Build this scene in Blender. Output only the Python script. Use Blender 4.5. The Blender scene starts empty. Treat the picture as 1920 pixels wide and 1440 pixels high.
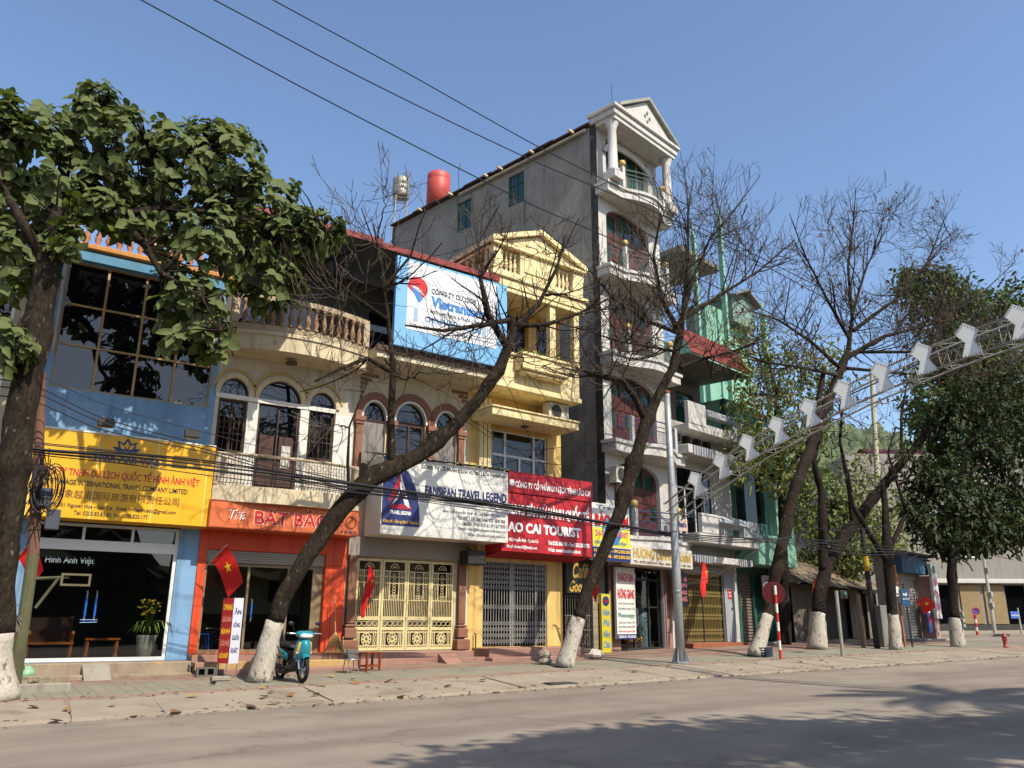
import bpy, math, random
import numpy as np
from mathutils import Vector, Matrix, Euler
random.seed(7); RNG = np.random.RandomState(11)
SC = bpy.context.scene
COL = SC.collection
R = math.radians
# ------------------------------------------------------------------ camera
# world frame: x along the street (to the right), y towards the houses, z up; the lens is the origin
_B = ((0.83501711, -0.1581057, -0.52701899), (-0.55019761, -0.23055169, -0.80257617), (0.00538674, 0.96012942, -0.27950399))
cam_d = bpy.data.cameras.new('camera'); cam = bpy.data.objects.new('camera', cam_d); COL.objects.link(cam)
cam.matrix_world = Matrix(_B).to_4x4()
cam_d.sensor_width = 36.0; cam_d.lens = 1540.0 / 1920.0 * 36.0
cam_d.clip_start = 0.1; cam_d.clip_end = 3000
SC.camera = cam
# ------------------------------------------------------------------ sky, sun, exposure
SUN_EL, SUN_AZ = R(47), R(9)          # azimuth: turned from the street's front side (-y) towards +x
w = bpy.data.worlds.new('World'); SC.world = w; w.use_nodes = True
nt = w.node_tree; bg = nt.nodes['Background']
sky = nt.nodes.new('ShaderNodeTexSky'); sky.sky_type = 'NISHITA'; sky.sun_disc = False
sky.sun_elevation = SUN_EL; sky.sun_rotation = math.pi - SUN_AZ
sky.air_density = 1.0; sky.dust_density = 1.3; sky.ozone_density = 2.8; sky.altitude = 100
nt.links.new(sky.outputs[0], bg.inputs[0]); bg.inputs[1].default_value = 0.15
sd = bpy.data.lights.new('sun', 'SUN'); sd.energy = 4.6; sd.angle = R(0.53); sd.color = (1.0, 0.92, 0.78)
sun = bpy.data.objects.new('sun', sd); COL.objects.link(sun)
_dir = Vector((math.sin(SUN_AZ) * math.cos(SUN_EL), -math.cos(SUN_AZ) * math.cos(SUN_EL), math.sin(SUN_EL)))
sun.rotation_euler = _dir.to_track_quat('Z', 'Y').to_euler(); sun.location = (0, -20, 40)
vs = SC.view_settings
vs.view_transform = 'Standard'; vs.look = 'None'; vs.exposure = 0.55; vs.gamma = 1.0; vs.use_curve_mapping = False
SC.cycles.max_bounces = 6; SC.cycles.transparent_max_bounces = 12
SC.cycles.caustics_reflective = False; SC.cycles.caustics_refractive = False

# ------------------------------------------------------------------ measuring helpers
MB3 = np.array(_B)
def ray(u, v): return MB3 @ np.array([(u - 960) / 1540.0, -(v - 720) / 1540.0, -1.0])
def P(u, v, Y):                       # the point of the plane y = Y seen at a pixel of the photograph
    d = ray(u, v); return Vector(d * (Y / d[1]))
def PXp(u, v, X):
    d = ray(u, v); return Vector(d * (X / d[0]))
def gz(x, y):                         # height of road and pavement
    b = -1.51 + 0.0175 * min(x, 75)
    if x > 36.5: return b
    if y < 14.95: return b
    if y < 17.0: return b + 0.03 + 0.12 * (y - 14.95) / 2.05
    return b + 0.15 + 0.12 * min(1, (y - 17.0) / 4.0)
def G(u, v):                          # the point of the ground seen at a pixel
    d = ray(u, v); lo, hi = 4.0, 140.0
    for _ in range(50):
        m = (lo + hi) / 2; p = d * m
        if p[2] < gz(p[0], p[1]): hi = m
        else: lo = m
    return Vector(d * lo)
def C(h, k=1.0):
    h = h.lstrip('#'); o = []
    for i in (0, 2, 4):
        c = int(h[i:i+2], 16) / 255.0
        o.append(min(1, k * (c / 12.92 if c <= 0.04045 else ((c + 0.055) / 1.055) ** 2.4)))
    return tuple(o) + (1,)

# ------------------------------------------------------------------ materials
MATS = {}
def mat(name, col, rough=0.75, var=0.14, scale=2.2, bump=0.12, bscale=45, metal=0.0, streak=0.0, spots=None, spec=0.4, coat=0.0, cx='Object', fine=0.06, stretch=None):
    if name in MATS: return MATS[name]
    m = bpy.data.materials.new(name); m.use_nodes = True; MATS[name] = m
    if isinstance(col, str): col = C(col)
    N, L = m.node_tree.nodes, m.node_tree.links; b = N['Principled BSDF']
    b.inputs['Roughness'].default_value = rough; b.inputs['Metallic'].default_value = metal
    b.inputs['Specular IOR Level'].default_value = spec; b.inputs['Coat Weight'].default_value = coat
    tc = N.new('ShaderNodeTexCoord'); co = tc.outputs[cx]
    if stretch:
        mp0 = N.new('ShaderNodeMapping'); mp0.inputs['Scale'].default_value = stretch; L.new(co, mp0.inputs['Vector']); co = mp0.outputs[0]
    n1 = N.new('ShaderNodeTexNoise'); n1.inputs['Scale'].default_value = scale; n1.inputs['Detail'].default_value = 6; n1.inputs['Roughness'].default_value = 0.65
    L.new(co, n1.inputs['Vector'])
    r1 = N.new('ShaderNodeMapRange'); r1.inputs[1].default_value = 0.3; r1.inputs[2].default_value = 0.7; r1.inputs[3].default_value = 1 - var; r1.inputs[4].default_value = 1 + var * 0.6
    L.new(n1.outputs['Fac'], r1.inputs[0]); f = r1.outputs[0]
    n2 = N.new('ShaderNodeTexNoise'); n2.inputs['Scale'].default_value = bscale; n2.inputs['Detail'].default_value = 4
    L.new(co, n2.inputs['Vector'])
    if fine:
        r3 = N.new('ShaderNodeMapRange'); r3.inputs[1].default_value = 0.3; r3.inputs[2].default_value = 0.7; r3.inputs[3].default_value = 1 - fine; r3.inputs[4].default_value = 1 + fine
        L.new(n2.outputs['Fac'], r3.inputs[0]); mm = N.new('ShaderNodeMath'); mm.operation = 'MULTIPLY'; L.new(f, mm.inputs[0]); L.new(r3.outputs[0], mm.inputs[1]); f = mm.outputs[0]
    if streak:
        mp = N.new('ShaderNodeMapping'); mp.inputs['Scale'].default_value = (3.2, 3.2, 0.22); L.new(co, mp.inputs['Vector'])
        n3 = N.new('ShaderNodeTexNoise'); n3.inputs['Scale'].default_value = 1.6; n3.inputs['Detail'].default_value = 5; L.new(mp.outputs[0], n3.inputs['Vector'])
        r2 = N.new('ShaderNodeMapRange'); r2.inputs[1].default_value = 0.52; r2.inputs[2].default_value = 0.72; r2.inputs[3].default_value = 1; r2.inputs[4].default_value = 1 - streak
        L.new(n3.outputs['Fac'], r2.inputs[0]); mm = N.new('ShaderNodeMath'); mm.operation = 'MULTIPLY'; L.new(f, mm.inputs[0]); L.new(r2.outputs[0], mm.inputs[1]); f = mm.outputs[0]
    vm = N.new('ShaderNodeVectorMath'); vm.operation = 'SCALE'; vm.inputs[0].default_value = col[:3]; L.new(f, vm.inputs['Scale'])
    out = vm.outputs[0]
    if spots:                          # (colour, threshold, scale): patches of another colour with their own outline
        sc_, th, ss = spots
        n4 = N.new('ShaderNodeTexNoise'); n4.inputs['Scale'].default_value = ss; n4.inputs['Detail'].default_value = 7; n4.inputs['Roughness'].default_value = 0.6
        ad = N.new('ShaderNodeVectorMath'); ad.inputs[1].default_value = (13.7, 5.1, 2.3); L.new(co, ad.inputs[0]); L.new(ad.outputs[0], n4.inputs['Vector'])
        r4 = N.new('ShaderNodeMapRange'); r4.inputs[1].default_value = th; r4.inputs[2].default_value = th + 0.09; L.new(n4.outputs['Fac'], r4.inputs[0])
        mx = N.new('ShaderNodeMix'); mx.data_type = 'RGBA'; L.new(r4.outputs[0], mx.inputs['Factor']); L.new(out, mx.inputs['A']); mx.inputs['B'].default_value = C(sc_) if isinstance(sc_, str) else sc_
        out = mx.outputs['Result']
    L.new(out, b.inputs['Base Color'])
    if bump:
        bp = N.new('ShaderNodeBump'); bp.inputs['Strength'].default_value = bump; bp.inputs['Distance'].default_value = 0.02
        L.new(n2.outputs['Fac'], bp.inputs['Height']); L.new(bp.outputs[0], b.inputs['Normal'])
    return m
def glass_mat(name, tint=(0.55, 0.6, 0.6), ior=1.45, dark=None, rough=0.015, wav=0.0):
    if name in MATS: return MATS[name]
    m = bpy.data.materials.new(name); m.use_nodes = True; MATS[name] = m
    N, L = m.node_tree.nodes, m.node_tree.links; N.remove(N['Principled BSDF']); out = N['Material Output']
    gl = N.new('ShaderNodeBsdfGlossy'); gl.inputs['Roughness'].default_value = rough
    lw = N.new('ShaderNodeLayerWeight'); lw.inputs['Blend'].default_value = 0.5     # Schlick: works from both sides of a single sheet
    pw = N.new('ShaderNodeMath'); pw.operation = 'POWER'; pw.inputs[1].default_value = 5; L.new(lw.outputs['Facing'], pw.inputs[0])
    f0 = ((ior-1)/(ior+1))**2; fr = N.new('ShaderNodeMath'); fr.operation = 'MULTIPLY_ADD'; fr.inputs[1].default_value = 1-2*f0; fr.inputs[2].default_value = 2*f0; L.new(pw.outputs[0], fr.inputs[0])
    if dark is None:
        tr = N.new('ShaderNodeBsdfTransparent'); tr.inputs[0].default_value = tuple(tint) + (1,)
    else:
        tr = N.new('ShaderNodeBsdfDiffuse'); tr.inputs[0].default_value = dark
    mx = N.new('ShaderNodeMixShader'); L.new(fr.outputs[0], mx.inputs[0]); L.new(tr.outputs[0], mx.inputs[1]); L.new(gl.outputs[0], mx.inputs[2])
    if wav:
        tc = N.new('ShaderNodeTexCoord'); n = N.new('ShaderNodeTexNoise'); n.inputs['Scale'].default_value = 1.3; L.new(tc.outputs['Object'], n.inputs['Vector'])
        bp = N.new('ShaderNodeBump'); bp.inputs['Strength'].default_value = wav; bp.inputs['Distance'].default_value = 0.02; L.new(n.outputs['Fac'], bp.inputs['Height']); L.new(bp.outputs[0], gl.inputs['Normal'])
    L.new(mx.outputs[0], out.inputs['Surface'])
    return m
def leaf_mat(name, c1, c2, back=None, trans=0.25, rough=0.45):
    if name in MATS: return MATS[name]
    m = bpy.data.materials.new(name); m.use_nodes = True; MATS[name] = m
    N, L = m.node_tree.nodes, m.node_tree.links; b = N['Principled BSDF']; out = N['Material Output']
    b.inputs['Roughness'].default_value = max(rough, 0.6); b.inputs['Specular IOR Level'].default_value = 0.22
    g = N.new('ShaderNodeNewGeometry'); ob = N.new('ShaderNodeObjectInfo'); ad = N.new('ShaderNodeMath'); L.new(g.outputs['Random Per Island'], ad.inputs[0]); L.new(ob.outputs['Random'], ad.inputs[1])
    fr = N.new('ShaderNodeMath'); fr.operation = 'FRACT'; L.new(ad.outputs[0], fr.inputs[0])
    tc = N.new('ShaderNodeTexCoord'); n = N.new('ShaderNodeTexNoise'); n.inputs['Scale'].default_value = 6; L.new(tc.outputs['Object'], n.inputs['Vector'])
    s = N.new('ShaderNodeMath'); s.operation = 'MULTIPLY_ADD'; s.inputs[1].default_value = 0.5; L.new(n.outputs['Fac'], s.inputs[0]); 
    h = N.new('ShaderNodeMath'); h.operation = 'MULTIPLY'; h.inputs[1].default_value = 0.6; L.new(fr.outputs[0], h.inputs[0]); L.new(h.outputs[0], s.inputs[2])
    cr = N.new('ShaderNodeValToRGB'); e = cr.color_ramp.elements; e[0].color = C(c1); e[1].color = C(c2); e[0].position = 0.15; e[1].position = 0.85
    L.new(s.outputs[0], cr.inputs[0])
    col = cr.outputs[0]
    if back:
        mx = N.new('ShaderNodeMix'); mx.data_type = 'RGBA'; L.new(g.outputs['Backfacing'], mx.inputs['Factor']); L.new(col, mx.inputs['A']); mx.inputs['B'].default_value = C(back); col = mx.outputs['Result']
    L.new(col, b.inputs['Base Color'])
    t = N.new('ShaderNodeBsdfTranslucent'); L.new(col, t.inputs[0])
    ms = N.new('ShaderNodeMixShader'); ms.inputs[0].default_value = trans; L.new(b.outputs[0], ms.inputs[1]); L.new(t.outputs[0], ms.inputs[2]); L.new(ms.outputs[0], out.inputs['Surface'])
    return m

# ------------------------------------------------------------------ objects
def tag(o, label=None, cat=None, group=None, kind=None):
    if label: o['label'] = label
    if cat: o['category'] = cat
    if group: o['group'] = group
    if kind: o['kind'] = kind
    return o
def thing(name, label, cat, loc, rot=0.0, group=None):
    o = bpy.data.objects.new(name, None); COL.objects.link(o); o.empty_display_size = 0.3
    o.location = loc; o.rotation_euler = (0, 0, R(rot)); tag(o, label, cat, group)
    return o
def inst(mesh, name, parent, loc, rot=(0, 0, 0), scale=(1, 1, 1)):
    o = bpy.data.objects.new(name, mesh); COL.objects.link(o); o.parent = parent
    o.location = loc; o.rotation_euler = rot; o.scale = scale
    return o
class MB:
    def __init__(s, org=(0, 0, 0)): s.v = []; s.f = []; s.o = Vector(org); s.mi = []; s.m = 0
    def add(s, vs, fs):
        k = len(s.v); s.v += [tuple(Vector(p) - s.o) for p in vs]; s.f += [tuple(i + k for i in f) for f in fs]; s.mi += [s.m] * len(fs); return s
    def box(s, x0, x1, y0, y1, z0, z1):
        return s.add([(x0,y0,z0),(x1,y0,z0),(x1,y1,z0),(x0,y1,z0),(x0,y0,z1),(x1,y0,z1),(x1,y1,z1),(x0,y1,z1)],
                     [(0,3,2,1),(4,5,6,7),(0,1,5,4),(1,2,6,5),(2,3,7,6),(3,0,4,7)])
    def cbox(s, x0, x1, y0, y1, z0, z1, c=0.01):       # box with chamfered edges on the faces seen
        v = []; 
        for (z, i) in ((z0, c), (z0 + c, 0), (z1 - c, 0), (z1, c)):
            v += [(x0+i,y0+i,z),(x1-i,y0+i,z),(x1-i,y1-i,z),(x0+i,y1-i,z)]
        f = [(0,3,2,1),(12,13,14,15)]
        for k in range(3):
            for i in range(4): f.append((4*k+i, 4*k+(i+1)%4, 4*k+4+(i+1)%4, 4*k+4+i))
        return s.add(v, f)
    def quad(s, *p): return s.add(p, [tuple(range(len(p)))])
    def prism(s, poly, y0, y1):                          # polygon in x-z, extruded along y
        n = len(poly); v = [(x, y0, z) for x, z in poly] + [(x, y1, z) for x, z in poly]
        return s.add(v, [tuple(range(n)), tuple(range(2*n-1, n-1, -1))] + [(i, n+i, n+(i+1)%n, (i+1)%n) for i in range(n)])
    def prismz(s, poly, z0, z1):
        n = len(poly); v = [(x, y, z0) for x, y in poly] + [(x, y, z1) for x, y in poly]
        return s.add(v, [tuple(range(n-1, -1, -1)), tuple(range(n, 2*n))] + [(i, (i+1)%n, n+(i+1)%n, n+i) for i in range(n)])
    def prismx(s, poly, x0, x1):
        n = len(poly); v = [(x0, y, z) for y, z in poly] + [(x1, y, z) for y, z in poly]
        return s.add(v, [tuple(range(n)), tuple(range(2*n-1, n-1, -1))] + [(i, n+i, n+(i+1)%n, (i+1)%n) for i in range(n)])
    def tube(s, pts, r, n=6, cap=True, closed=False):
        pts = [Vector(p) for p in pts]; m = len(pts)
        rr = r if isinstance(r, (list, tuple)) else [r] * m
        v = []; up = None
        for i, p in enumerate(pts):
            a = pts[(i-1) % m] if (i > 0 or closed) else pts[i]; b = pts[(i+1) % m] if (i < m-1 or closed) else pts[i]
            t = (b - a); t = t.normalized() if t.length > 1e-9 else Vector((0, 0, 1))
            if up is None or abs(up.dot(t)) > 0.98: up = Vector((0, 0, 1)) if abs(t.z) < 0.9 else Vector((1, 0, 0))
            x = t.cross(up).normalized(); up = x.cross(t).normalized()
            for k in range(n):
                a_ = 2 * math.pi * k / n; v.append(p + (x * math.cos(a_) + up * math.sin(a_)) * rr[i])
        f = []
        for i in range(m if closed else m-1):
            j = (i + 1) % m
            for k in range(n): f.append((i*n+k, i*n+(k+1)%n, j*n+(k+1)%n, j*n+k))
        if cap and not closed: f += [tuple(range(n-1, -1, -1)), tuple(range((m-1)*n, m*n))]
        return s.add(v, f)
    def lathe(s, cx, cy, prof, n=12, a0=0, a1=2*math.pi):
        v = []; f = []; full = abs(a1 - a0 - 2*math.pi) < 1e-6; k = n if full else n + 1
        for r, z in prof:
            for i in range(k):
                a = a0 + (a1 - a0) * i / n; v.append((cx + r*math.cos(a), cy + r*math.sin(a), z))
        for j in range(len(prof)-1):
            for i in range(n):
                i2 = (i+1) % k if full else i+1
                f.append((j*k+i, j*k+i2, (j+1)*k+i2, (j+1)*k+i))
        if full: f += [tuple(range(k-1, -1, -1)), tuple(range((len(prof)-1)*k, len(prof)*k))]
        return s.add(v, f)
    def ball(s, c, r, n=10, sz=1.0):
        return s.lathe(c[0], c[1], [(max(0.001, r*math.sin(math.pi*j/n)), c[2] - r*sz*math.cos(math.pi*j/n)) for j in range(n+1)], n)
    def facade(s, x0, x1, z0, z1, y0, y1, holes=()):     # wall with rectangular openings (x0,x1,z0,z1), reveals included
        xs = sorted({x0, x1} | {min(max(h[i], x0), x1) for h in holes for i in (0, 1)}); zs = sorted({z0, z1} | {min(max(h[i], z0), z1) for h in holes for i in (2, 3)})
        inh = lambda x, z: any(h[0] < x < h[1] and h[2] < z < h[3] for h in holes)
        nx, nz = len(xs)-1, len(zs)-1
        solid = [[not inh((xs[i]+xs[i+1])/2, (zs[j]+zs[j+1])/2) for j in range(nz)] for i in range(nx)]
        for i in range(nx):
            for j in range(nz):
                if not solid[i][j]: continue
                a, b, c, d = xs[i], xs[i+1], zs[j], zs[j+1]
                s.quad((a,y0,c),(b,y0,c),(b,y0,d),(a,y0,d)); s.quad((a,y1,c),(a,y1,d),(b,y1,d),(b,y1,c))
                if i == 0 or not solid[i-1][j]: s.quad((a,y0,c),(a,y0,d),(a,y1,d),(a,y1,c))
                if i == nx-1 or not solid[i+1][j]: s.quad((b,y0,c),(b,y1,c),(b,y1,d),(b,y0,d))
                if j == 0 or not solid[i][j-1]: s.quad((a,y0,c),(a,y1,c),(b,y1,c),(b,y0,c))
                if j == nz-1 or not solid[i][j+1]: s.quad((a,y0,d),(b,y0,d),(b,y1,d),(a,y1,d))
        return s
    def spandrel(s, cx, rx, zs, rz, y0, y1, n=14):       # fills a rectangle's top down to a (half-elliptic) arch
        q = [(cx - rx*math.cos(math.pi*i/n), zs + rz*math.sin(math.pi*i/n)) for i in range(n+1)]; zt = zs + rz + 0.001
        for (xa, za), (xb, zb) in zip(q, q[1:]):
            s.add([(xa,y0,za),(xb,y0,zb),(xb,y0,zt),(xa,y0,zt),(xa,y1,za),(xb,y1,zb)], [(0,1,2,3),(0,4,5,1)])
        return s
    def band(s, cx, r0x, r0z, r1x, r1z, zs, y0, y1, a0=0.0, a1=math.pi, n=18):   # arch ring
        pr = []
        for i in range(n+1):
            a = a0 + (a1-a0)*i/n; pr.append(((cx - r0x*math.cos(a), zs + r0z*math.sin(a)), (cx - r1x*math.cos(a), zs + r1z*math.sin(a))))
        for (a, b), (c, d) in zip(pr, pr[1:]):
            s.add([(a[0],y0,a[1]),(c[0],y0,c[1]),(d[0],y0,d[1]),(b[0],y0,b[1]),(a[0],y1,a[1]),(c[0],y1,c[1]),(d[0],y1,d[1]),(b[0],y1,b[1])],
                  [(0,1,2,3),(0,4,5,1),(3,2,6,7)])
        return s
    def mesh(s, name, m, smooth=False):
        me = bpy.data.meshes.new(name); me.from_pydata(s.v, [], s.f); 
        ms = m if isinstance(m, (list, tuple)) else [m]
        for q in ms: me.materials.append(q)
        if len(ms) > 1: me.polygons.foreach_set('material_index', s.mi)
        if smooth: me.polygons.foreach_set('use_smooth', [True]*len(me.polygons))
        me.update(); return me
    def build(s, name, m, parent=None, smooth=False, kind=None, label=None):
        o = bpy.data.objects.new(name, s.mesh(name, m, smooth)); COL.objects.link(o)
        if parent is not None: o.parent = parent
        else: o.location = s.o
        if kind: o['kind'] = kind
        if label: o['label'] = label
        return o
def B(x0, x1, y0, y1, z0, z1): return MB().box(x0, x1, y0, y1, z0, z1)
def CB(x0, x1, y0, y1, z0, z1, c=0.01): return MB().cbox(x0, x1, y0, y1, z0, z1, c)
_tc = bpy.data.curves.new('tmp_text', 'FONT'); _to = bpy.data.objects.new('tmp_text', _tc); COL.objects.link(_to)
def text(parent, body, x0, x1, z0, z1, y, m, bold=0.0, shear=0.0, ext=0.006, name='lettering', keep=False, side=None):
    """flat lettering fitted to a rectangle of the plane y (local), facing -y; side = x plane for lettering facing -x (x0,x1 then run along y, reversed)"""
    _tc.body = body; _tc.offset = bold; _tc.shear = shear; _tc.extrude = 0.0; _tc.resolution_u = 3
    bpy.context.view_layer.update()
    me = bpy.data.meshes.new_from_object(_to.evaluated_get(bpy.context.evaluated_depsgraph_get())); me.name = name
    n = len(me.vertices); a = np.empty(n*3); me.vertices.foreach_get('co', a); a = a.reshape(-1, 3)
    lo, hi = a.min(0), a.max(0); sx = (x1-x0)/(hi[0]-lo[0]); sz = (z1-z0)/(hi[1]-lo[1])
    if keep: sx = min(sx, sz); x1 = x0 + sx*(hi[0]-lo[0])
    b = np.empty_like(a); b[:, 0] = x0 + (a[:, 0]-lo[0])*sx; b[:, 1] = y - ext; b[:, 2] = z0 + (a[:, 1]-lo[1])*sz
    if side is not None: b = np.stack([np.full(n, side - ext), x1 + x0 - b[:, 0], b[:, 2]], 1)
    me.vertices.foreach_set('co', b.ravel()); me.materials.clear(); me.materials.append(m); me.update()
    o = bpy.data.objects.new(name, me); COL.objects.link(o); o.parent = parent
    return o
def disc(parent, name, cx, y, cz, r, m, n=22):      # flat round plate facing -y
    return MB().tube([(cx, y, cz), (cx, y-0.006, cz)], r, n).build(name, m, parent)
def paint(name, hexc, rough=0.5): return mat(name, hexc, rough=rough, var=0.04, bump=0, fine=0.02)
# lettering paints
INK = dict(red=paint('ink_red', '#b0141c'), navy=paint('ink_navy', '#1d2a5e'), black=paint('ink_black', '#15151a'), white=paint('ink_white', '#f2f0ec'), yellow=paint('ink_yellow', '#e6b41c'), blue=paint('ink_blue', '#2f74b5'), green=paint('ink_green', '#1f6a4a'), gold=paint('ink_gold', '#a98a3c', 0.35), brown=paint('ink_brown', '#6b3a1a'), grey=paint('ink_grey', '#55585c'))
# ------------------------------------------------------------------ ground
def nodes_of(m): return m.node_tree.nodes, m.node_tree.links
asphalt = mat('asphalt', '#80766a', rough=0.92, var=0.22, scale=0.5, bump=0.3, bscale=120, fine=0.22, spots=('#887f72', 0.56, 0.3), spec=0.2)
def worn_road(m):                            # tyre-polished lanes along the street, cracks and oil stains
    N, L = m.node_tree.nodes, m.node_tree.links; b = N['Principled BSDF']; src = b.inputs['Base Color'].links[0].from_socket
    tc = N.new('ShaderNodeTexCoord'); mp = N.new('ShaderNodeMapping'); mp.inputs['Scale'].default_value = (0.035, 0.75, 1); L.new(tc.outputs['Object'], mp.inputs['Vector'])
    n = N.new('ShaderNodeTexNoise'); n.inputs['Scale'].default_value = 1.0; n.inputs['Detail'].default_value = 4; L.new(mp.outputs[0], n.inputs['Vector'])
    r = N.new('ShaderNodeMapRange'); r.inputs[1].default_value = 0.35; r.inputs[2].default_value = 0.65; r.inputs[3].default_value = 0.82; r.inputs[4].default_value = 1.14; L.new(n.outputs['Fac'], r.inputs[0])
    vo = N.new('ShaderNodeTexVoronoi'); vo.feature = 'DISTANCE_TO_EDGE'; vo.inputs['Scale'].default_value = 0.16
    nw = N.new('ShaderNodeTexNoise'); nw.inputs['Scale'].default_value = 0.9; nw.inputs['Detail'].default_value = 5; L.new(tc.outputs['Object'], nw.inputs['Vector'])
    va = N.new('ShaderNodeVectorMath'); va.operation = 'MULTIPLY_ADD'; va.inputs[1].default_value = (1.8, 1.8, 0); L.new(nw.outputs['Color'], va.inputs[0]); L.new(tc.outputs['Object'], va.inputs[2]); L.new(va.outputs[0], vo.inputs['Vector'])
    c = N.new('ShaderNodeMapRange'); c.inputs[1].default_value = 0.0; c.inputs[2].default_value = 0.004; c.inputs[3].default_value = 0.72; c.inputs[4].default_value = 1.0; L.new(vo.outputs['Distance'], c.inputs[0])
    no = N.new('ShaderNodeTexNoise'); no.inputs['Scale'].default_value = 1.7; no.inputs['Detail'].default_value = 6; L.new(tc.outputs['Object'], no.inputs['Vector'])
    o = N.new('ShaderNodeMapRange'); o.inputs[1].default_value = 0.66; o.inputs[2].default_value = 0.74; o.inputs[3].default_value = 1.0; o.inputs[4].default_value = 0.74; L.new(no.outputs['Fac'], o.inputs[0])
    m1 = N.new('ShaderNodeMath'); m1.operation = 'MULTIPLY'; L.new(r.outputs[0], m1.inputs[0]); L.new(c.outputs[0], m1.inputs[1]); m2 = N.new('ShaderNodeMath'); m2.operation = 'MULTIPLY'; L.new(m1.outputs[0], m2.inputs[0]); L.new(o.outputs[0], m2.inputs[1])
    vm = N.new('ShaderNodeVectorMath'); vm.operation = 'SCALE'; L.new(src, vm.inputs[0]); L.new(m2.outputs[0], vm.inputs['Scale']); L.new(vm.outputs[0], b.inputs['Base Color'])
worn_road(asphalt)
concrete_slab = mat('concrete_slab', '#8b8070', rough=0.9, var=0.20, scale=1.1, bump=0.2, bscale=60, fine=0.10, spots=('#746a5c', 0.56, 0.8))
concrete = mat('concrete', '#8a8478', rough=0.9, var=0.22, scale=1.3, bump=0.2, bscale=50, streak=0.25)
def paving():
    m = bpy.data.materials.new('paving_tiles'); m.use_nodes = True; N, L = nodes_of(m); b = N['Principled BSDF']; b.inputs['Roughness'].default_value = 0.9
    tc = N.new('ShaderNodeTexCoord'); sp = N.new('ShaderNodeSeparateXYZ'); L.new(tc.outputs['Object'], sp.inputs[0])
    n0 = N.new('ShaderNodeTexNoise'); n0.inputs['Scale'].default_value = 0.9; n0.inputs['Detail'].default_value = 5; L.new(tc.outputs['Object'], n0.inputs['Vector'])
    wob = N.new('ShaderNodeMath'); wob.operation = 'MULTIPLY_ADD'; wob.inputs[1].default_value = 0.5; L.new(n0.outputs['Fac'], wob.inputs[0]); L.new(sp.outputs['Y'], wob.inputs[2])
    mr = N.new('ShaderNodeMapRange'); mr.inputs[1].default_value = 16.5; mr.inputs[2].default_value = 22.0; L.new(wob.outputs[0], mr.inputs[0])
    cr = N.new('ShaderNodeValToRGB'); el = cr.color_ramp.elements
    el[0].position = 0.0; el[0].color = C('#84695a'); el[1].position = 0.20; el[1].color = C('#866c5d')
    for p_, c_ in ((0.235, '#7b7868'), (0.55, '#787566'), (0.585, '#7d6052'), (1.0, '#7c5d50')):
        e = el.new(p_); e.color = C(c_)
    L.new(mr.outputs[0], cr.inputs[0])
    br = N.new('ShaderNodeTexBrick'); br.inputs['Scale'].default_value = 1.0; br.inputs['Brick Width'].default_value = 0.25; br.inputs['Row Height'].default_value = 0.25; br.inputs['Mortar Size'].default_value = 0.012; br.offset = 0
    br.inputs['Color1'].default_value = (0.85, 0.85, 0.85, 1); br.inputs['Color2'].default_value = (1.1, 1.1, 1.1, 1); br.inputs['Mortar'].default_value = (0.55, 0.52, 0.48, 1)
    L.new(tc.outputs['Object'], br.inputs['Vector'])
    mu = N.new('ShaderNodeMix'); mu.data_type = 'RGBA'; mu.blend_type = 'MULTIPLY'; mu.inputs['Factor'].default_value = 1; L.new(cr.outputs[0], mu.inputs['A']); L.new(br.outputs['Color'], mu.inputs['B'])
    n1 = N.new('ShaderNodeTexNoise'); n1.inputs['Scale'].default_value = 0.8; n1.inputs['Detail'].default_value = 8; n1.inputs['Roughness'].default_value = 0.7; L.new(tc.outputs['Object'], n1.inputs['Vector'])
    r1 = N.new('ShaderNodeMapRange'); r1.inputs[1].default_value = 0.42; r1.inputs[2].default_value = 0.66; r1.inputs[4].default_value = 0.8; L.new(n1.outputs['Fac'], r1.inputs[0])
    du = N.new('ShaderNodeMix'); du.data_type = 'RGBA'; L.new(r1.outputs[0], du.inputs['Factor']); L.new(mu.outputs['Result'], du.inputs['A']); du.inputs['B'].default_value = C('#857a69')
    L.new(du.outputs['Result'], b.inputs['Base Color'])
    n2 = N.new('ShaderNodeTexNoise'); n2.inputs['Scale'].default_value = 40; L.new(tc.outputs['Object'], n2.inputs['Vector'])
    bp = N.new('ShaderNodeBump'); bp.inputs['Strength'].default_value = 0.25; bp.inputs['Distance'].default_value = 0.02; L.new(n2.outputs['Fac'], bp.inputs['Height']); L.new(bp.outputs[0], b.inputs['Normal'])
    return m
g = MB()
xs = [-400, -60, -20, 0, 20, 40, 60, 75, 120, 300, 900]; ys = [-300, -60, -10, 0, 8, 16, 40, 120, 400, 900]
for i in range(len(xs)-1):
    for j in range(len(ys)-1):
        zz = lambda x: -1.51 + 0.0175 * max(-60, min(x, 75)) - 0.004
        g.quad((xs[i], ys[j], zz(xs[i])), (xs[i+1], ys[j], zz(xs[i+1])), (xs[i+1], ys[j+1], zz(xs[i+1])), (xs[i], ys[j+1], zz(xs[i])))
tag(g.build('road', asphalt), kind='structure')
def kerb_y(x): return 14.95 if x < 32.2 else 18.75 - math.sqrt(max(0.0, 3.8**2 - (x - 32.2)**2))
g = MB(); xs = [-16 + 2*i for i in range(25)] + [32.2 + 0.4*i for i in range(1, 9)] + [35.8, 35.98]
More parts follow.
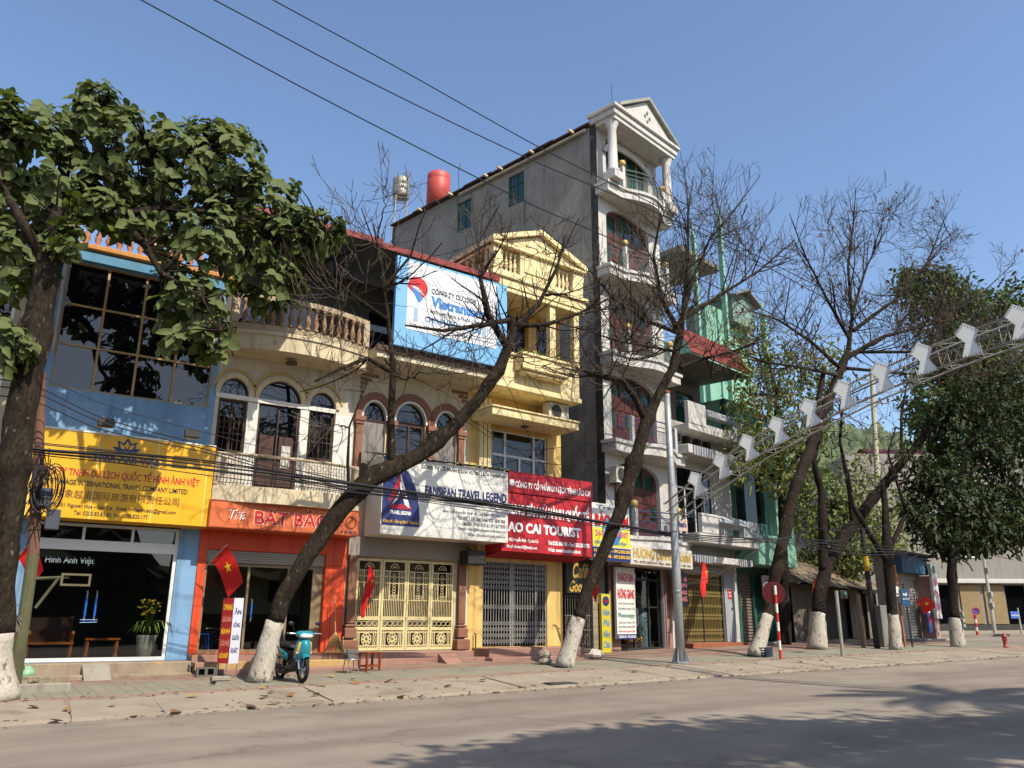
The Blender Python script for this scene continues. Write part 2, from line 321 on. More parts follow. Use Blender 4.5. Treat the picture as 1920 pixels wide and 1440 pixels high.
for xa, xb in zip(xs, xs[1:]):
    def col(x):
        k = kerb_y(x); q = [(k, gz(x, 0) - 0.05), (k + 0.001, gz(x, 0) + 0.02)]
        for y in (15.6, 17.0, 17.8, 19.0, 20.2, 21.0, 24, 40):
            if y > k + 0.05: q.append((y, gz(x, y) - (0.02 if y < 16.9 else 0)))
            else: q.append((k + 0.002, gz(x, 0) + 0.02))
        return [(x, y, z) for y, z in q]
    a, b = col(xa), col(xb)
    for i in range(len(a)-1): g.quad(a[i], b[i], b[i+1], a[i+1])
sidewalk = g.build('sidewalk', paving()); tag(sidewalk, kind='structure')
# the sloping kerb slabs, one by one
x = -4.0; k = 0
while x < 31.5:
    wd = random.choice((1.35, 1.45, 1.5)); j = random.uniform(-0.006, 0.008); y1 = 16.98 + random.uniform(-0.03, 0.03)
    a, b2 = x + random.uniform(0.006, 0.018), x + wd - random.uniform(0.004, 0.014)
    f = lambda X, Y: gz(X, min(Y, 16.99)) + j + 0.008
    m_ = MB(); sk = random.uniform(-0.05, 0.05)
    m_.add([(a, 14.93, gz(a, 0) - 0.04), (b2, 14.93, gz(b2, 0) - 0.04), (b2, 14.96, f(b2, 14.96)), (a, 14.96, f(a, 14.96)), (a + 0.12 + sk, y1, f(a, y1)), (b2 + 0.12 + sk, y1, f(b2, y1)), (a + 0.12, y1, f(a, y1) - 0.08), (b2 + 0.12, y1, f(b2, y1) - 0.08), (a, 14.96, f(a, 14.96) - 0.08), (b2, 14.96, f(b2, 14.96) - 0.08)],
           [(0,1,2,3), (3,2,5,4), (4,5,7,6), (8,3,4,6), (2,9,7,5)])
    m_.build('slab', concrete_slab, sidewalk); x += wd; k += 1
# drain grate set into the apron
dg = thing('drain_grate', 'dark rectangular drain opening in the sloping kerb slabs', 'drain', G(1050, 1283) + Vector((0, 0, 0.012)))
B(-0.38, 0.38, -0.16, 0.16, 0.004, 0.016).build('frame', mat('drain_dark', '#3a3733', var=0.3), dg)
for i in range(7): B(-0.33 + 0.095*i, -0.27 + 0.095*i, -0.13, 0.13, 0.018, 0.03).build('bar', mat('drain_bar', '#5c554c', var=0.3), dg)
# far side: paved forecourt in front of the grey corner block
VR = Vector((0.835, -0.55, 0)).normalized(); VB = Vector((0.55, 0.835, 0)).normalized()
FC = G(1850, 1186) ; FC.z = gz(60, 0)
m_ = MB()
def fq(a, b, z): q = FC + VR*a + VB*b; return (q.x, q.y, gz(q.x, 0) + z)
for a in range(-44, 60, 4):
    m_.add([fq(a, -9, 0.0), fq(a+4, -9, 0.0), fq(a+4, -9, 0.14), fq(a, -9, 0.14), fq(a+4, 3, 0.14), fq(a, 3, 0.14)], [(0,1,2,3), (3,2,4,5)])
tag(m_.build('far_pavement', concrete_slab), kind='structure')
# wooded hill behind the houses
m_ = MB(); nx, ny = 240, 70
hd = Vector(ray(1590, 1100)); hd.z = 0; hd.normalize(); hr = Vector((hd.y, -hd.x, 0))
hv = []
for j in range(ny):
    for i in range(nx):
        a = (i/(nx-1) - 0.5) * 520; b = 210 + j/(ny-1) * 260
        px = a; h = 58*math.exp(-((px + 4)/70)**2) + 36*math.exp(-((px - 120)/60)**2) + 36*math.exp(-((px+150)/70)**2) + 10
        h *= min(1, (j/(ny-1))*2.6) if j else 0
        h += (RNG.rand()**2)*6.5*(j > 0)
        q = hd*b + hr*a; hv.append((q.x, q.y, h - 2))
m_.add(hv, [(j*nx+i, j*nx+i+1, (j+1)*nx+i+1, (j+1)*nx+i) for j in range(ny-1) for i in range(nx-1)])
hill_m = mat('hill_wood', '#5b6650', rough=1, var=0.45, scale=0.09, bump=1.0, bscale=0.35, fine=0.4, spots=('#7a7358', 0.6, 0.03), spec=0)
tag(m_.build('hill', hill_m, smooth=True), kind='structure')
# ------------------------------------------------------------------ shared building bits
alu = mat('white_aluminium', '#c9c9c4', rough=0.35, var=0.05, bump=0)
steel = mat('grey_steel', '#8f9193', rough=0.4, var=0.15, bump=0.05, metal=0.6)
galv = mat('galvanised', '#a3a6a6', rough=0.45, var=0.18, scale=5, bump=0.05, metal=0.55)
darkmetal = mat('dark_metal', '#25211e', rough=0.6, var=0.25, bump=0.1)
glass_shop = glass_mat('shop_glass', (0.55, 0.58, 0.57), 1.5, wav=0.02)
glass_dark = glass_mat('dark_glass', ior=1.45, dark=C('#0b0c0e'), wav=0.05)
glass_clear = glass_mat('window_glass', (0.5, 0.52, 0.5), 1.5, wav=0.04)
wood_dk = mat('dark_wood', '#3f241a', rough=0.55, var=0.3, scale=3, bump=0.15)
wood_md = mat('varnished_wood', '#a85f28', rough=0.35, var=0.25, scale=4, bump=0.1, coat=0.3)
interior = mat('interior_plaster', '#6b665c', rough=0.9, var=0.1)
tile_floor = mat('interior_tile', '#4d463e', rough=0.25, var=0.1, bump=0)
red_flag = mat('flag_red', '#c41c16', rough=0.7, var=0.06, bump=0.05, cx='Object')
star_y = paint('flag_star', '#f0c818', 0.6)
granite = mat('pink_granite', '#8f6c5e', rough=0.55, var=0.14, scale=3, bump=0.08, bscale=90, fine=0.12, streak=0.1)
black_rub = mat('rubber', '#161616', rough=0.8, var=0.1, bump=0.1)
roof_red = mat('red_roof_metal', '#7c2620', rough=0.6, var=0.2, scale=2, bump=0.1, streak=0.2)
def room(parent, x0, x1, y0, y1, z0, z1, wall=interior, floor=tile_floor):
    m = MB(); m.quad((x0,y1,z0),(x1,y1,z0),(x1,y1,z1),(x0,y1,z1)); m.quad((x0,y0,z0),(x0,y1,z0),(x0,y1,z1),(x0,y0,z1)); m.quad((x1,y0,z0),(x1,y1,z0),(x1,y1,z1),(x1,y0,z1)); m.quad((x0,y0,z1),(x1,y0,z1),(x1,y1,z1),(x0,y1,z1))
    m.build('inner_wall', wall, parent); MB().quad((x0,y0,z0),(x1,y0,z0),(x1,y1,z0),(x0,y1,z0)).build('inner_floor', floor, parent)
def shell(parent, x0, x1, y0, y1, z0, z1, m, name='side_wall'):   # sides, back and flat top behind a facade
    s = MB(); s.quad((x0,y0,z0),(x0,y0,z1),(x0,y1,z1),(x0,y1,z0)); s.quad((x1,y0,z0),(x1,y1,z0),(x1,y1,z1),(x1,y0,z1)); s.quad((x0,y1,z0),(x0,y1,z1),(x1,y1,z1),(x1,y1,z0)); s.quad((x0,y0,z1),(x1,y0,z1),(x1,y1,z1),(x0,y1,z1))
    return s.build(name, m, parent)
def baluster_mesh(name, h, r, m):
    return MB().lathe(0, 0, [(r*0.95, 0), (r*0.95, h*0.08), (r*0.45, h*0.14), (r*0.95, h*0.34), (r*0.85, h*0.44), (r*0.42, h*0.72), (r*0.5, h*0.84), (r*0.9, h*0.9), (r*0.9, h)], 8).mesh(name, m, True)
def scissor(parent, x0, x1, z0, z1, y, m, n=16, bands=((0.02, 0.2), (0.45, 0.62)), name='scissor_gate', mid=True):
    """folding steel gate: paired uprights tied by rows of lattice"""
    w = (x1-x0)/n
    up = MB()
    for i in range(n+1):
        x = x0 + w*i; up.box(x-0.011, x+0.011, y-0.012, y+0.012, z0+0.03, z1-0.02)
    gt = up.build(name, m, parent, kind='stuff')
    H = z1-z0; lt = MB()
    for a, b in bands:
        rows = max(1, round((b-a)*H/0.16)); 
        for r_ in range(rows):
            za = z0 + H*a + (b-a)*H*r_/rows; zb = z0 + H*a + (b-a)*H*(r_+1)/rows
            for i in range(n):
                xa = x0+w*i; xb = xa+w
                lt.add([(xa,y-0.018,za),(xa,y-0.018,za+0.024),(xb,y-0.018,zb),(xb,y-0.018,zb-0.024)], [(0,1,2,3)]); lt.add([(xa,y-0.022,zb),(xa,y-0.022,zb-0.024),(xb,y-0.022,za),(xb,y-0.022,za+0.024)], [(0,1,2,3)])
    lt.build('lattice', m, gt, kind='stuff')
    B(x0, x1, y-0.03, y+0.03, z1-0.03, z1+0.02).build('gate_track', m, gt)
    return gt
def ac_unit(parent_label, loc, rot, label, w=0.85, h=0.6, d=0.32):
    a = thing('air_conditioner', label, 'air conditioner', loc, rot, 'outdoor air conditioning units')
    CB(0, w, -d, 0, 0, h, 0.02).build('casing', mat('ac_white', '#b9b5a6', rough=0.5, var=0.1, streak=0.2), a)
    disc(a, 'fan_grille', w*0.38, -d-0.001, h*0.5, h*0.4, mat('ac_dark', '#3a3a38', var=0.2))
    B(w*0.76, w*0.95, -d-0.008, -d, h*0.55, h*0.85).build('label_plate', mat('ac_plate', '#8a8577'), a)
    br = MB(); 
    for x in (0.12*w, 0.85*w): br.box(x-0.02, x+0.02, -d-0.05, 0.06, -0.045, -0.002)
    for x in (0.12*w, 0.85*w): B(x-0.02, x+0.02, -d-0.05, 0.06, -0.045, -0.002).build('bracket', darkmetal, a)
    return a
def flag(loc, pole_dir, pole_len, label, droop=0.3, yaw=0.0, w=0.9, h=0.62, hang=False):
    """national flag on a short pole: loc = foot of the pole, pole_dir = its direction"""
    t = thing('flag', label, 'flag', loc, 0, 'red flags with a yellow star along the shopfronts')
    d = Vector(pole_dir).normalized(); top = d*pole_len
    MB().tube([(0,0,0), top], 0.012, 6).build('pole', mat('flag_pole', '#8f8371', var=0.2), t)
    nx, nz = 14, 10; v = []; 
    side = Vector((math.cos(yaw), math.sin(yaw), 0))
    def pt(s, q):                          # s along the fly, q down the hoist
        base = top - d*(q*h)
        if hang:                           # gathered folds falling from the hoist: s down the cloth, q across it
            sp_ = h*(0.22 + 0.78*min(1, s*1.6)**0.8)
            p = top + side*((q-0.35)*sp_ + 0.06*math.sin(s*5)) + Vector((0, 0, -s*w*(0.80 + 0.20*math.cos(q*5.0)))) + Vector((-side.y, side.x, 0))*(0.10*math.sin(q*12+s*3.0)*min(1, 0.3+s))
        else:
            p = base + side*(s*w*(1-droop*0.45)) + Vector((0, 0, -droop*w*(s**1.4))) + Vector((-side.y, side.x, 0))*(0.05*math.sin(s*7+q*2.2))
        return p
    v = [pt(i/nx, j/nz) for j in range(nz+1) for i in range(nx+1)]
    cl = MB().add(v, [(j*(nx+1)+i, j*(nx+1)+i+1, (j+1)*(nx+1)+i+1, (j+1)*(nx+1)+i) for j in range(nz) for i in range(nx)]).build('cloth', red_flag, t, smooth=True)
    # star sewn on both faces
    N_ = Vector((-side.y, side.x, 0)); 
    for sg in (-1, 1):
        sv = []
        for k in range(10):
            r_ = 0.20 if k % 2 == 0 else 0.078; a = math.pi/2 + k*math.pi/5
            s_, q_ = (0.5 + r_*math.cos(a)*h/w*1.0, 0.5 - r_*math.sin(a)) if not hang else (0.45 - r_*math.sin(a)*0.45, 0.5 + r_*1.5*math.cos(a))
            sv.append(pt(s_, q_) + N_*(0.05 if hang else 0.006)*sg)
        sv.append(pt(0.5 if not hang else 0.45, 0.5) + N_*(0.055 if hang else 0.008)*sg)
        MB().add(sv, [(k, (k+1) % 10, 10) for k in range(10)]).build('star', star_y, cl)
    return t
def strip_posts(m, xs, w, y0, y1, z0, z1):
    for x in xs: m.box(x-w/2, x+w/2, y0, y1, z0, z1)
    return m
def floodlight(parent, x, y, z, wall_y):
    MB().tube([(x, wall_y, z-0.05), (x, y+0.1, z+0.1), (x, y, z+0.06)], 0.012, 5).build('lamp_arm', darkmetal, parent)
    f = CB(x-0.17, x+0.17, y-0.08, y+0.06, z-0.1, z+0.1, 0.02).build('floodlight', mat('lamp_black', '#2a2622', rough=0.5), parent)
    B(x-0.14, x+0.14, y-0.02, y+0.05, z-0.108, z-0.101).build('lamp_glass', mat('lamp_glass', '#8f8a78', rough=0.2), f)

# ------------------------------------------------------------------ blue house (travel agency)
blue_p = mat('blue_paint', '#6f93b4', rough=0.7, var=0.2, scale=1.2, bump=0.15, streak=0.32, spots=('#8fa8b8', 0.62, 2.5))
yellow_trim = mat('ochre_trim', '#b07a3a', rough=0.7, var=0.2, streak=0.2)
brass = mat('window_bar_brass', '#a08458', rough=0.5, var=0.2, bump=0.05)
yel_panel = mat('yellow_panel', '#d39e10', rough=0.42, var=0.10, scale=1.3, bump=0.03, bscale=3, fine=0.03, streak=0.10)
h1 = thing('shop_house', 'sky blue shop house with large dark gridded window above a yellow signboard', 'building', (0.85, 21.5, 0))
W1 = 4.03
MB().facade(0, W1, -1.3, 9.0, 0, 0.25, [(0.38, 3.55, -0.88, 2.16), (0.25, 3.87, 5.3, 8.52)]).build('wall', blue_p, h1)
shell(h1, 0, W1, 0.25, 12, -1.3, 8.9, mat('grey_render', '#8c877d', rough=0.9, var=0.25, scale=0.8, streak=0.45), 'side_wall')
B(-0.02, W1+0.02, -0.12, 0, 8.56, 8.84).build('beam', mat('blue_beam', '#4f7f9c', var=0.15, streak=0.15), h1)
CB(-0.05, W1+0.05, -0.2, 0.3, 8.842, 8.99, 0.03).build('cornice', yellow_trim, h1)
CB(-0.02, W1+0.02, -0.16, 0.1, 9.55, 9.68, 0.02).build('handrail', yellow_trim, h1)
bm = baluster_mesh('baluster', 0.56, 0.085, mat('terracotta', '#a56a48', var=0.25))
for i in range(17):
    if i % 8 == 0: CB(i*0.248-0.08+0.03, i*0.248+0.08+0.03, -0.13, 0.07, 8.99, 9.55, 0.01).build('baluster_post', yellow_trim, h1)
    else: inst(bm, 'baluster', h1, (0.03 + i*0.248, -0.03, 8.99))
win = MB().facade(0.25, 3.87, 5.3, 8.52, 0.03, 0.10, [(0.29, 3.83, 5.34, 8.48)]).build('window', brass, h1)
X = [0.29, 1.155, 2.05, 2.95, 3.83]; Z = [5.34, 6.40, 7.42, 8.48]
for x in X[1:-1]: B(x-0.028, x+0.028, 0.035, 0.095, Z[0], Z[-1]).build('glazing_bar', brass, win)
for z in Z[1:-1]:
    for a, b in zip(X, X[1:]): B(a+0.028, b-0.028, 0.04, 0.09, z-0.025, z+0.025).build('glazing_bar', brass, win)
for a, b in zip(X, X[1:]):
    for c, d in zip(Z, Z[1:]):
        t = random.uniform(-0.006, 0.006)
        MB().add([(a, 0.07+t, c), (b, 0.07-t, c), (b, 0.07-t*0.5, d), (a, 0.07+t, d)], [(0,1,2,3)]).build('pane', glass_dark, win)
MB().tube([(0.14, -0.03, 8.8), (0.16, -0.12, 8.5), (0.2, -0.1, 6.2), (0.22, -0.05, 6.1)], 0.035, 8).build('drainpipe', mat('pvc', '#a59c86', var=0.15), h1)
# signboard
sg = CB(0.0, 4.02, -0.7, -0.003, 2.19, 4.18, 0.012).build('signboard', yel_panel, h1)
B(0.0, 4.02, -0.715, -0.70, 4.16, 4.2).build('sign_edge', alu, sg)
for x in (0.16, 1.42, 2.70, 3.86): B(x-0.006, x+0.006, -0.706, -0.701, 2.2, 4.16).build('panel_joint', paint('joint_pale', '#e8d79a'), sg)
ys = -0.702
def fit(fr, y, u0, v0, u1, v1):           # rectangle of a frontage plane seen between two pixels (left/bottom, right/top)
    ox, oy, deg = fr; a_ = R(deg); ax = np.array([math.cos(a_), math.sin(a_), 0]); ay = np.array([-math.sin(a_), math.cos(a_), 0]); o = np.array([ox, oy, 0.0])
    r = []
    for (u, v) in ((u0, v0), (u1, v1)):
        d = ray(u, v); t = (y + o@ay)/(d@ay); p = d*t - o; r.append((p@ax, p[2]))
    return r[0][0], r[1][0], r[0][1], r[1][1]
F1 = (0.85, 21.5, 0)
def lotus(parent, cx, cz, s, y, m, m2):
    for k, (a, l, wd) in enumerate(((0, 1.0, 0.30), (-38, 0.95, 0.26), (38, 0.95, 0.26), (-72, 0.9, 0.2), (72, 0.9, 0.2))):
        a = R(a); d = (math.sin(a), math.cos(a)); n = (math.cos(a), -math.sin(a))
        pts = [(0, 0), (0.45*l, wd), (l, 0), (0.45*l, -wd)]
        q = [(cx + s*(p*d[0] + w_*n[0]), cz + s*(p*d[1] + w_*n[1])) for p, w_ in pts]
        MB().prism(q, y-0.004-0.001*k, y).build('emblem', m, parent)
        q = [(cx + s*(0.2*d[0]+p*0.55*d[0] + w_*0.5*n[0]), cz + s*(0.2*d[1]+p*0.55*d[1] + w_*0.5*n[1])) for p, w_ in pts]
        if k < 3: MB().prism(q, y-0.008-0.001*k, y).build('emblem', m2, parent)
lotus(sg, 2.0, 3.79, 0.36, ys, INK['navy'], yel_panel)
text(sg, 'Hình Anh Việt', *fit(F1, -0.7, 175, 868, 298, 866)[:2], 3.48, 3.74, ys, INK['navy'], bold=0.02)
text(sg, 'CÔNG TY TNHH DU LỊCH QUỐC TẾ HÌNH ẢNH VIỆT', 0.18, 3.72, 3.10, 3.40, ys, INK['red'], bold=0.02)
text(sg, 'VIET IMAGE INTERNATIONAL TRAVEL COMPANY LIMITED', 0.46, 3.46, 2.93, 3.05, ys, INK['black'], bold=0.012)
text(sg, '映象越南国际旅游有限责任公司', 0.68, 3.3, 2.64, 2.83, ys, INK['brown'], bold=0.0)
text(sg, 'Add: 051 Nguyen Hue – Lao Cai , Email: hmhanhvietlc@gmail.com', 0.55, 3.25, 2.41, 2.53, ys, INK['black'], bold=0.01)
text(sg, 'Tel: 0203.83.83.83, Fax:0203.820.177', 1.1, 2.65, 2.26, 2.37, ys, INK['black'], bold=0.01)
floodlight(h1, 1.42, -1.25, 4.32, 0.0); floodlight(h1, 3.3, -1.25, 4.3, 0.0)
# shopfront
fr_ = MB().facade(0.38, 3.55, -0.88, 2.16, 0.05, 0.13, [(0.44, 3.47, -0.80, 1.56), (0.44, 3.47, 1.80, 2.10)]).build('shopfront', alu, h1)
for x in (1.45, 2.5): B(x-0.03, x+0.03, 0.06, 0.12, 1.80, 2.10).build('glazing_bar', alu, fr_)
for a, b in ((0.44, 1.45), (1.45, 2.5), (2.5, 3.47)): MB().quad((a,0.09,1.8),(b,0.09,1.8),(b,0.09,2.1),(a,0.09,2.1)).build('pane', glass_shop, fr_)
for a, b in ((0.44, 1.0), (1.003, 1.79), (1.793, 2.6), (2.603, 3.47)): MB().quad((a,0.09,-0.8),(b,0.09,-0.8),(b,0.09,1.56),(a,0.09,1.56)).build('pane', glass_shop, fr_)
text(fr_, 'Hình Anh Việt', 0.75, 1.75, 1.22, 1.42, 0.085, paint('etched', '#6f7a80'), bold=0.01, ext=0.002)
for x in (1.70, 1.90):
    hn = MB().tube([(x, 0.085, -0.02), (x, -0.01, 0.0), (x, -0.01, 0.64), (x, 0.085, 0.66)], 0.017, 8).build('door_handle', steel, fr_)
    MB().tube([(x, -0.01, 0.08), (x, -0.01, 0.5)], 0.024, 8).build('handle_wrap', mat('blue_film', '#1f5fae', rough=0.35), hn)
MB().tube([(1.62, -0.03, 0.02), (1.97, -0.03, 0.02), (1.97, -0.03, -0.03), (1.62, -0.03, -0.04)], 0.008, 6).build('bike_lock', mat('lock_blue', '#7fa6d6'), fr_)
B(0.38, 3.55, -0.05, 0.0, 2.161, 2.188).build('shutter_slot', darkmetal, h1)
room(h1, 0.28, 3.8, 0.14, 5.2, -0.88, 2.6)
# step, lower step and ramp
plinth_m = mat('worn_plinth', '#8b7c68', rough=0.9, var=0.3, scale=2.0, bump=0.3, streak=0.3, spots=('#b08a3c', 0.60, 1.6))
CB(0.05, 4.0, -0.62, -0.002, -1.3, -0.885, 0.02).build('step', plinth_m, h1)
CB(0.6, 3.95, -0.98, -0.622, -1.3, -1.12, 0.02).build('step', plinth_m, h1)
MB().prismx([(-1.35, -1.25), (-0.60, -0.9), (-0.60, -1.25)], 1.72, 2.25).build('ramp', concrete, h1)
# ------------------------------------------------------------------ furniture behind the blue house's glass
bn = thing('wooden_settee', 'varnished wooden settee with curved armrests behind the blue house glass front', 'settee', (1.5, 21.85, -0.88))
B(0.0, 0.95, 0.0, 0.5, 0.36, 0.41).build('seat', wood_md, bn)
B(0.02, 0.93, 0.47, 0.52, 0.41, 0.95).build('backrest', wood_dk, bn)
for x in (0.04, 0.91):
    MB().tube([(x, 0.03, 0), (x, 0.05, 0.36), (x, 0.02, 0.58)], [0.03, 0.035, 0.028], 7).build('leg', wood_md, bn)
    MB().tube([(x, 0.48, 0), (x, 0.48, 0.5), (x, 0.53, 0.98)], 0.03, 7).build('leg', wood_md, bn)
    MB().tube([(x, 0.5, 0.66), (x, 0.3, 0.60), (x, 0.05, 0.58), (x, -0.06, 0.63), (x, -0.08, 0.57)], 0.032, 7).build('armrest', wood_md, bn)
tb = thing('tea_table', 'small wooden tea table behind the blue house glass front', 'table', (2.7, 22.0, -0.88))
CB(0, 0.75, 0, 0.5, 0.44, 0.49, 0.01).build('table_top', wood_md, tb)
for x, y in ((0.06, 0.06), (0.69, 0.06), (0.06, 0.44), (0.69, 0.44)): MB().lathe(x, y, [(0.03, 0), (0.045, 0.05), (0.025, 0.15), (0.045, 0.3), (0.03, 0.44)], 8).build('leg', wood_md, tb)
pot = thing('flower_pot', 'tall white pot with yellow flowering orchid behind the blue house glass front', 'potted plant', (4.0, 21.92, -0.88))
MB().lathe(0, 0, [(0.13, 0), (0.15, 0.02), (0.235, 0.5), (0.25, 0.56), (0.22, 0.56), (0.2, 0.5)], 18).build('pot', mat('pot_white', '#c9c6b4', rough=0.4, var=0.08), pot, smooth=True)
lv = MB()
for k in range(46):
    a = random.uniform(0, 6.28); l = random.uniform(0.45, 0.85); d = Vector((math.cos(a), math.sin(a), 0)); n = Vector((-d.y, d.x, 0))
    p = [Vector((0,0,0.52)) + d*0.06, Vector((0,0,0.52)) + d*l*0.35 + Vector((0,0,l*0.45)), Vector((0,0,0.52)) + d*l*0.75 + Vector((0,0,l*0.42)), Vector((0,0,0.52)) + d*l*1.0 + Vector((0,0,l*0.15))]
    wd = (0.014, 0.022, 0.016, 0.002); q = []
    for pp, ww in zip(p, wd): q += [pp - n*ww, pp + n*ww]
    lv.add(q, [(0,1,3,2), (2,3,5,4), (4,5,7,6)])
lv.build('foliage', leaf_mat('orchid_leaf', '#2c3f14', '#5a7026'), pot, kind='stuff')
fl = MB()
for k in range(46):
    a = random.uniform(0, 6.28); r_ = random.uniform(0.03, 0.30); z = random.uniform(1.02, 1.38); c_ = (r_*math.cos(a), r_*math.sin(a), z)
    fl.ball(c_, 0.028, 5, 0.8); 
fl.build('blossom', mat('orchid_yellow', '#c9ae1c', rough=0.6), pot, kind='stuff')
st = MB()
for k in range(10):
    a = k*0.63; st.tube([(0, 0, 0.55), (0.1*math.cos(a), 0.1*math.sin(a), 1.0), (0.22*math.cos(a), 0.22*math.sin(a), 1.34)], 0.006, 4)
st.build('stem', leaf_mat('orchid_leaf', '#2c3f14', '#5a7026'), pot, kind='stuff')
# ------------------------------------------------------------------ neighbour at the left edge
h0 = thing('shop_house', 'beige house at the left edge behind the leafy tree trunk, white framed window', 'building', (-5.2, 21.55, 0))
beige = mat('beige_render', '#a5977e', rough=0.85, var=0.2, streak=0.3)
MB().facade(0, 6.0, -1.3, 8.3, 0, 0.25, [(3.2, 5.35, 4.6, 7.6), (3.0, 5.1, -0.9, 1.9)]).build('wall', beige, h0)
shell(h0, 0, 6.0, 0.25, 10, -1.3, 8.2, beige)
wf = MB().facade(3.2, 5.35, 4.6, 7.6, 0.02, 0.1, [(3.27, 4.2, 4.67, 5.9), (4.3, 5.28, 4.67, 5.9), (3.27, 4.2, 6.0, 7.53), (4.3, 5.28, 6.0, 7.53)]).build('window', mat('white_paint', '#d6d4cc', rough=0.5, var=0.08), h0)
for a, b, c, d in ((3.27, 4.2, 4.67, 5.9), (4.3, 5.28, 4.67, 5.9), (3.27, 4.2, 6.0, 7.53), (4.3, 5.28, 6.0, 7.53)): MB().quad((a,0.06,c),(b,0.06,c),(b,0.06,d),(a,0.06,d)).build('pane', glass_dark, wf)
B(3.0, 5.1, 0.1, 0.16, -0.9, 1.9).build('shutter', mat('shutter_dark', '#3a3d40', var=0.2), h0)
B(5.45, 6.02, -0.06, -0.002, -1.2, 2.1).build('pillar', blue_p, h0)
bn_ = thing('hanging_banner', 'red banner sign over the pavement at the left edge of the picture', 'banner', (0.0, 19.6, 1.2))
CB(-0.8, 0.22, 0, 0.06, -0.05, 0.55, 0.01).build('board', mat('banner_red', '#b5202a', rough=0.5, var=0.06), bn_)
MB().tube([(-0.6, 0.03, 0.5), (-0.6, 2.0, 0.5)], 0.02, 6).build('bracket', darkmetal, bn_); MB().tube([(0.1, 0.03, 0.5), (0.1, 2.0, 0.5)], 0.02, 6).build('bracket', darkmetal, bn_)
# ------------------------------------------------------------------ cream house with arches over the orange tea shop
cream = mat('cream_render', '#bdb5a6', rough=0.8, var=0.2, scale=1.5, bump=0.15, streak=0.38)
white_tile = mat('white_wall_tile', '#cfcbc2', rough=0.45, var=0.08, bump=0.05, streak=0.15)
cream_lt = mat('cream_stone', '#bfb091', rough=0.7, var=0.16, scale=2.5, streak=0.28, spots=('#8c7f68', 0.66, 3.0))
old_stone = mat('weathered_stone', '#a8977c', rough=0.85, var=0.28, scale=4, streak=0.35, spots=('#6d5f4c', 0.62, 4.0))
mould_y = mat('yellow_moulding', '#b49a55', rough=0.7, var=0.15)
orange = mat('orange_panel', '#c4431a', rough=0.5, var=0.14, bump=0.05, streak=0.15)
orange_sign = mat('orange_sign_sheet', '#bf6033', rough=0.55, var=0.12, bump=0.04, streak=0.12)
iron = mat('rusty_iron', '#5c4436', rough=0.7, var=0.3, bump=0.1)
bronze_al = mat('bronze_aluminium', '#7d6a4e', rough=0.4, var=0.1, bump=0)
h2 = thing('shop_house', 'cream house with three arched windows and balconies above an orange shopfront', 'building', (4.88, 21.5, 0))
W2 = 3.87
# ground floor
MB().facade(0, W2, -1.3, 2.9, 0, 0.25, [(0.2, 3.28, -0.75, 1.72)]).build('wall', orange, h2, label='orange clad ground floor wall')
for a, b in ((0.004, 0.1), (0.103, 0.198), (3.29, 3.5), (3.51, 3.86)):
    for c, d in ((-0.75, 0.35), (0.357, 1.45), (1.457, 2.2)): CB(a, b, -0.05, -0.002, c, d, 0.006).build('cladding_panel', orange, h2)
for a, b in ((0.202, 1.7), (1.706, 3.285)): CB(a, b, -0.06, -0.002, 1.73, 2.2, 0.006).build('cladding_panel', orange, h2)
sh = B(0.2, 3.28, 0.02, 0.24, 1.42, 1.72).build('shutter_box', mat('shutter_grey', '#8c867a', rough=0.6, var=0.1), h2)
for k in range(5): CB(0.22, 3.26, 0.0, 0.018, 1.43 + k*0.057, 1.48 + k*0.057, 0.008).build('slat', mat('shutter_grey', '#8c867a'), sh)
dr = MB().facade(0.2, 3.28, -0.75, 1.42, 0.08, 0.16, [(0.27, 1.28, -0.66, 1.34), (1.34, 2.32, -0.66, 1.34), (2.38, 3.0, -0.66, 1.34)]).build('glass_door', bronze_al, h2)
for a, b in ((0.27, 1.28), (1.34, 2.32), (2.38, 3.0)): MB().quad((a,0.12,-0.66),(b,0.12,-0.66),(b,0.12,1.34),(a,0.12,1.34)).build('pane', glass_shop, dr)
for x in (1.24, 1.27, 1.36, 1.39)[::1]:
    pass
for x in (1.22, 1.44):
    hn = MB().tube([(x, 0.12, 0.0), (x, 0.03, 0.02), (x, 0.03, 0.52), (x, 0.12, 0.54)], 0.016, 8).build('door_handle', steel, dr)
    MB().tube([(x, 0.03, 0.1), (x, 0.03, 0.42)], 0.022, 8).build('handle_wrap', mat('blue_film', '#1f5fae'), hn)
room(h2, 0.1, 3.77, 0.26, 3.0, -0.75, 2.6, wall=mat('shop_wall_cream', '#b0aa94', var=0.08))
B(2.75, 3.35, 2.94, 2.98, 0.55, 1.15).build('wall_picture', mat('picture_dark', '#2b2f30'), h2)
B(0.2, 3.7, 2.93, 2.97, -0.75, 0.2).build('wainscot', mat('wainscot', '#4a342c', var=0.1), h2)
for k, (dy, dz) in enumerate(((0.5, -0.9), (0.9, -1.05), (1.2, -1.2))):
    CB(-0.0, W2, -dy, -0.002 if k == 0 else -dy+0.4, -1.3, -0.76 - 0.15*k, 0.015).build('step', granite if k != 1 else mat('ochre_step', '#a88a58', rough=0.8, var=0.3, spots=('#8f6a5a', 0.55, 1.2)), h2)
F2 = (4.88, 21.5, 0)
s2 = CB(-0.03, 3.86, -0.8, -0.07, 2.19, 2.86, 0.01).build('signboard', orange_sign, h2)
MB().facade(-0.03, 3.86, 2.19, 2.86, -0.812, -0.80, [(-0.005, 3.835, 2.215, 2.835)]).build('sign_edge', mat('sign_edge_dark', '#8a3a1a'), s2)
y2 = -0.803
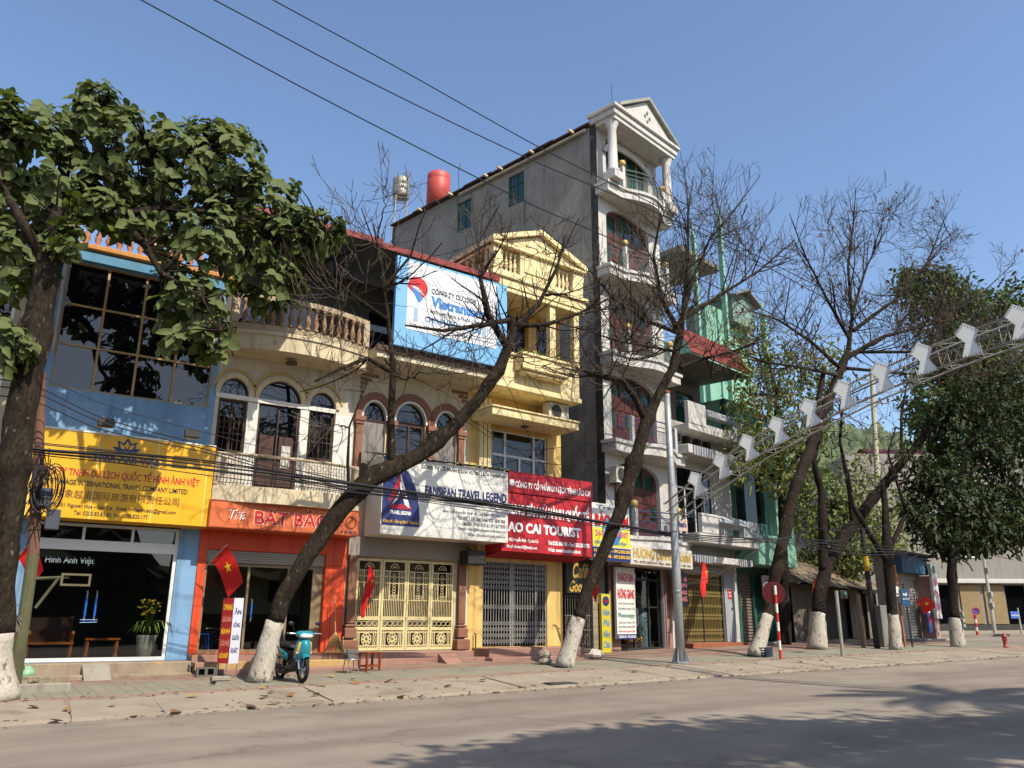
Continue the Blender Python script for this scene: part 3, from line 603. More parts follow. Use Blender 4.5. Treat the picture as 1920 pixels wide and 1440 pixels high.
text(s2, 'Trà', 0.42, 0.86, 2.4, 2.68, y2, INK['white'], bold=0.035, shear=0.3); text(s2, 'Trà', 0.42, 0.86, 2.4, 2.68, y2-0.006, mat('ink_coral', '#b5432c'), bold=0.0, shear=0.3)
for body, a, b, za, zb in (('BÁT', 1.05, 1.94, 2.32, 2.76), ('BẢO', 2.06, 3.05, 2.32, 2.80)):
    text(s2, body, a, b, za, zb, y2, paint('ink_pink', '#e6b8a0'), bold=0.05); text(s2, body, a+0.02, b-0.02, za+0.015, zb-0.015, y2-0.006, INK['red'], bold=0.02)
text(s2, 'các', 3.08, 3.42, 2.42, 2.6, y2, INK['red'], bold=0.01, shear=0.3)
MB().band(3.62, 0.12, 0.14, 0.155, 0.175, 2.54, y2-0.008, y2, 0, 2*math.pi, 24).build('emblem', INK['brown'], s2)
MB().tube([(3.55, y2-0.004, 2.5), (3.6, y2-0.004, 2.58), (3.68, y2-0.004, 2.62), (3.6, y2-0.004, 2.7)], 0.014, 5).build('emblem', INK['brown'], s2)
text(s2, 'ĐC: 051B', 3.35, 3.8, 2.24, 2.32, y2, INK['navy'], bold=0.02)
# upper floors
arch2 = ((0.47, 0.37, 4.2, 5.62, 5.74, 0.46), (1.71, 0.57, 3.35, 5.66, 5.75, 0.56), (2.90, 0.37, 4.25, 5.66, 5.74, 0.44))
holes = []
for cx, hw, z0, z1, zs, rz in arch2: holes += [(cx-hw, cx+hw, z0, z1), (cx-hw, cx+hw, zs, zs+rz)]
wl = MB().facade(0, W2, 2.9, 6.95, 0, 0.25, holes)
for cx, hw, z0, z1, zs, rz in arch2: wl.spandrel(cx, hw, zs, rz, 0, 0.25)
wl.build('wall', cream, h2)
for a, b in ((0.845, 1.135), (2.285, 2.525), (3.275, 3.84)):
    for c, d in ((3.25, 4.05), (4.055, 4.85), (4.855, 5.6)): CB(a, b, -0.03, -0.002, c, d, 0.004).build('wall_panel', white_tile, h2)
B(0.002, 3.3, -0.045, -0.032, 5.625, 5.745).build('transom_band', white_tile, h2)
for k, (cx, hw, z0, z1, zs, rz) in enumerate(arch2):
    wd = MB().facade(cx-hw, cx+hw, z0, z1, 0.05, 0.14, [(cx-hw+0.06, cx-0.02, z0+0.06, z1-0.06), (cx+0.02, cx+hw-0.06, z0+0.06, z1-0.06)]).build('window' if k != 1 else 'balcony_door', wood_dk, h2)
    for a, b in ((cx-hw+0.06, cx-0.02), (cx+0.02, cx+hw-0.06)):
        MB().quad((a,0.1,z0+0.06),(b,0.1,z0+0.06),(b,0.1,z1-0.06),(a,0.1,z1-0.06)).build('pane', glass_dark, wd)
        if k == 1:
            for c, d in ((z0+0.08, z0+0.75), (z0+0.8, z0+1.45)): CB(a+0.05, b-0.05, 0.05, 0.098, c, d, 0.02).build('panel', wood_dk, wd)
    MB().prism([(cx - hw*math.cos(math.pi*i/14), zs + rz*math.sin(math.pi*i/14)) for i in range(15)], 0.09, 0.1).build('fanlight', glass_dark, h2)
    MB().band(cx, hw-0.03, rz-0.03, hw, rz, zs, 0.03, 0.12).build('fanlight_frame', wood_dk, h2)
    MB().band(cx, hw+0.005, rz+0.005, hw+0.13, rz+0.13, zs, -0.05, 0.0).build('arch_moulding', cream_lt, h2)
    MB().band(cx, hw+0.19, rz+0.20, hw+0.24, rz+0.26, zs, -0.04, 0.0, 0.22, math.pi-0.22).build('arch_moulding', mould_y, h2)
    if k != 1:                                # wrought grille
        gr = MB()
        for i in range(6): x = cx-hw+0.06+i*(2*hw-0.12)/5; gr.tube([(x, 0.0, z0+0.03), (x, -0.04, z0+0.4), (x, 0.0, z0+0.95)], 0.007, 4)
        for zz in (z0+0.05, z0+0.5, z0+0.95):
            gr.box(cx-hw, cx+hw, -0.03, -0.015, zz-0.008, zz+0.008)
        for i in range(5):
            x = cx-hw+0.12+i*(2*hw-0.24)/4
            gr.tube([(x+0.06*math.cos(a_*0.6), -0.03, z0+0.72+0.1*math.sin(a_*0.6)) for a_ in range(11)], 0.006, 4)
        gr.build('grille', iron, wd, kind='stuff')
B(1.86, 2.1, 0.03, 0.045, 3.95, 4.55).build('curtain', mat('lace', '#b9b6aa'), h2)
MB().lathe(1.75, -0.55, [(0.09, 6.66), (0.16, 6.68), (0.15, 6.73), (0.05, 6.745)], 14).build('ceiling_lamp', mat('enamel', '#4b4a44'), h2)
# lower balcony (bowed): slab blocks, rail, iron bars
def bow(x, x0, x1, d): t = (x-x0)/(x1-x0); return -d*math.sin(math.pi*max(0, min(1, t)))
def bowed(parent, name, x0, x1, base, d, z0, z1, back, m, n=24, chunks=1, gap=0.0):
    for c in range(chunks):
        a = x0 + (x1-x0)*c/chunks + gap; b = x0 + (x1-x0)*(c+1)/chunks - gap; k = max(2, n//chunks)
        pts = [(a + (b-a)*i/k, base + bow(a + (b-a)*i/k, x0, x1, d)) for i in range(k+1)]
        MB().prismz(pts + [(b, back), (a, back)] if back is not None else pts + [(x, y+0.1) for x, y in reversed(pts)], z0, z1).build(name, m, parent)
bowed(h2, 'balcony_slab', 0.0, 3.78, -0.72, 0.28, 2.84, 3.24, -0.003, cream_lt, 24, 6, 0.003)
MB().tube([(0.02 + 3.7*i/24, -0.70 + bow(0.02+3.7*i/24, 0, 3.78, 0.28), 4.02) for i in range(25)], 0.045, 6).build('handrail', old_stone, h2)
rl = MB()
for i in range(46):
    x = 0.06 + 3.62*i/45; y = -0.68 + bow(x, 0, 3.78, 0.28)
    rl.tube([(x, y, 3.24), (x, y-0.09, 3.38), (x, y-0.02, 3.62), (x, y, 3.98)], 0.008, 4)
for zz, o_ in ((3.3, -0.05), (3.74, 0.0)): rl.tube([(0.04+3.66*i/20, -0.68 + o_ + bow(0.04+3.66*i/20, 0, 3.78, 0.28), zz) for i in range(21)], 0.008, 4)
for i in range(22):
    x = 0.15 + 3.45*i/21; y = -0.69 + bow(x, 0, 3.78, 0.28); rl.tube([(x+0.07*math.cos(a_*0.7), y, 3.86+0.07*math.sin(a_*0.7)) for a_ in range(10)], 0.006, 4)
rl.build('railing', iron, h2, kind='stuff')
for x in (0.06, 3.72): CB(x-0.06, x+0.06, -0.76, -0.6, 3.24, 4.06, 0.01).build('rail_post', old_stone, h2)
# upper balcony with balusters
bowed(h2, 'balcony_slab', 0.0, 3.87, -0.70, 0.44, 6.82, 7.22, -0.003, cream_lt, 28, 7, 0.002)
bowed(h2, 'balcony_cornice', 0.0, 3.87, -0.74, 0.44, 7.222, 7.32, -0.3, cream_lt, 28, 1)
bowed(h2, 'balustrade_base', 0.0, 3.87, -0.70, 0.44, 7.322, 7.5, None, old_stone, 28, 1)
bowed(h2, 'handrail', 0.0, 3.87, -0.73, 0.44, 8.16, 8.3, None, old_stone, 28, 1)
bm2 = baluster_mesh('baluster', 0.66, 0.085, mat('terracotta_dull', '#8d6d50', rough=0.85, var=0.35))
for i in range(17):
    x = 0.1 + 3.67*i/16; y = -0.66 + bow(x, 0, 3.87, 0.44)
    if i in (0, 16): CB(x-0.09, x+0.09, y-0.08, y+0.1, 7.5, 8.16, 0.01).build('rail_post', old_stone, h2)
    else: inst(bm2, 'baluster', h2, (x, y, 7.5))
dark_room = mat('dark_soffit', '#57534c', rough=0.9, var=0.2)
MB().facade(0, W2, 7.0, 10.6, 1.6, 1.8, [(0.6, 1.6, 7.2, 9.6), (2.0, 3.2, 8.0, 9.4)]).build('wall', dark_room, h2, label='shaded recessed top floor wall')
MB().quad((0.6,1.7,7.2),(1.6,1.7,7.2),(1.6,1.7,9.6),(0.6,1.7,9.6)).build('pane', glass_dark, h2); MB().quad((2.0,1.7,8.0),(3.2,1.7,8.0),(3.2,1.7,9.4),(2.0,1.7,9.4)).build('pane', glass_dark, h2)
B(0, W2, 0.0, 1.6, 6.95, 7.0).build('terrace_floor', concrete, h2)
shell(h2, 0, W2, 0.25, 12, -1.3, 6.9, mat('grey_render', '#8c877d')); shell(h2, 0.002, W2, 1.8, 12, 6.95, 10.6, mat('grey_render', '#8c877d'))
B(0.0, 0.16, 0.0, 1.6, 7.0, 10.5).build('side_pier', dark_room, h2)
def metal_roof(parent, x0, x1, y0, y1, z0, z1, m, fascia=0.14, rib=0.2):
    rf = MB(); n = int((x1-x0)/rib); 
    for i in range(n):
        a = x0 + (x1-x0)*i/n; b = x0 + (x1-x0)*(i+1)/n; q = (b-a)*0.3
        rf.add([(a,y0,z0),(a+q,y0,z0+0.03),(b-q,y0,z0+0.03),(b,y0,z0),(a,y1,z1),(a+q,y1,z1+0.03),(b-q,y1,z1+0.03),(b,y1,z1)], [(0,1,5,4),(1,2,6,5),(2,3,7,6)])
    rf.build('roof_sheet', m, parent)
    B(x0, x1, y0-0.04, y0-0.002, z0-fascia, z0+0.04).build('fascia', m, parent)
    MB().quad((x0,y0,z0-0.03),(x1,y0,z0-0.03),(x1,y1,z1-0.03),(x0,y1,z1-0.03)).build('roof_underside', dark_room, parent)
metal_roof(h2, 0.05, 3.9, -1.3, 5.0, 10.62, 12.0, roof_red)
# ------------------------------------------------------------------ house with brown arches
brown_st = mat('brown_stone', '#7a5340', rough=0.75, var=0.15, scale=4, bump=0.12, streak=0.12)
pale_y = mat('pale_cream_wall', '#b9af97', rough=0.8, var=0.12, streak=0.15)
h3 = thing('shop_house', 'cream house with brown arched windows, blue framed billboard above and cream folding gates', 'building', (8.75, 21.5, 0), 2)
W3 = 3.87
arch3 = ((0.62, 0.37, 5.62, 0.54), (1.80, 0.50, 5.70, 0.60), (3.03, 0.37, 5.68, 0.52))
hl = [(cx-r_, cx+r_, 3.3, zs+rz) for cx, r_, zs, rz in arch3] + [(0.32, 3.46, -0.75, 1.72)]
wl = MB().facade(0, W3, -1.3, 7.12, 0, 0.25, hl)
for cx, r_, zs, rz in arch3: wl.spandrel(cx, r_, zs, rz, 0, 0.25)
wl.build('wall', pale_y, h3)
blind = mat('grey_blind', '#7d7672', rough=0.8, var=0.06, bump=0.05)
for k, (cx, r_, zs, rz) in enumerate(arch3):
    MB().band(cx, r_+0.07, rz+0.07, r_+0.25, rz+0.28, zs, -0.09, -0.001).build('arch_moulding', brown_st, h3)
    MB().band(cx, r_, rz, r_+0.06, rz+0.06, zs, -0.05, -0.001).build('arch_trim', white_tile, h3)
    wd = MB().prism([(cx - r_*math.cos(math.pi*i/14), zs + rz*math.sin(math.pi*i/14)) for i in range(15)], 0.1, 0.11).build('fanlight', glass_dark, h3)
    if k != 1: B(cx-r_, cx+r_, 0.1, 0.13, 3.3, zs-0.02).build('blind', blind, h3)
    else:
        dd = MB().facade(cx-r_, cx+r_, 3.3, zs-0.02, 0.08, 0.14, [(cx-r_+0.07, cx-0.03, 3.6, zs-0.1), (cx+0.03, cx+r_-0.07, 3.6, zs-0.1)]).build('balcony_door', wood_dk, h3)
        for a, b in ((cx-r_+0.07, cx-0.03), (cx+0.03, cx+r_-0.07)): MB().quad((a,0.11,3.6),(b,0.11,3.6),(b,0.11,zs-0.1),(a,0.11,zs-0.1)).build('pane', glass_dark, dd)
    B(cx-r_, cx+r_, 0.07, 0.16, zs-0.02, zs+0.02).build('transom', wood_dk, h3)
for x in (0.12, 1.145, 2.48, 3.53):
    cl_ = CB(x-0.1, x+0.1, -0.13, -0.002, 3.3, 5.42, 0.02).build('column', brown_st, h3)
    CB(x-0.13, x+0.13, -0.16, -0.002, 5.42, 5.5, 0.01).build('capital', brown_st, cl_); CB(x-0.16, x+0.16, -0.19, -0.002, 5.502, 5.66, 0.02).build('capital', brown_st, cl_)
for sx, x in ((1, 0.12), (-1, 3.78)):          # stepped brown corner ornament
    for k, (dx, n_) in enumerate(((0, 6), (0.12, 3), (0.24, 2), (0.36, 1), (0.48, 1))):
        a, b = sorted((x + sx*dx, x + sx*(dx+0.09)))
        for j in range(n_): CB(a, b, -0.03, -0.002, 6.98 - 0.13*j - 0.1, 6.98 - 0.13*j, 0.01).build('corner_ornament', brown_st, h3)
B(-0.02, 4.02, -1.28, -0.002, 7.12, 7.42).build('soffit_slab', pale_y, h3)
B(-0.05, 4.2, -1.36, -1.282, 7.30, 7.46).build('slab_edge', mat('rust_edge', '#4f3a30', var=0.25), h3)
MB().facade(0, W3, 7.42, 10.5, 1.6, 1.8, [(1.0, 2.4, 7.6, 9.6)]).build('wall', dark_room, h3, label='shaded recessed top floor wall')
MB().quad((1.0,1.7,7.6),(2.4,1.7,7.6),(2.4,1.7,9.6),(1.0,1.7,9.6)).build('pane', glass_dark, h3)
B(0, W3, -0.002, 1.6, 7.2, 7.42).build('terrace_floor', concrete, h3)
shell(h3, 0, W3, 0.25, 12, -1.3, 7.1, mat('grey_render', '#8c877d')); shell(h3, 0.002, W3, 1.8, 12, 7.2, 10.5, mat('grey_render', '#8c877d'))
metal_roof(h3, -0.12, 4.1, -1.25, 5.0, 10.54, 11.94, roof_red)
B(3.8, 4.05, -1.1, 0, 7.42, 10.3).build('side_pier', dark_room, h3)
# billboard on the eaves (a board of its own)
bb = thing('billboard', 'white travel billboard with light blue border under the red eaves', 'billboard', (8.75, 21.5, 0), 2)
bl_blue = mat('billboard_blue', '#6ea2d0', rough=0.4, var=0.08, bump=0.02)
yb = -1.52
CB(0.36, 4.22, yb+0.012, yb+0.14, 7.47, 10.2, 0.01).build('panel', bl_blue, bb)
po = B(0.72, 3.83, yb, yb+0.011, 8.02, 10.12).build('poster', mat('billboard_white', '#cfd2d6', rough=0.4, var=0.04, bump=0), bb)
for x in (1.35, 1.98, 2.6, 3.22): B(x-0.004, x+0.004, yb-0.003, yb, 8.02, 10.12).build('panel_joint', paint('seam', '#a9adb3'), bb)
MB().prism([(1.05 + 0.33*math.cos(a_*math.pi/20), 9.35 + 0.33*math.sin(a_*math.pi/20)) for a_ in range(-9, 22)], yb-0.008, yb-0.004).build('emblem', INK['red'], po)
MB().prism([(0.83, 9.32), (1.06, 9.28), (1.22, 9.02), (1.1, 8.88)], yb-0.014, yb-0.01).build('emblem', INK['blue'], po)
MB().prism([(0.80, 9.36), (1.12, 9.3), (1.28, 9.12), (1.06, 9.34)], yb-0.018, yb-0.015).build('emblem', INK['white'], po)
F3 = (8.75, 21.5, 2)
text(po, 'CÔNG TY DU LỊCH', 1.50, 3.05, 9.24, 9.48, yb-0.003, INK['black'], bold=0.02)
text(po, 'Vietrantour', 1.50, 3.45, 8.86, 9.2, yb-0.003, INK['blue'], bold=0.045)
text(po, 'VIETNAM TRAVEL & TRADE COMPANY', 1.5, 3.45, 8.66, 8.76, yb-0.003, INK['black'], bold=0.01)
text(po, 'CHI NHÁNH LÀO CAI', 1.32, 3.25, 8.36, 8.58, yb-0.003, INK['blue'], bold=0.03)
text(po, 'Số 055 Nguyễn Huệ, Lào Cai - Tel: 020.3830.868 - Fax: 020.3830.858', 0.82, 3.7, 8.14, 8.22, yb-0.003, INK['black'], bold=0.005)
for x in (0.95, 3.3): B(x, x+0.14, yb-0.006, yb-0.004, 8.3, 8.72).build('emblem', paint('ink_greyblue', '#8aa0b8'), po)
for x in (1.0, 2.2, 3.4): MB().tube([(x, yb+0.1, 10.1), (x, -0.9, 10.5)], 0.02, 5).build('bracket', darkmetal, bb)
# box signboard with blue arch
s3 = thing('signboard', 'white box signboard with dark blue arch and mountain emblem under corrugated green cover', 'sign', (8.75, 21.5, 0), 2)
yw = -1.1
wh = mat('sign_white', '#cbc8c0', rough=0.45, var=0.05, bump=0.02)
CB(0.44, 4.6, yw+0.01, -0.1, 2.27, 4.38, 0.01).build('box', wh, s3)
na = 16
arc = [(0.46, 2.52), (1.62, 2.52)] + [(0.46 + 1.16*math.cos(math.pi/2*i/na), 2.52 + 1.86*math.sin(math.pi/2*i/na)**0.85) for i in range(1, na+1)] 
MB().prism(arc, yw-0.004, yw+0.008).build('blue_arch', INK['navy'], s3)
B(0.44, 4.6, yw-0.001, yw+0.009, 2.27, 2.5).build('lower_strip', mat('sign_white2', '#bdbbb4'), s3)
for pts, ink in (([(0.62, 3.12), (0.95, 3.92), (1.0, 3.78), (0.86, 3.3)], 'red'), ([(0.75, 3.08), (0.98, 3.5), (0.93, 3.25)], 'white'), ([(0.98, 3.95), (1.3, 3.0), (1.14, 3.1), (0.96, 3.6)], 'white'), ([(1.02, 3.72), (1.16, 3.3), (1.06, 3.3)], 'red')):
    MB().prism(pts, yw-0.012, yw-0.006).build('emblem', INK[ink], s3)
text(s3, 'FANSIPAN', 0.70, 1.34, 2.96, 3.1, yw-0.005, INK['red'], bold=0.04)
text(s3, 'TRAVEL LEGEND', 0.70, 1.34, 2.82, 2.92, yw-0.005, INK['white'], bold=0.02)
text(s3, 'Khám phá - Chia nghiệm & Thăng hoa', 0.5, 1.58, 2.56, 2.68, yw-0.005, INK['yellow'], bold=0.01, shear=0.35)
text(s3, 'CÔNG TY CỔ PHẦN DỊCH VỤ DU LỊCH FANSIPAN', 1.62, 4.52, 4.14, 4.32, yw+0.005, INK['black'], bold=0.02)
text(s3, 'FANSIPAN TRAVEL LEGEND', 1.76, 4.54, 3.42, 3.7, yw+0.005, INK['navy'], bold=0.035)
for i, (b_, x_) in enumerate((('Add: 055 Nguyễn Huệ - P. Lào Cai - TP. Lào Cai', 2.35), ('Tel: 020 3 830 868 * Fax: 020 3830 858', 2.85), ('Mobile: 0948141516 / 0912677005', 3.05), ('Email: info@fansipantravel.com.vn', 2.9), ('Web: fansipantravel.com.vn', 3.2))):
    text(s3, b_, x_, 4.5, 2.98 - 0.155*i, 3.09 - 0.155*i, yw+0.005 if i < 4 else yw-0.002, INK['grey'], bold=0.012)
cor = MB(); n_ = 46
for i in range(n_):
    a = 0.15 + 4.55*i/n_; b = 0.15 + 4.55*(i+1)/n_; za = 0.025*math.sin(i*math.pi/1.0*0.9); zb = 0.025*math.sin((i+1)*math.pi*0.9)
    cor.quad((a, yw-0.12, 4.42+za), (b, yw-0.12, 4.42+zb), (b, -0.15, 4.62+zb), (a, -0.15, 4.62+za))
cor.build('corrugated_cover', mat('green_corrugated', '#8b9384', rough=0.7, var=0.25, scale=4, spots=('#5f6f62', 0.55, 3)), s3)
for x in (0.2, 4.5): MB().tube([(x, yw, 4.4), (x, -0.05, 3.9)], 0.015, 5).build('bracket', darkmetal, s3)
# ground floor: fascia, columns, gates
B(0.0, 3.9, -0.14, -0.002, 1.75, 2.26).build('fascia', mat('taupe_fascia', '#837b72', rough=0.7, var=0.06), h3)
for x in (0.16, 3.66):
    cl_ = CB(x-0.115, x+0.115, -0.16, -0.002, -0.05, 1.74, 0.03).build('column', brown_st, h3)
    for z0, z1, o_ in ((-0.13, -0.052, 0.03), (-0.42, -0.14, 0.05), (-0.75, -0.45, 0.10)): CB(x-0.115-o_, x+0.115+o_, -0.18-o_, -0.002, z0, z1, 0.03).build('column_base', brown_st, cl_)
B(3.79, 3.868, -0.06, -0.002, -0.75, 1.74).build('white_strip', white_tile, h3)
gate_c = mat('cream_gate_paint', '#c6b685', rough=0.5, var=0.12, scale=3, bump=0.05, streak=0.15, spots=('#8b6a48', 0.70, 6))
gx = [0.335, 1.11, 1.89, 2.67, 3.445]
for k in range(4):
    a, b = gx[k]+0.008, gx[k+1]-0.008
    lf = MB().facade(a, b, -0.73, 1.70, -0.02, 0.05, [(a+0.06, b-0.06, 0.16, 1.63), (a+0.06, b-0.06, -0.12, 0.06), (a+0.06, b-0.06, -0.66, -0.2)]).build('gate_leaf', gate_c, h3)
    lf2 = MB(); cx = (a+b)/2
    nb = 12
    for i in range(nb+1):
        x = a+0.06 + (b-a-0.12)*i/nb
        mid = abs(x-cx) < 0.13
        lf2.box(x-0.007, x+0.007, 0.0, 0.02, 0.16, 0.75)
        if not mid: lf2.box(x-0.007, x+0.007, 0.0, 0.02, 0.75, 1.40)
        if abs(x-cx) > 0.165: lf2.box(x-0.011, x+0.011, 0.0, 0.02, -0.66, -0.2)
        else: lf2.box(x-0.011, x+0.011, 0.0, 0.02, -0.66, -0.6); lf2.box(x-0.011, x+0.011, 0.0, 0.02, -0.27, -0.2)
    for z in (0.60, 1.05, 1.22, 1.38): lf2.box(a+0.06, b-0.06, -0.004, 0.024, z-0.01, z+0.01)
    for z in (-0.262, -0.608): lf2.box(a+0.06, b-0.06, -0.004, 0.024, z-0.012, z+0.012)
    for r_ in (0.06, 0.13): lf2.band(cx, r_-0.012, r_-0.012, r_+0.006, r_+0.006, 1.45, -0.005, 0.02)
    for x in (cx-0.14, cx+0.14): lf2.box(x-0.01, x+0.01, -0.004, 0.024, 0.62, 1.40)
    for i in range(9): lf2.tube([(cx+0.05*math.cos(t*0.8), 0.01, 0.68+0.075*i+0.035*math.sin(t*0.8)) for t in range(9)], 0.009, 4)
    for i in range(4):
        x = a+0.15+(b-a-0.3)*i/3; lf2.tube([(x+0.075*math.cos(t*0.7), 0.01, -0.03+0.06*math.sin(t*0.7)) for t in range(10)], 0.011, 4)
    lf2.build('gate_bars', gate_c, lf, kind='stuff')
    rs = MB().band(cx, 0.125, 0.14, 0.15, 0.165, -0.435, -0.012, 0.0, 0, 2*math.pi, 20)
    for i in range(8):
        t = i*math.pi/4; d = (math.cos(t), math.sin(t)); n = (-d[1], d[0])
        rs.prism([(cx+0.02*d[0], -0.435+0.02*d[1]), (cx+0.08*d[0]+0.03*n[0], -0.435+0.08*d[1]+0.03*n[1]), (cx+0.135*d[0], -0.435+0.135*d[1]), (cx+0.08*d[0]-0.03*n[0], -0.435+0.08*d[1]-0.03*n[1])], -0.014, 0.0)
    rs.build('rosette', gate_c, lf, kind='stuff')
    B(cx-0.17, cx+0.17, 0.0205, 0.03, -0.60, -0.27).build('rosette_backing', darkmetal, lf)
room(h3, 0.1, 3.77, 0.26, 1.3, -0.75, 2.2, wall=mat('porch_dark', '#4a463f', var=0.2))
B(0.4, 3.4, 0.8, 0.86, -0.74, 1.72).build('inner_shutter', mat('inner_shutter', '#77705f', var=0.15), h3)
for k, (dy, z1) in enumerate(((0.45, -0.76), (0.75, -0.92), (1.05, -1.08))): CB(0.0 if k else 0.02, 3.9 + (0.2 if k else 0), -dy, -0.002 if k == 0 else -dy+0.32, -1.3, z1, 0.015).build('step', granite, h3)
MB().prismx([(-1.5, -1.2), (-0.72, -0.80), (-0.72, -1.2)], 2.55, 3.05).build('ramp', granite, h3)
# black speaker box beside the sign
spk = thing('box_speaker', 'black speaker under the white box sign beside the red sign', 'speaker', (12.55, 20.9, 1.62)); CB(-0.3, 0.3, 0, 0.5, 0, 0.42, 0.03).build('cabinet', darkmetal, spk); MB().tube([(0, 0.3, 0.42), (0, 0.6, 0.55)], 0.02, 5).build('bracket', darkmetal, spk)
# ------------------------------------------------------------------ yellow house
yel_w = mat('yellow_wall', '#c9a763', rough=0.85, var=0.2, scale=1.5, bump=0.15, streak=0.35, spots=('#96784a', 0.64, 2.2))
yel_l = mat('pale_yellow_trim', '#dac796', rough=0.8, var=0.18, scale=2, streak=0.38, spots=('#9c8456', 0.66, 3))
h4 = thing('shop_house', 'yellow house with pedimented top balcony over a red tourist office signboard', 'building', (12.618, 21.635, 0), 5)
F4 = (12.618, 21.635, 5); W4 = 3.82
MB().facade(0, W4, -1.3, 10.2, 0, 0.25, [(0.61, 3.16, -0.68, 1.82), (0.9, 3.2, 3.4, 5.95), (0.5, 2.4, 8.15, 10.1), (2.75, 3.6, 8.15, 10.1)]).build('wall', yel_w, h4)
shell(h4, 0, W4, 0.25, 12, -1.3, 10.2, mat('grey_render', '#8c877d'))
for x in (0.36, 0.52, 0.68): CB(x-0.06, x+0.06, -0.16, -0.002, 2.0, 6.9, 0.02).build('pilaster', yel_l, h4)
for a, b in ((0.5, 2.4), (2.75, 3.6)): MB().quad((a,0.2,8.15),(b,0.2,8.15),(b,0.2,10.1),(a,0.2,10.1)).build('pane', glass_dark, h4)
CB(2.42, 2.66, -1.1, -0.9, 8.1, 10.2, 0.02).build('column', yel_l, h4); CB(0.1, 0.34, -1.1, -0.9, 8.1, 10.2, 0.02).build('column', yel_l, h4); CB(3.5, 3.72, -1.1, -0.9, 8.1, 10.2, 0.02).build('column', yel_l, h4)
wn = MB().facade(0.9, 3.2, 3.4, 5.95, 0.05, 0.13, [(0.95, 1.42, 3.45, 5.12), (1.5, 2.02, 3.45, 5.12), (2.1, 2.62, 3.45, 5.12), (2.70, 3.15, 3.45, 5.12), (0.95, 1.42, 5.20, 5.9), (1.5, 2.62, 5.20, 5.9), (2.7, 3.15, 5.20, 5.9)]).build('window', alu, h4)
for a, b, c, d in ((0.95, 1.42, 3.45, 5.12), (1.5, 2.02, 3.45, 5.12), (2.1, 2.62, 3.45, 5.12), (2.70, 3.15, 3.45, 5.12), (0.95, 1.42, 5.20, 5.9), (1.5, 2.62, 5.20, 5.9), (2.7, 3.15, 5.20, 5.9)): MB().quad((a,0.09,c),(b,0.09,c),(b,0.09,d),(a,0.09,d)).build('pane', glass_dark, wn)
# canopy, balcony and planter
CB(-0.02, 3.52, -1.22, -0.162, 6.06, 6.30, 0.015).build('canopy', yel_l, h4); CB(-0.05, 3.56, -1.27, -0.162, 6.302, 6.36, 0.01).build('canopy', yel_l, h4)
MB().lathe(1.75, -0.6, [(0.12, 6.0), (0.13, 6.03), (0.13, 6.058)], 14).build('ceiling_lamp', mat('enamel', '#4b4a44'), h4)
CB(0.0, 3.7, -1.2, -0.002, 7.0, 7.16, 0.02).build('balcony_slab', yel_l, h4); CB(0.05, 3.66, -1.14, -0.002, 7.162, 7.36, 0.01).build('balcony_slab', yel_l, h4)
MB().facade(0.05, 3.66, 7.36, 8.1, -1.13, -1.0, []).build('parapet', yel_l, h4); B(0.05, 0.2, -1.0, -0.002, 7.36, 8.1).build('parapet', yel_l, h4); B(3.52, 3.66, -1.0, -0.002, 7.36, 8.1).build('parapet', yel_l, h4)
CB(0.0, 3.7, -1.2, -0.95, 8.1, 8.2, 0.02).build('coping', yel_l, h4)
CB(0.9, 2.85, -1.55, -1.132, 7.62, 8.06, 0.03).build('planter', yel_l, h4); CB(0.85, 2.9, -1.6, -1.132, 8.062, 8.16, 0.02).build('planter', yel_l, h4); CB(1.0, 2.75, -1.45, -1.132, 7.5, 7.618, 0.03).build('planter', yel_l, h4)
gr = MB()
for k in range(420):
    x = random.uniform(0.92, 2.8); y = random.uniform(-1.55, -1.2); a = random.uniform(0, 6.28); l = random.uniform(0.08, 0.26)
    d = Vector((math.cos(a)*0.5, math.sin(a)*0.5, 1)).normalized()*l; n = Vector((math.sin(a), -math.cos(a), 0))*0.012; p = Vector((x, y, 8.15))
    gr.quad(p-n, p+n, p+d)
gr.build('planter_greenery', leaf_mat('planter_leaf', '#3c4a1c', '#78802e'), h4, kind='stuff')
# crown: entablature, balusters, pediment
CB(-0.05, 3.95, -1.22, -0.002, 10.35, 10.62, 0.02).build('entablature', yel_l, h4); CB(-0.12, 4.02, -1.3, 2.5, 10.622, 10.78, 0.03).build('entablature', yel_l, h4); CB(-0.02, 3.92, -1.18, 0.3, 10.2, 10.348, 0.02).build('entablature', yel_l, h4)
CB(0.0, 3.9, -1.16, -0.9, 10.78, 10.92, 0.01).build('balustrade_base', yel_l, h4)
bm4 = baluster_mesh('baluster', 0.72, 0.075, yel_l)
for x in (0.42, 0.6, 0.78, 0.96, 2.72, 2.9, 3.08, 3.26): inst(bm4, 'baluster', h4, (x, -1.03, 10.92))
for a, b, z in ((0.0, 0.3, 11.75), (1.1, 2.6, 11.75), (3.42, 3.9, 11.75)): CB(a, b, -1.16, -0.9, 10.92, z, 0.015).build('crown_pier', yel_l, h4)
CB(1.25, 2.45, -1.2, -1.162, 11.05, 11.6, 0.02).build('crown_panel', yel_l, h4)
pd = MB().prism([(0.05, 11.75), (3.85, 11.75), (3.85, 11.82), (1.95, 12.55), (0.05, 11.82)], -1.14, 2.4).build('pediment', yel_l, h4)
for a, b in (((-0.12, 11.80), (1.95, 12.60)), ((1.95, 12.60), (4.02, 11.80))): MB().prism([a, b, (b[0], b[1]+0.17), (a[0], a[1]+0.17)], -1.3, 2.5).build('raking_cornice', yel_l, pd)
CB(-0.12, 4.02, -1.28, -1.142, 11.72, 11.82, 0.02).build('raking_cornice', yel_l, pd)
for k in range(7): inst(bm4, 'baluster', h4, (0.05, -0.7 + 0.36*k, 10.92))
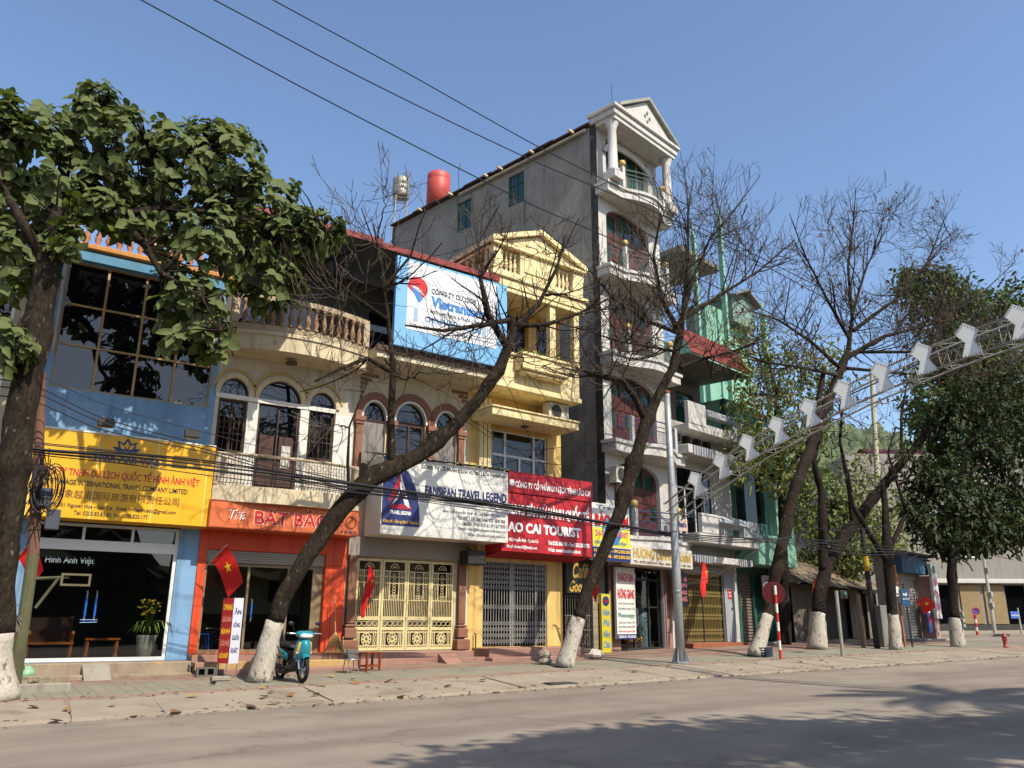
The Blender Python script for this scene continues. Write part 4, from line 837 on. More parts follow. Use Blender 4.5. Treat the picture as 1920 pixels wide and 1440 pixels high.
CB(-0.05, 0.15, -0.9, 2.3, 10.78, 10.92, 0.01).build('balustrade_base', yel_l, h4)
CB(-0.05, 0.15, 1.9, 2.3, 10.92, 11.75, 0.01).build('crown_pier', yel_l, h4)
B(-0.05, 0.15, -0.9, 2.4, 11.66, 11.75).build('handrail', yel_l, h4)
# red signboard (two boards)
s4 = thing('signboard', 'red two part tourist office signboard with white lettering on the yellow house', 'sign', (12.618, 21.635, 0), 5)
red_b = mat('red_board', '#a81f28', rough=0.5, var=0.14, scale=1.2, bump=0.08, bscale=4, streak=0.12)
yr = -1.0
CB(0.55, 4.2, yr, -0.18, 2.04, 3.78, 0.01).build('board', red_b, s4); CB(0.78, 4.27, yr-0.03, -0.6, 3.8, 4.46, 0.01).build('board', red_b, s4)
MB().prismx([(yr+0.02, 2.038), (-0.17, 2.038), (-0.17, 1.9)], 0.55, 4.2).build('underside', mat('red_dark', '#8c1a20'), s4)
text(s4, 'CÔNG TY CỔ PHẦN DU LỊCH TỈNH LÀO CAI', 1.02, 4.16, 3.92, 4.26, yr-0.033, INK['white'], bold=0.03)
disc(s4, 'emblem', 0.9, yr-0.031, 4.1, 0.1, INK['white'])
text(s4, 'TRUNG TÂM LỮ HÀNH QUỐC TẾ', 0.0 + 0.62, 4.12, 3.08, 3.62, yr-0.003, INK['white'], bold=0.045)
text(s4, 'LAO CAI TOURIST', 0.62, 3.72, 2.62, 2.92, yr-0.003, INK['white'], bold=0.04)
text(s4, 'Add: 055 Nguyễn Huệ - Tp Lào Cai', 0.62, 1.95, 2.32, 2.47, yr-0.003, INK['white'], bold=0.02); text(s4, 'Email: thiemdlc@gmail.com', 0.75, 1.9, 2.12, 2.25, yr-0.003, INK['white'], bold=0.02)
text(s4, 'Tel:0203.661188 - Fax:0203.3838775', 2.35, 4.1, 2.32, 2.45, yr-0.003, INK['white'], bold=0.02); text(s4, 'Web: www.laocaitourist.vn', 2.35, 3.7, 2.12, 2.24, yr-0.003, INK['white'], bold=0.02)
# ground floor gate and steps
gsteel = mat('gate_steel', '#8d8984', rough=0.5, var=0.2, metal=0.3, bump=0.05, spots=('#6d5a48', 0.68, 6))
scissor(h4, 0.66, 3.12, -0.66, 1.80, 0.06, gsteel, 24, ((0.02, 0.30), (0.42, 0.50), (0.66, 0.98)))
for x in (0.64, 1.72, 1.80, 2.72, 3.13): B(x-0.025, x+0.025, 0.03, 0.1, -0.67, 1.8).build('gate_post', gsteel, h4)
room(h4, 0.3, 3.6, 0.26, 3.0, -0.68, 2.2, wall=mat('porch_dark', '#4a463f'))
CB(0.25, 3.95, -0.85, -0.002, -1.3, -0.69, 0.02).build('step', granite, h4); CB(0.1, 4.25, -1.2, -0.852, -1.3, -0.93, 0.02).build('step', granite, h4)
ac_unit('', Vector((12.618, 21.635, 0)) + Vector((2.55*math.cos(R(5)) + 0.55*math.sin(R(5)), 2.55*math.sin(R(5)) - 0.55*math.cos(R(5)), 6.40)), 5, 'outdoor air conditioner standing on the yellow house canopy', 0.85, 0.56)
MB().tube([(0.3, -0.05, -0.3), (0.3, -0.12, -0.3), (0.3, -0.12, -0.9)], 0.02, 6).build('tap_pipe', darkmetal, h4)
# ------------------------------------------------------------------ cafe passage beside the tower
hc = thing('cafe_entrance', 'narrow dark cafe entrance with iron gate between yellow house and tower', 'entrance', (16.44, 21.97, 0), 7)
CF = (16.44, 21.97, 7)
tilep = mat('stone_tile_pier', '#857a66', rough=0.7, var=0.2)
MB().facade(0, 2.1, -1.3, 3.9, 0.12, 0.3, [(0.05, 1.25, -0.85, 0.92)]).build('wall', mat('dark_render', '#5d564c', rough=0.9, var=0.3, streak=0.4), hc)
for k in range(7): CB(1.27, 1.5, -0.1, 0.118, -0.95 + 0.28*k, -0.675 + 0.28*k, 0.01).build('tile', tilep, hc)
cs = CB(0.02, 1.5, -0.14, -0.02, 0.93, 1.96, 0.01).build('cafe_sign', mat('cafe_board', '#1f1b17', rough=0.5, var=0.2), hc)
text(cs, 'Café', 0.3, 1.05, 1.42, 1.92, -0.143, INK['gold'], bold=0.03, shear=0.35); text(cs, "Good'", 0.16, 1.0, 0.98, 1.36, -0.143, INK['gold'], bold=0.03, shear=0.35)
gt = MB()
for i in range(11): gt.tube([(0.1+0.11*i, 0.0, -0.85), (0.1+0.11*i, 0.0, 0.9)], 0.01, 4)
for z in (-0.8, -0.2, 0.25, 0.86): gt.box(0.06, 1.25, -0.012, 0.012, z-0.012, z+0.012)
for i in range(5):
    for z in (-0.5, 0.05): gt.tube([(0.22+0.22*i+0.09*math.cos(t*0.7), 0.0, z+0.18*math.sin(t*0.7)) for t in range(10)], 0.009, 4)
gt.build('iron_gate', mat('gate_grey', '#6a665e', var=0.2), hc, kind='stuff')
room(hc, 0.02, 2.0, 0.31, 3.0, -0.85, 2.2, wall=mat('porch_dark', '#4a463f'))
sg5 = thing('vertical_sign', 'narrow yellow vertical sign with blue lettering beside the white hotel banner', 'sign', (16.44, 21.97, 0), 7)
CB(1.52, 1.95, -0.25, -0.15, -0.92, 0.95, 0.01).build('board', mat('acid_yellow', '#b3a826', rough=0.45, var=0.06), sg5)
disc(sg5, 'emblem', 1.735, -0.251, 0.72, 0.16, INK['navy'])
text(sg5, 'BẢO NAM', 1.61, 1.86, 0.68, 0.78, -0.259, INK['red'], bold=0.03)
for i, t_ in enumerate(('Khám', 'Phá', 'Năm', 'Châu')): text(sg5, t_, 1.58, 1.9, 0.26 - 0.34*i, 0.47 - 0.34*i, -0.253, INK['blue'], bold=0.01, shear=0.3)
bo = thing('signboard', 'yellow and white travel board with globe, partly behind the leaning tree', 'sign', (16.055, 21.936, 0), 7)
CB(0.98, 2.80, -0.82, -0.66, 1.99, 3.86, 0.01).build('board', mat('pale_board', '#c9c9c0', rough=0.45, var=0.05), bo)
B(0.98, 2.80, -0.826, -0.821, 2.45, 3.05).build('lower_field', mat('board_yellow', '#c7bd34', rough=0.45, var=0.1), bo); B(0.98, 2.80, -0.828, -0.821, 1.99, 2.42).build('address_band', INK['navy'], bo)
disc(bo, 'globe', 1.9, -0.829, 2.95, 0.46, mat('globe_blue', '#3f7fb5', rough=0.4, var=0.3, scale=3, spots=('#7fae7a', 0.55, 2.5)), 30)
text(bo, 'BẢO NAM', 1.1, 2.72, 3.12, 3.62, -0.845, INK['red'], bold=0.05); text(bo, 'Travel', 1.2, 2.5, 3.68, 3.8, -0.823, INK['navy'], bold=0.01)
text(bo, '24-7 CAR RENT', 1.1, 2.7, 2.78, 2.98, -0.845, paint('ink_rose', '#c86a7a'), bold=0.02); text(bo, 'Hành Trình Của Bạn', 1.06, 2.6, 2.5, 2.66, -0.845, INK['blue'], bold=0.005, shear=0.3)
for z in (2.08, 2.26): text(bo, '63 - 090.6345 - 0912.003.500', 1.02, 2.76, z, z+0.11, -0.83, INK['yellow'], bold=0.02)
# ------------------------------------------------------------------ tall narrow hotel
import math as _m
_o5 = (17.792 + 0.85*_m.cos(R(12.5)), 22.149 + 0.85*_m.sin(R(12.5)))
F5 = (_o5[0], _o5[1], 12.5); W5 = 4.2
h5 = thing('tower_house', 'tall narrow white hotel with curved balconies, pediment and bare grey side wall', 'building', (F5[0], F5[1], 0), 12.5)
tw_white = mat('tower_white', '#b5b2ad', rough=0.7, var=0.14, scale=1.2, bump=0.08, streak=0.25, spots=('#94918a', 0.66, 2.0))
tw_grey = mat('tower_render', '#858178', rough=0.95, var=0.28, scale=0.7, bump=0.25, bscale=20, streak=0.28, spots=('#77736b', 0.56, 0.5))
tw_brown = mat('tower_door_wood', '#4a2620', rough=0.6, var=0.18, scale=3, bump=0.05)
tw_green = glass_mat('green_glass', ior=1.5, dark=C('#163b33'), wav=0.04)
rail_blue = mat('blue_rail', '#2e3d66', rough=0.5, var=0.1, bump=0.03)
TOP = 19.35
floors = [2.95, 6.3, 9.6, 13.05, 16.55]           # balcony levels
openings = [(0.6, 3.35, -0.9, 1.95)]
for k, f in enumerate(floors[:-1]): openings.append((0.52, 3.4, f+0.02, floors[k+1]-0.55))
openings.append((0.62, 3.55, floors[-1]+0.05, 19.0))
wl = MB().facade(0, W5, -1.3, TOP, 0, 0.3, openings)
for k, f in enumerate(floors[:-1]): wl.spandrel(1.96, 1.44, floors[k+1]-1.15, 0.6, 0, 0.3)
wl.build('wall', tw_white, h5)
sd_ = MB(); SL = 13.2
ww = [(3.95, 4.9, 17.4, 18.9), (7.3, 8.25, 17.35, 18.85), (3.95, 4.9, 13.7, 15.1), (7.3, 8.25, 13.7, 15.1)]
for a in (MB().facade(0.06, SL, -1.3, TOP, 0, 0.25, ww),): sd_.v = [(y, x, z) for x, y, z in a.v]; sd_.f = a.f; sd_.mi = a.mi
sd_.v = [(p[0], p[1], p[2]) for p in sd_.v]
sd_.build('side_wall', tw_grey, h5, label='bare grey rendered side wall')
B(-0.02, 0.0, -0.03, 0.3, -1.2, TOP).build('corner_stain_strip', mat('black_mould', '#3a3733', rough=0.95, var=0.5, scale=2, spots=('#6f6b64', 0.56, 1.2)), h5)
for a, b, c, d in ww:
    wn = B(0.08, 0.14, a, b, c, d).build('window', tw_green, h5)
    for y in (a+0.03, (a+b)/2, b-0.03): B(0.04, 0.1, y-0.03, y+0.03, c, d).build('glazing_bar', mat('green_frame', '#2c4f48'), wn)
    B(0.04, 0.1, a, b, d-0.5, d-0.44).build('glazing_bar', mat('green_frame', '#2c4f48'), wn)
MB().facade(0, W5, -1.3, TOP, SL-0.25, SL, []).build('wall', tw_grey, h5, label='grey rear wall'); MB().quad((W5, 0.3, -1.3), (W5, SL, -1.3), (W5, SL, TOP), (W5, 0.3, TOP)).build('side_wall', tw_grey, h5)
# lean roof sheets over the side wall
rfm = mat('old_roof_sheet', '#3b302c', rough=0.8, var=0.3, streak=0.2)
for k in range(7): B(-0.22 - 0.05*(k % 2), W5+0.1, 0.2+1.85*k, 0.2+1.85*(k+1)-0.03, TOP+0.02+0.01*(k % 2), TOP+0.09+0.01*(k % 2)).build('roof_sheet', rfm, h5)
MB().tube([(-0.16, 0.4, TOP-0.16), (-0.16, 8.0, TOP-0.16)], 0.06, 8).build('gutter', mat('pvc', '#a59c86'), h5)
for y in (1.0, 3.2, 5.1, 6.0, 8.4, 10.6): B(-0.5, -0.2, y-0.05, y+0.05, TOP-0.08, TOP+0.0).build('rafter_end', mat('rafter', '#b8a98a', var=0.2), h5)
# pediment storey
CB(-0.12, 4.32, -1.05, 0.25, 19.36, 19.62, 0.03).build('entablature', tw_white, h5); CB(-0.2, 4.42, -1.15, 0.3, 19.62, 19.82, 0.04).build('entablature', tw_white, h5); B(-0.02, 4.22, -0.98, -0.002, 19.2, 19.358).build('entablature', tw_white, h5)
pd = MB().prism([(0.35, 19.82), (4.3, 19.82), (2.3, 21.1)], -0.95, -0.3).build('pediment', tw_white, h5)
mossy = mat('mossy_cornice', '#8a8c80', var=0.2, streak=0.3)
for a, b in (((0.2, 19.83), (2.3, 21.12)), ((2.3, 21.12), (4.42, 19.83))): MB().prism([a, b, (b[0], b[1]+0.14), (a[0], a[1]+0.14)], -1.12, -0.2).build('raking_cornice', mossy, pd)
for d in ((0, 0.2), (0.16, 0), (0, -0.2), (-0.16, 0)): MB().prism([(2.3+d[0]-0.07, 20.35+d[1]), (2.3+d[0], 20.35+d[1]+0.09), (2.3+d[0]+0.07, 20.35+d[1]), (2.3+d[0], 20.35+d[1]-0.09)], -1.0, -0.952).build('ornament', mossy, pd)
MB().tube([(0.9, -0.2, 19.8), (0.9, -0.2, 21.6)], 0.012, 5).build('lightning_rod', darkmetal, h5)
colm = MB().lathe(0, 0, [(0.26, 0), (0.26, 0.1), (0.2, 0.16), (0.17, 1.9), (0.2, 1.96), (0.19, 2.0), (0.28, 2.14), (0.28, 2.22)], 18).mesh('column', tw_white, True)
for x in (0.2, 4.0):
    inst(colm, 'column', h5, (x, -0.66, 16.98)); c_ = CB(x-0.28, x+0.28, -0.95, -0.38, 16.6, 16.975, 0.03).build('column_base', tw_white, h5)
MB().band(2.1, 1.5, 0.5, 1.72, 0.75, 18.3, -0.08, -0.001).build('arch_moulding', tw_white, h5)
# balconies
def tower_balcony(f, k):
    n = 22; x0, x1 = -0.12, 4.3
    def edge(x, d0=0.62, d=0.5): return -d0 - (d*math.sin(math.pi*max(0, min(1, (x-0.8)/2.9))) if 0.8 < x < 3.7 else 0)
    P_ = [x0] + [0.78 + 2.94*i/n for i in range(n+1)] + [x1]
    for z0, z1, o_ in ((f-0.42, f-0.12, 0.0), (f-0.12, f, 0.07)):
        MB().prismz([(x + (0 if 0 < i < len(P_)-1 else (-o_ if i == 0 else o_)), edge(x)-o_) for i, x in enumerate(P_)] + [(x1+o_, -0.002), (x0-o_, -0.002)], z0, z1).build('balcony_slab', tw_white, h5)
    r = [(x, edge(x)+0.06) for x in P_[1:-1]]; r = [(0.05, -0.55), (0.76, -0.55)] + r + [(3.74, -0.55), (4.2, -0.55)]
    rm = rail_blue if k < 2 else (mat('teal_rail', '#5d6b66', rough=0.5, var=0.15))
    for z in (0.88, 0.68, 0.52): MB().tube([(x, y, f+z) for x, y in r], 0.024 if z > 0.8 else 0.016, 6).build('handrail', rm, h5)
    bars = MB()
    for i in range(52):
        t = i/51*(len(r)-1); j = min(int(t), len(r)-2); q = t-j; x = r[j][0]*(1-q)+r[j+1][0]*q; y = r[j][1]*(1-q)+r[j+1][1]*q
        bars.tube([(x, y, f+0.06), (x, y, f+0.52)], 0.009, 4)
    bars.tube([(x, y, f+0.07) for x, y in r], 0.012, 4); bars.build('railing', rm, h5, kind='stuff')
    for x in (0.86, 3.66):
        p_ = CB(x-0.08, x+0.08, edge(x)-0.05, edge(x)+0.11, f, f+0.98, 0.015).build('rail_post', tw_white, h5)
        if k in (0, 2, 3, 4): MB().ball((x, edge(x)+0.03, f+1.13), 0.14, 12).build('ball_lamp', mat('globe_cream', '#b59a5c', rough=0.4), p_, smooth=True)
for k, f in enumerate(floors): tower_balcony(f, k)
# doors behind the balconies
for k, f in enumerate(floors):
    zt = floors[k+1]-0.55 if k < 4 else 19.0
    if k < 4:
        dr = MB().facade(0.52, 3.4, f+0.02, zt, 0.16, 0.24, [(0.7, 1.25, f+1.9, zt-0.35), (1.4, 2.5, f+1.95, zt-0.12), (2.65, 3.2, f+1.9, zt-0.35)]).build('balcony_door', tw_brown, h5)
        for a, b in ((0.7, 1.25), (1.4, 1.93), (1.97, 2.5), (2.65, 3.2)): MB().quad((a,0.2,f+1.9),(b,0.2,f+1.9),(b,0.2,zt-0.12),(a,0.2,zt-0.12)).build('pane', tw_green, dr)
        for x in (0.56, 1.02, 1.48, 1.98, 2.48, 2.94):
            CB(x+0.04, x+0.40, 0.135, 0.159, f+0.12, f+0.62, 0.02).build('door_panel', tw_brown, dr)
            if x in (0.56, 1.48, 2.94): MB().quad((x+0.1,0.15,f+0.75),(x+0.34,0.15,f+0.75),(x+0.34,0.15,f+1.3),(x+0.1,0.15,f+1.3)).build('pane', tw_green, dr)
            else: CB(x+0.04, x+0.40, 0.135, 0.159, f+0.7, f+1.2, 0.02).build('door_panel', tw_brown, dr)
            CB(x+0.04, x+0.40, 0.135, 0.159, f+1.36, f+1.75, 0.02).build('door_panel', tw_brown, dr)
    else:
        dr = B(0.62, 3.55, 0.2, 0.26, f+0.05, 19.0).build('balcony_door', tw_green, h5)
        for x in (0.66, 1.4, 2.2, 2.95, 3.5): B(x-0.03, x+0.03, 0.15, 0.199, f+0.05, 18.9).build('door_frame', mat('tan_frame', '#8c7a54', var=0.1), dr)
_c, _s = math.cos(R(12.5)), math.sin(R(12.5))
def T5(x, y, z): return Vector((F5[0] + x*_c - y*_s, F5[1] + x*_s + y*_c, z))
ac_unit('', T5(-0.02, 1.5, 12.6), -77.5, 'air conditioner high on the bare tower wall beside the pediment', 0.75, 0.75)
ac_unit('', T5(-0.02, 6.6, 14.6), -77.5, 'air conditioner on the bare tower wall behind the billboard', 0.75, 0.75)
ac_unit('', T5(0.0, -0.2, 4.75), 12.5, 'yellowed air conditioner at the tower corner above the red sign', 0.8, 0.62)
# ground floor of the hotel
sb = CB(0.1, 4.0, -0.9, -0.5, 1.92, 2.62, 0.03).build('signboard', mat('hotel_board', '#b9b2a2', rough=0.5, var=0.08), h5)
text(sb, 'HƯƠNG GIANG', 0.3, 2.75, 2.17, 2.55, -0.903, INK['gold'], bold=0.035); text(sb, 'Hotel', 2.9, 3.9, 2.17, 2.52, -0.903, INK['gold'], bold=0.03, shear=0.2)
text(sb, 'TEL: (020) 3830 104 - FAX: 3830 105 - 0912 003 500', 0.3, 3.85, 1.98, 2.08, -0.903, INK['black'], bold=0.01)
dk = mat('shop_dark_frame', '#2d2f2e', rough=0.4, var=0.1)
fr5 = MB().facade(0.6, 3.35, -0.9, 1.95, 0.1, 0.18, [(0.68, 1.6, -0.8, 1.5), (1.66, 2.5, -0.8, 1.5), (2.56, 3.27, -0.8, 1.5), (0.68, 3.27, 1.58, 1.9)]).build('shopfront', dk, h5)
for a, b in ((0.68, 1.6), (1.66, 2.5), (2.56, 3.27)): MB().quad((a,0.14,-0.8),(b,0.14,-0.8),(b,0.14,1.5),(a,0.14,1.5)).build('pane', glass_shop, fr5)
MB().quad((0.68,0.14,1.58),(3.27,0.14,1.58),(3.27,0.14,1.9),(0.68,0.14,1.9)).build('pane', glass_shop, fr5)
for x in (1.5, 1.58, 1.68, 1.76): MB().tube([(x, 0.14, -0.1), (x, 0.05, -0.08), (x, 0.05, 0.5), (x, 0.14, 0.52)], 0.014, 6).build('door_handle', steel, fr5)
room(h5, 0.3, 4.0, 0.31, 5.0, -0.9, 2.4, wall=mat('porch_dark', '#4a463f'))
for a, b in ((0.02, 0.58), (3.37, 3.75)):
    for j in range(5): CB(a, b, -0.06, -0.002, -0.85+0.55*j, -0.31+0.55*j, 0.008).build('stone_panel', granite, h5)
CB(0.1, 3.9, -0.9, -0.002, -1.3, -0.91, 0.02).build('step', mat('grey_step', '#6f6c60', var=0.3, streak=0.2), h5); CB(0.0, 4.1, -1.35, -0.902, -1.3, -1.04, 0.02).build('step', mat('grey_step', '#6f6c60'), h5)
hb = thing('hotel_banner', 'tall white banner with red hotel lettering and green photocopy line at the tower shopfront', 'banner', (F5[0], F5[1], 0), 12.5)
CB(0.08, 1.16, -0.30, -0.2, -0.5, 1.88, 0.01).build('board', mat('banner_white', '#c9c6bf', rough=0.5, var=0.05), hb)
B(0.08, 1.16, -0.306, -0.301, -0.5, -0.34).build('footer', INK['navy'], hb)
text(hb, 'KHÁCH SẠN', 0.18, 1.06, 1.32, 1.74, -0.302, INK['red'], bold=0.035); text(hb, 'HƯƠNG GIANG', 0.14, 1.1, 0.82, 1.2, -0.302, INK['red'], bold=0.035)
for i, (t_, ink, h_) in enumerate((('Làm hồ sơ thủ tục hộ chiếu', 'grey', 0.1), ('Cho thuê xe máy, ô tô', 'grey', 0.1), ('Photocoppy', 'green', 0.19), ('Chuyên in ấn - Nhận in Thẻ', 'grey', 0.1), ('Làm thẻ, ép dán ảnh', 'grey', 0.1), ('Kính chào quý khách', 'red', 0.08))):
    z = (0.62, 0.44, 0.16, -0.01, -0.15, -0.29)[i]; text(hb, t_, 0.16, 1.08, z, z+h_, -0.302, INK[ink], bold=0.02 if i == 2 else 0.008)
text(hb, '0203.830.104 - 0912.003.500', 0.14, 1.1, -0.46, -0.38, -0.307, INK['white'], bold=0.01)
vs_ = thing('porcelain_vase', 'tall blue and white porcelain vase inside the hotel doorway', 'vase', T5(2.95, 0.75, -0.9))
MB().lathe(0, 0, [(0.2, 0), (0.24, 0.1), (0.28, 0.5), (0.34, 0.95), (0.32, 1.15), (0.16, 1.38), (0.13, 1.65), (0.2, 1.85), (0.24, 1.9)], 20).build('body', mat('porcelain', '#8fa6a8', rough=0.25, var=0.3, scale=9, bump=0, spots=('#24405a', 0.52, 9)), vs_, smooth=True)
MB().lathe(0, 0, [(0.26, -0.001), (0.26, 0.06), (0.2, 0.07)], 16).build('stand', wood_dk, vs_)
of = thing('flower_basket', 'yellow flower basket on the floor inside the hotel doorway', 'flowers', T5(2.0, 0.45, -0.9))
MB().lathe(0, 0, [(0.1, 0), (0.14, 0.2), (0.16, 0.22)], 12).build('basket', wood_md, of)
fl = MB()
for k in range(40): a = random.uniform(0, 6.28); r_ = random.uniform(0, 0.3); fl.ball((r_*math.cos(a), r_*math.sin(a), 0.28+random.uniform(0, 0.22)*(1-r_)), 0.045, 5)
fl.build('blossom', mat('marigold', '#c98a18', rough=0.6, var=0.3), of, kind='stuff')
# dark hotel sign at right of the door
hs = thing('hanging_sign', 'black hotel sign with pale red lettering beside the lamp post and flag', 'sign', T5(3.62, -0.35, 0)[:2] + (0,) if False else (T5(3.62, -0.35, 0).x, T5(3.62, -0.35, 0).y, 0), 12.5)
CB(-0.2, 0.62, -0.14, 0.02, 0.62, 1.84, 0.02).build('board', mat('black_sign', '#14141a', rough=0.4, var=0.1), hs)
for i, t_ in enumerate(('KHÁCH', 'SẠN', 'HƯƠNG', 'GIANG')): text(hs, t_, -0.1, 0.52, 1.52 - 0.24*i, 1.70 - 0.24*i, -0.143, paint('ink_dustyred', '#b0606a'), bold=0.03)
MB().tube([(0.3, 0.0, 1.84), (0.3, 0.38, 2.0)], 0.015, 5).build('bracket', darkmetal, hs)
# roof tanks: one on the roof of the tower's rear
tk = thing('water_tank', 'dented steel water tank on a stilted frame above the roofs', 'water tank', P(750, 394, 37.0))
MB().lathe(0, 0, [(0.05, 0.6), (0.42, 0.72), (0.46, 0.85), (0.47, 1.1), (0.455, 1.12), (0.47, 1.14), (0.47, 1.4), (0.455, 1.42), (0.47, 1.44), (0.47, 1.85), (0.36, 1.93), (0.05, 1.96)], 22).build('tank', mat('tank_steel', '#9a978e', rough=0.4, var=0.25, metal=0.5, streak=0.3, spots=('#7a6a52', 0.6, 3)), tk, smooth=True)
for a in range(4):
    x, y = 0.42*math.cos(a*1.571+0.5), 0.42*math.sin(a*1.571+0.5); MB().tube([(x*1.2, y*1.2, -2.2), (x, y, 0.75)], 0.025, 5).build('leg', steel, tk)
for z in (0.1, 0.6): MB().tube([(0.46*math.cos(a*1.571+0.5), 0.46*math.sin(a*1.571+0.5), z) for a in range(4)], 0.02, 5, closed=True).build('brace', steel, tk)
MB().tube([(0.2, -0.48, 0.5), (0.2, -0.5, 2.1), (0.1, -0.5, 2.15)], 0.03, 6).build('pipe', steel, tk)
tk2 = thing('water_tank', 'red plastic water tank half hidden behind the tower roof edge', 'water tank', P(822, 356, 35.0))
MB().lathe(0, 0, [(0.62, -1.2), (0.62, 0.45), (0.61, 0.47), (0.62, 0.5), (0.61, 0.84), (0.5, 0.93), (0.05, 0.96)], 24).build('tank', mat('tank_red', '#b0453c', rough=0.5, var=0.1), tk2, smooth=True)
MB().lathe(0, 0, [(0.5, -3.2), (0.5, -1.2)], 12).build('plinth', concrete, tk2)
# ------------------------------------------------------------------ white terraced house with horizontal balconies
_e = T5(W5+0.02, 0, 0); F6 = (_e.x, _e.y, 11.5)
h6 = thing('shop_house', 'white modern house with long slab balconies, red tiled top roof and brass gate', 'building', (F6[0], F6[1], 0), 11.5)
W6 = 4.4
wht = mat('terrace_white', '#b3b0aa', rough=0.7, var=0.12, streak=0.25)
gry = mat('terrace_grey', '#8f9296', rough=0.7, var=0.1)
MB().facade(0, W6, -1.3, 7.9, 0, 0.25, [(0.35, 3.25, -0.68, 1.9), (0.4, 3.05, 3.2, 6.1)]).build('wall', wht, h6)
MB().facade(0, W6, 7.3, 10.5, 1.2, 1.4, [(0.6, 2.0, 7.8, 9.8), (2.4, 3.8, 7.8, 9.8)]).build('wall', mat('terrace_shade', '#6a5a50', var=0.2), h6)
for a, b in ((0.6, 2.0), (2.4, 3.8)): MB().quad((a,1.3,7.8),(b,1.3,7.8),(b,1.3,9.8),(a,1.3,9.8)).build('pane', tw_green, h6)
shell(h6, 0, W6, 0.25, 11, -1.3, 7.8, wht); shell(h6, 0.002, W6, 1.4, 11, 7.8, 10.5, wht)
wn = MB().facade(0.4, 3.05, 3.2, 6.1, 0.08, 0.16, [(0.46, 1.0, 3.3, 5.2), (1.06, 1.7, 3.3, 5.2), (1.76, 2.4, 3.3, 5.2), (2.46, 2.98, 3.3, 5.2), (0.46, 2.98, 5.27, 6.03)]).build('window', alu, h6)
for a, b, c, d in ((0.46, 1.0, 3.3, 5.2), (1.06, 1.7, 3.3, 5.2), (1.76, 2.4, 3.3, 5.2), (2.46, 2.98, 3.3, 5.2), (0.46, 2.98, 5.27, 6.03)): MB().quad((a,0.12,c),(b,0.12,c),(b,0.12,d),(a,0.12,d)).build('pane', glass_dark, wn)
# upper slab balcony
CB(-0.1, 4.4, -1.0, -0.002, 7.3, 7.55, 0.02).build('balcony_slab', wht, h6); CB(-0.1, 1.15, -1.02, -0.85, 7.55, 8.45, 0.02).build('balcony_parapet', wht, h6)
CB(1.15, 3.2, -1.1, -0.8, 7.98, 8.3, 0.05).build('balcony_beam', gry, h6); CB(3.2, 4.4, -1.02, -0.85, 7.55, 8.2, 0.02).build('balcony_parapet', gry, h6)
CB(1.15, 3.2, -0.95, -0.88, 7.55, 7.7, 0.01).build('balcony_kerb', wht, h6)
# mid canopy with teeth
CB(-0.2, 4.2, -1.0, -0.002, 6.35, 6.7, 0.02).build('canopy', wht, h6)
for i in range(9): B(0.1+0.18*i, 0.22+0.18*i, -1.06, -1.002, 6.3, 6.68).build('fin', gry, h6)
for i in range(4): B(-0.05+0.75*i+0.2, 0.2+0.75*i+0.2, -0.25, -0.002, 7.0, 7.25).build('vent', darkmetal, h6)
# lower slab balcony
CB(-0.15, 4.3, -1.2, -0.002, 2.95, 3.3, 0.02).build('balcony_slab', wht, h6); CB(0.1, 1.25, -1.22, -1.05, 3.3, 4.05, 0.02).build('balcony_parapet', wht, h6)
MB().prismx([(-1.35, 3.75), (-1.0, 3.62), (-0.9, 4.02), (-1.15, 4.05)], 1.25, 3.1).build('balcony_beam', gry, h6); CB(3.1, 4.3, -1.25, -1.0, 3.3, 4.0, 0.02).build('balcony_parapet', gry, h6)
CB(0.0, 4.2, -0.9, -0.002, 2.25, 2.5, 0.02).build('canopy', wht, h6)
for i in range(7): B(0.05+0.16*i, 0.13+0.16*i, -0.96, -0.902, 2.22, 2.5).build('fin', gry, h6)
for i in range(6): B(3.1+0.16*i, 3.18+0.16*i, -0.96, -0.902, 2.22, 2.5).build('fin', gry, h6)
for i in range(4):
    za = 10.42 + 0.30*i; MB().add([(-0.1, -1.3+0.14*i, za), (4.6, -1.3+0.14*i, za), (4.6, -1.15+0.14*i, za+0.31), (-0.1, -1.15+0.14*i, za+0.31), (-0.1, -1.27+0.14*i, za-0.03), (4.6, -1.27+0.14*i, za-0.03)], [(0,1,2,3), (4,5,1,0)]).build('roof_course', mat('roof_tile_red', '#6f2c26', rough=0.85, var=0.3, bump=0.3, bscale=18), h6)
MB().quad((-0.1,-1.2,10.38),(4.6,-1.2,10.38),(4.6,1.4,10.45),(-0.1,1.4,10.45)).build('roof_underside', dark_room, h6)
# sunlit pier with the red plate, brass scissor gate, brick steps
CB(3.26, 4.0, -0.08, -0.002, -0.68, 1.98, 0.015).build('pier', gry, h6); CB(0.36, 3.25, -0.1, -0.002, 1.92, 2.22, 0.015).build('lintel', gry, h6)
pl = B(3.5, 3.78, -0.095, -0.081, 1.0, 1.35).build('name_plate', INK['red'], h6); text(pl, 'NHÀ', 3.54, 3.74, 1.2, 1.3, -0.096, INK['white']); text(pl, '0203', 3.54, 3.74, 1.06, 1.15, -0.096, INK['white'])
B(3.72, 3.8, -0.095, -0.081, 0.55, 0.66).build('doorbell', darkmetal, h6)
brassg = mat('brass_gate', '#a08a52', rough=0.42, var=0.15, metal=0.35)
scissor(h6, 0.4, 3.2, -0.66, 1.88, 0.06, brassg, 26, ((0.0, 0.06), (0.10, 0.2), (0.32, 0.42), (0.5, 0.56), (0.66, 0.76), (0.84, 0.94)))
for x in (0.38, 1.8, 3.22): B(x-0.04, x+0.04, 0.03, 0.1, -0.67, 1.88).build('gate_post', darkmetal, h6)
room(h6, 0.1, 3.6, 0.26, 2.0, -0.68, 2.2, wall=mat('porch_dark', '#4a463f'))
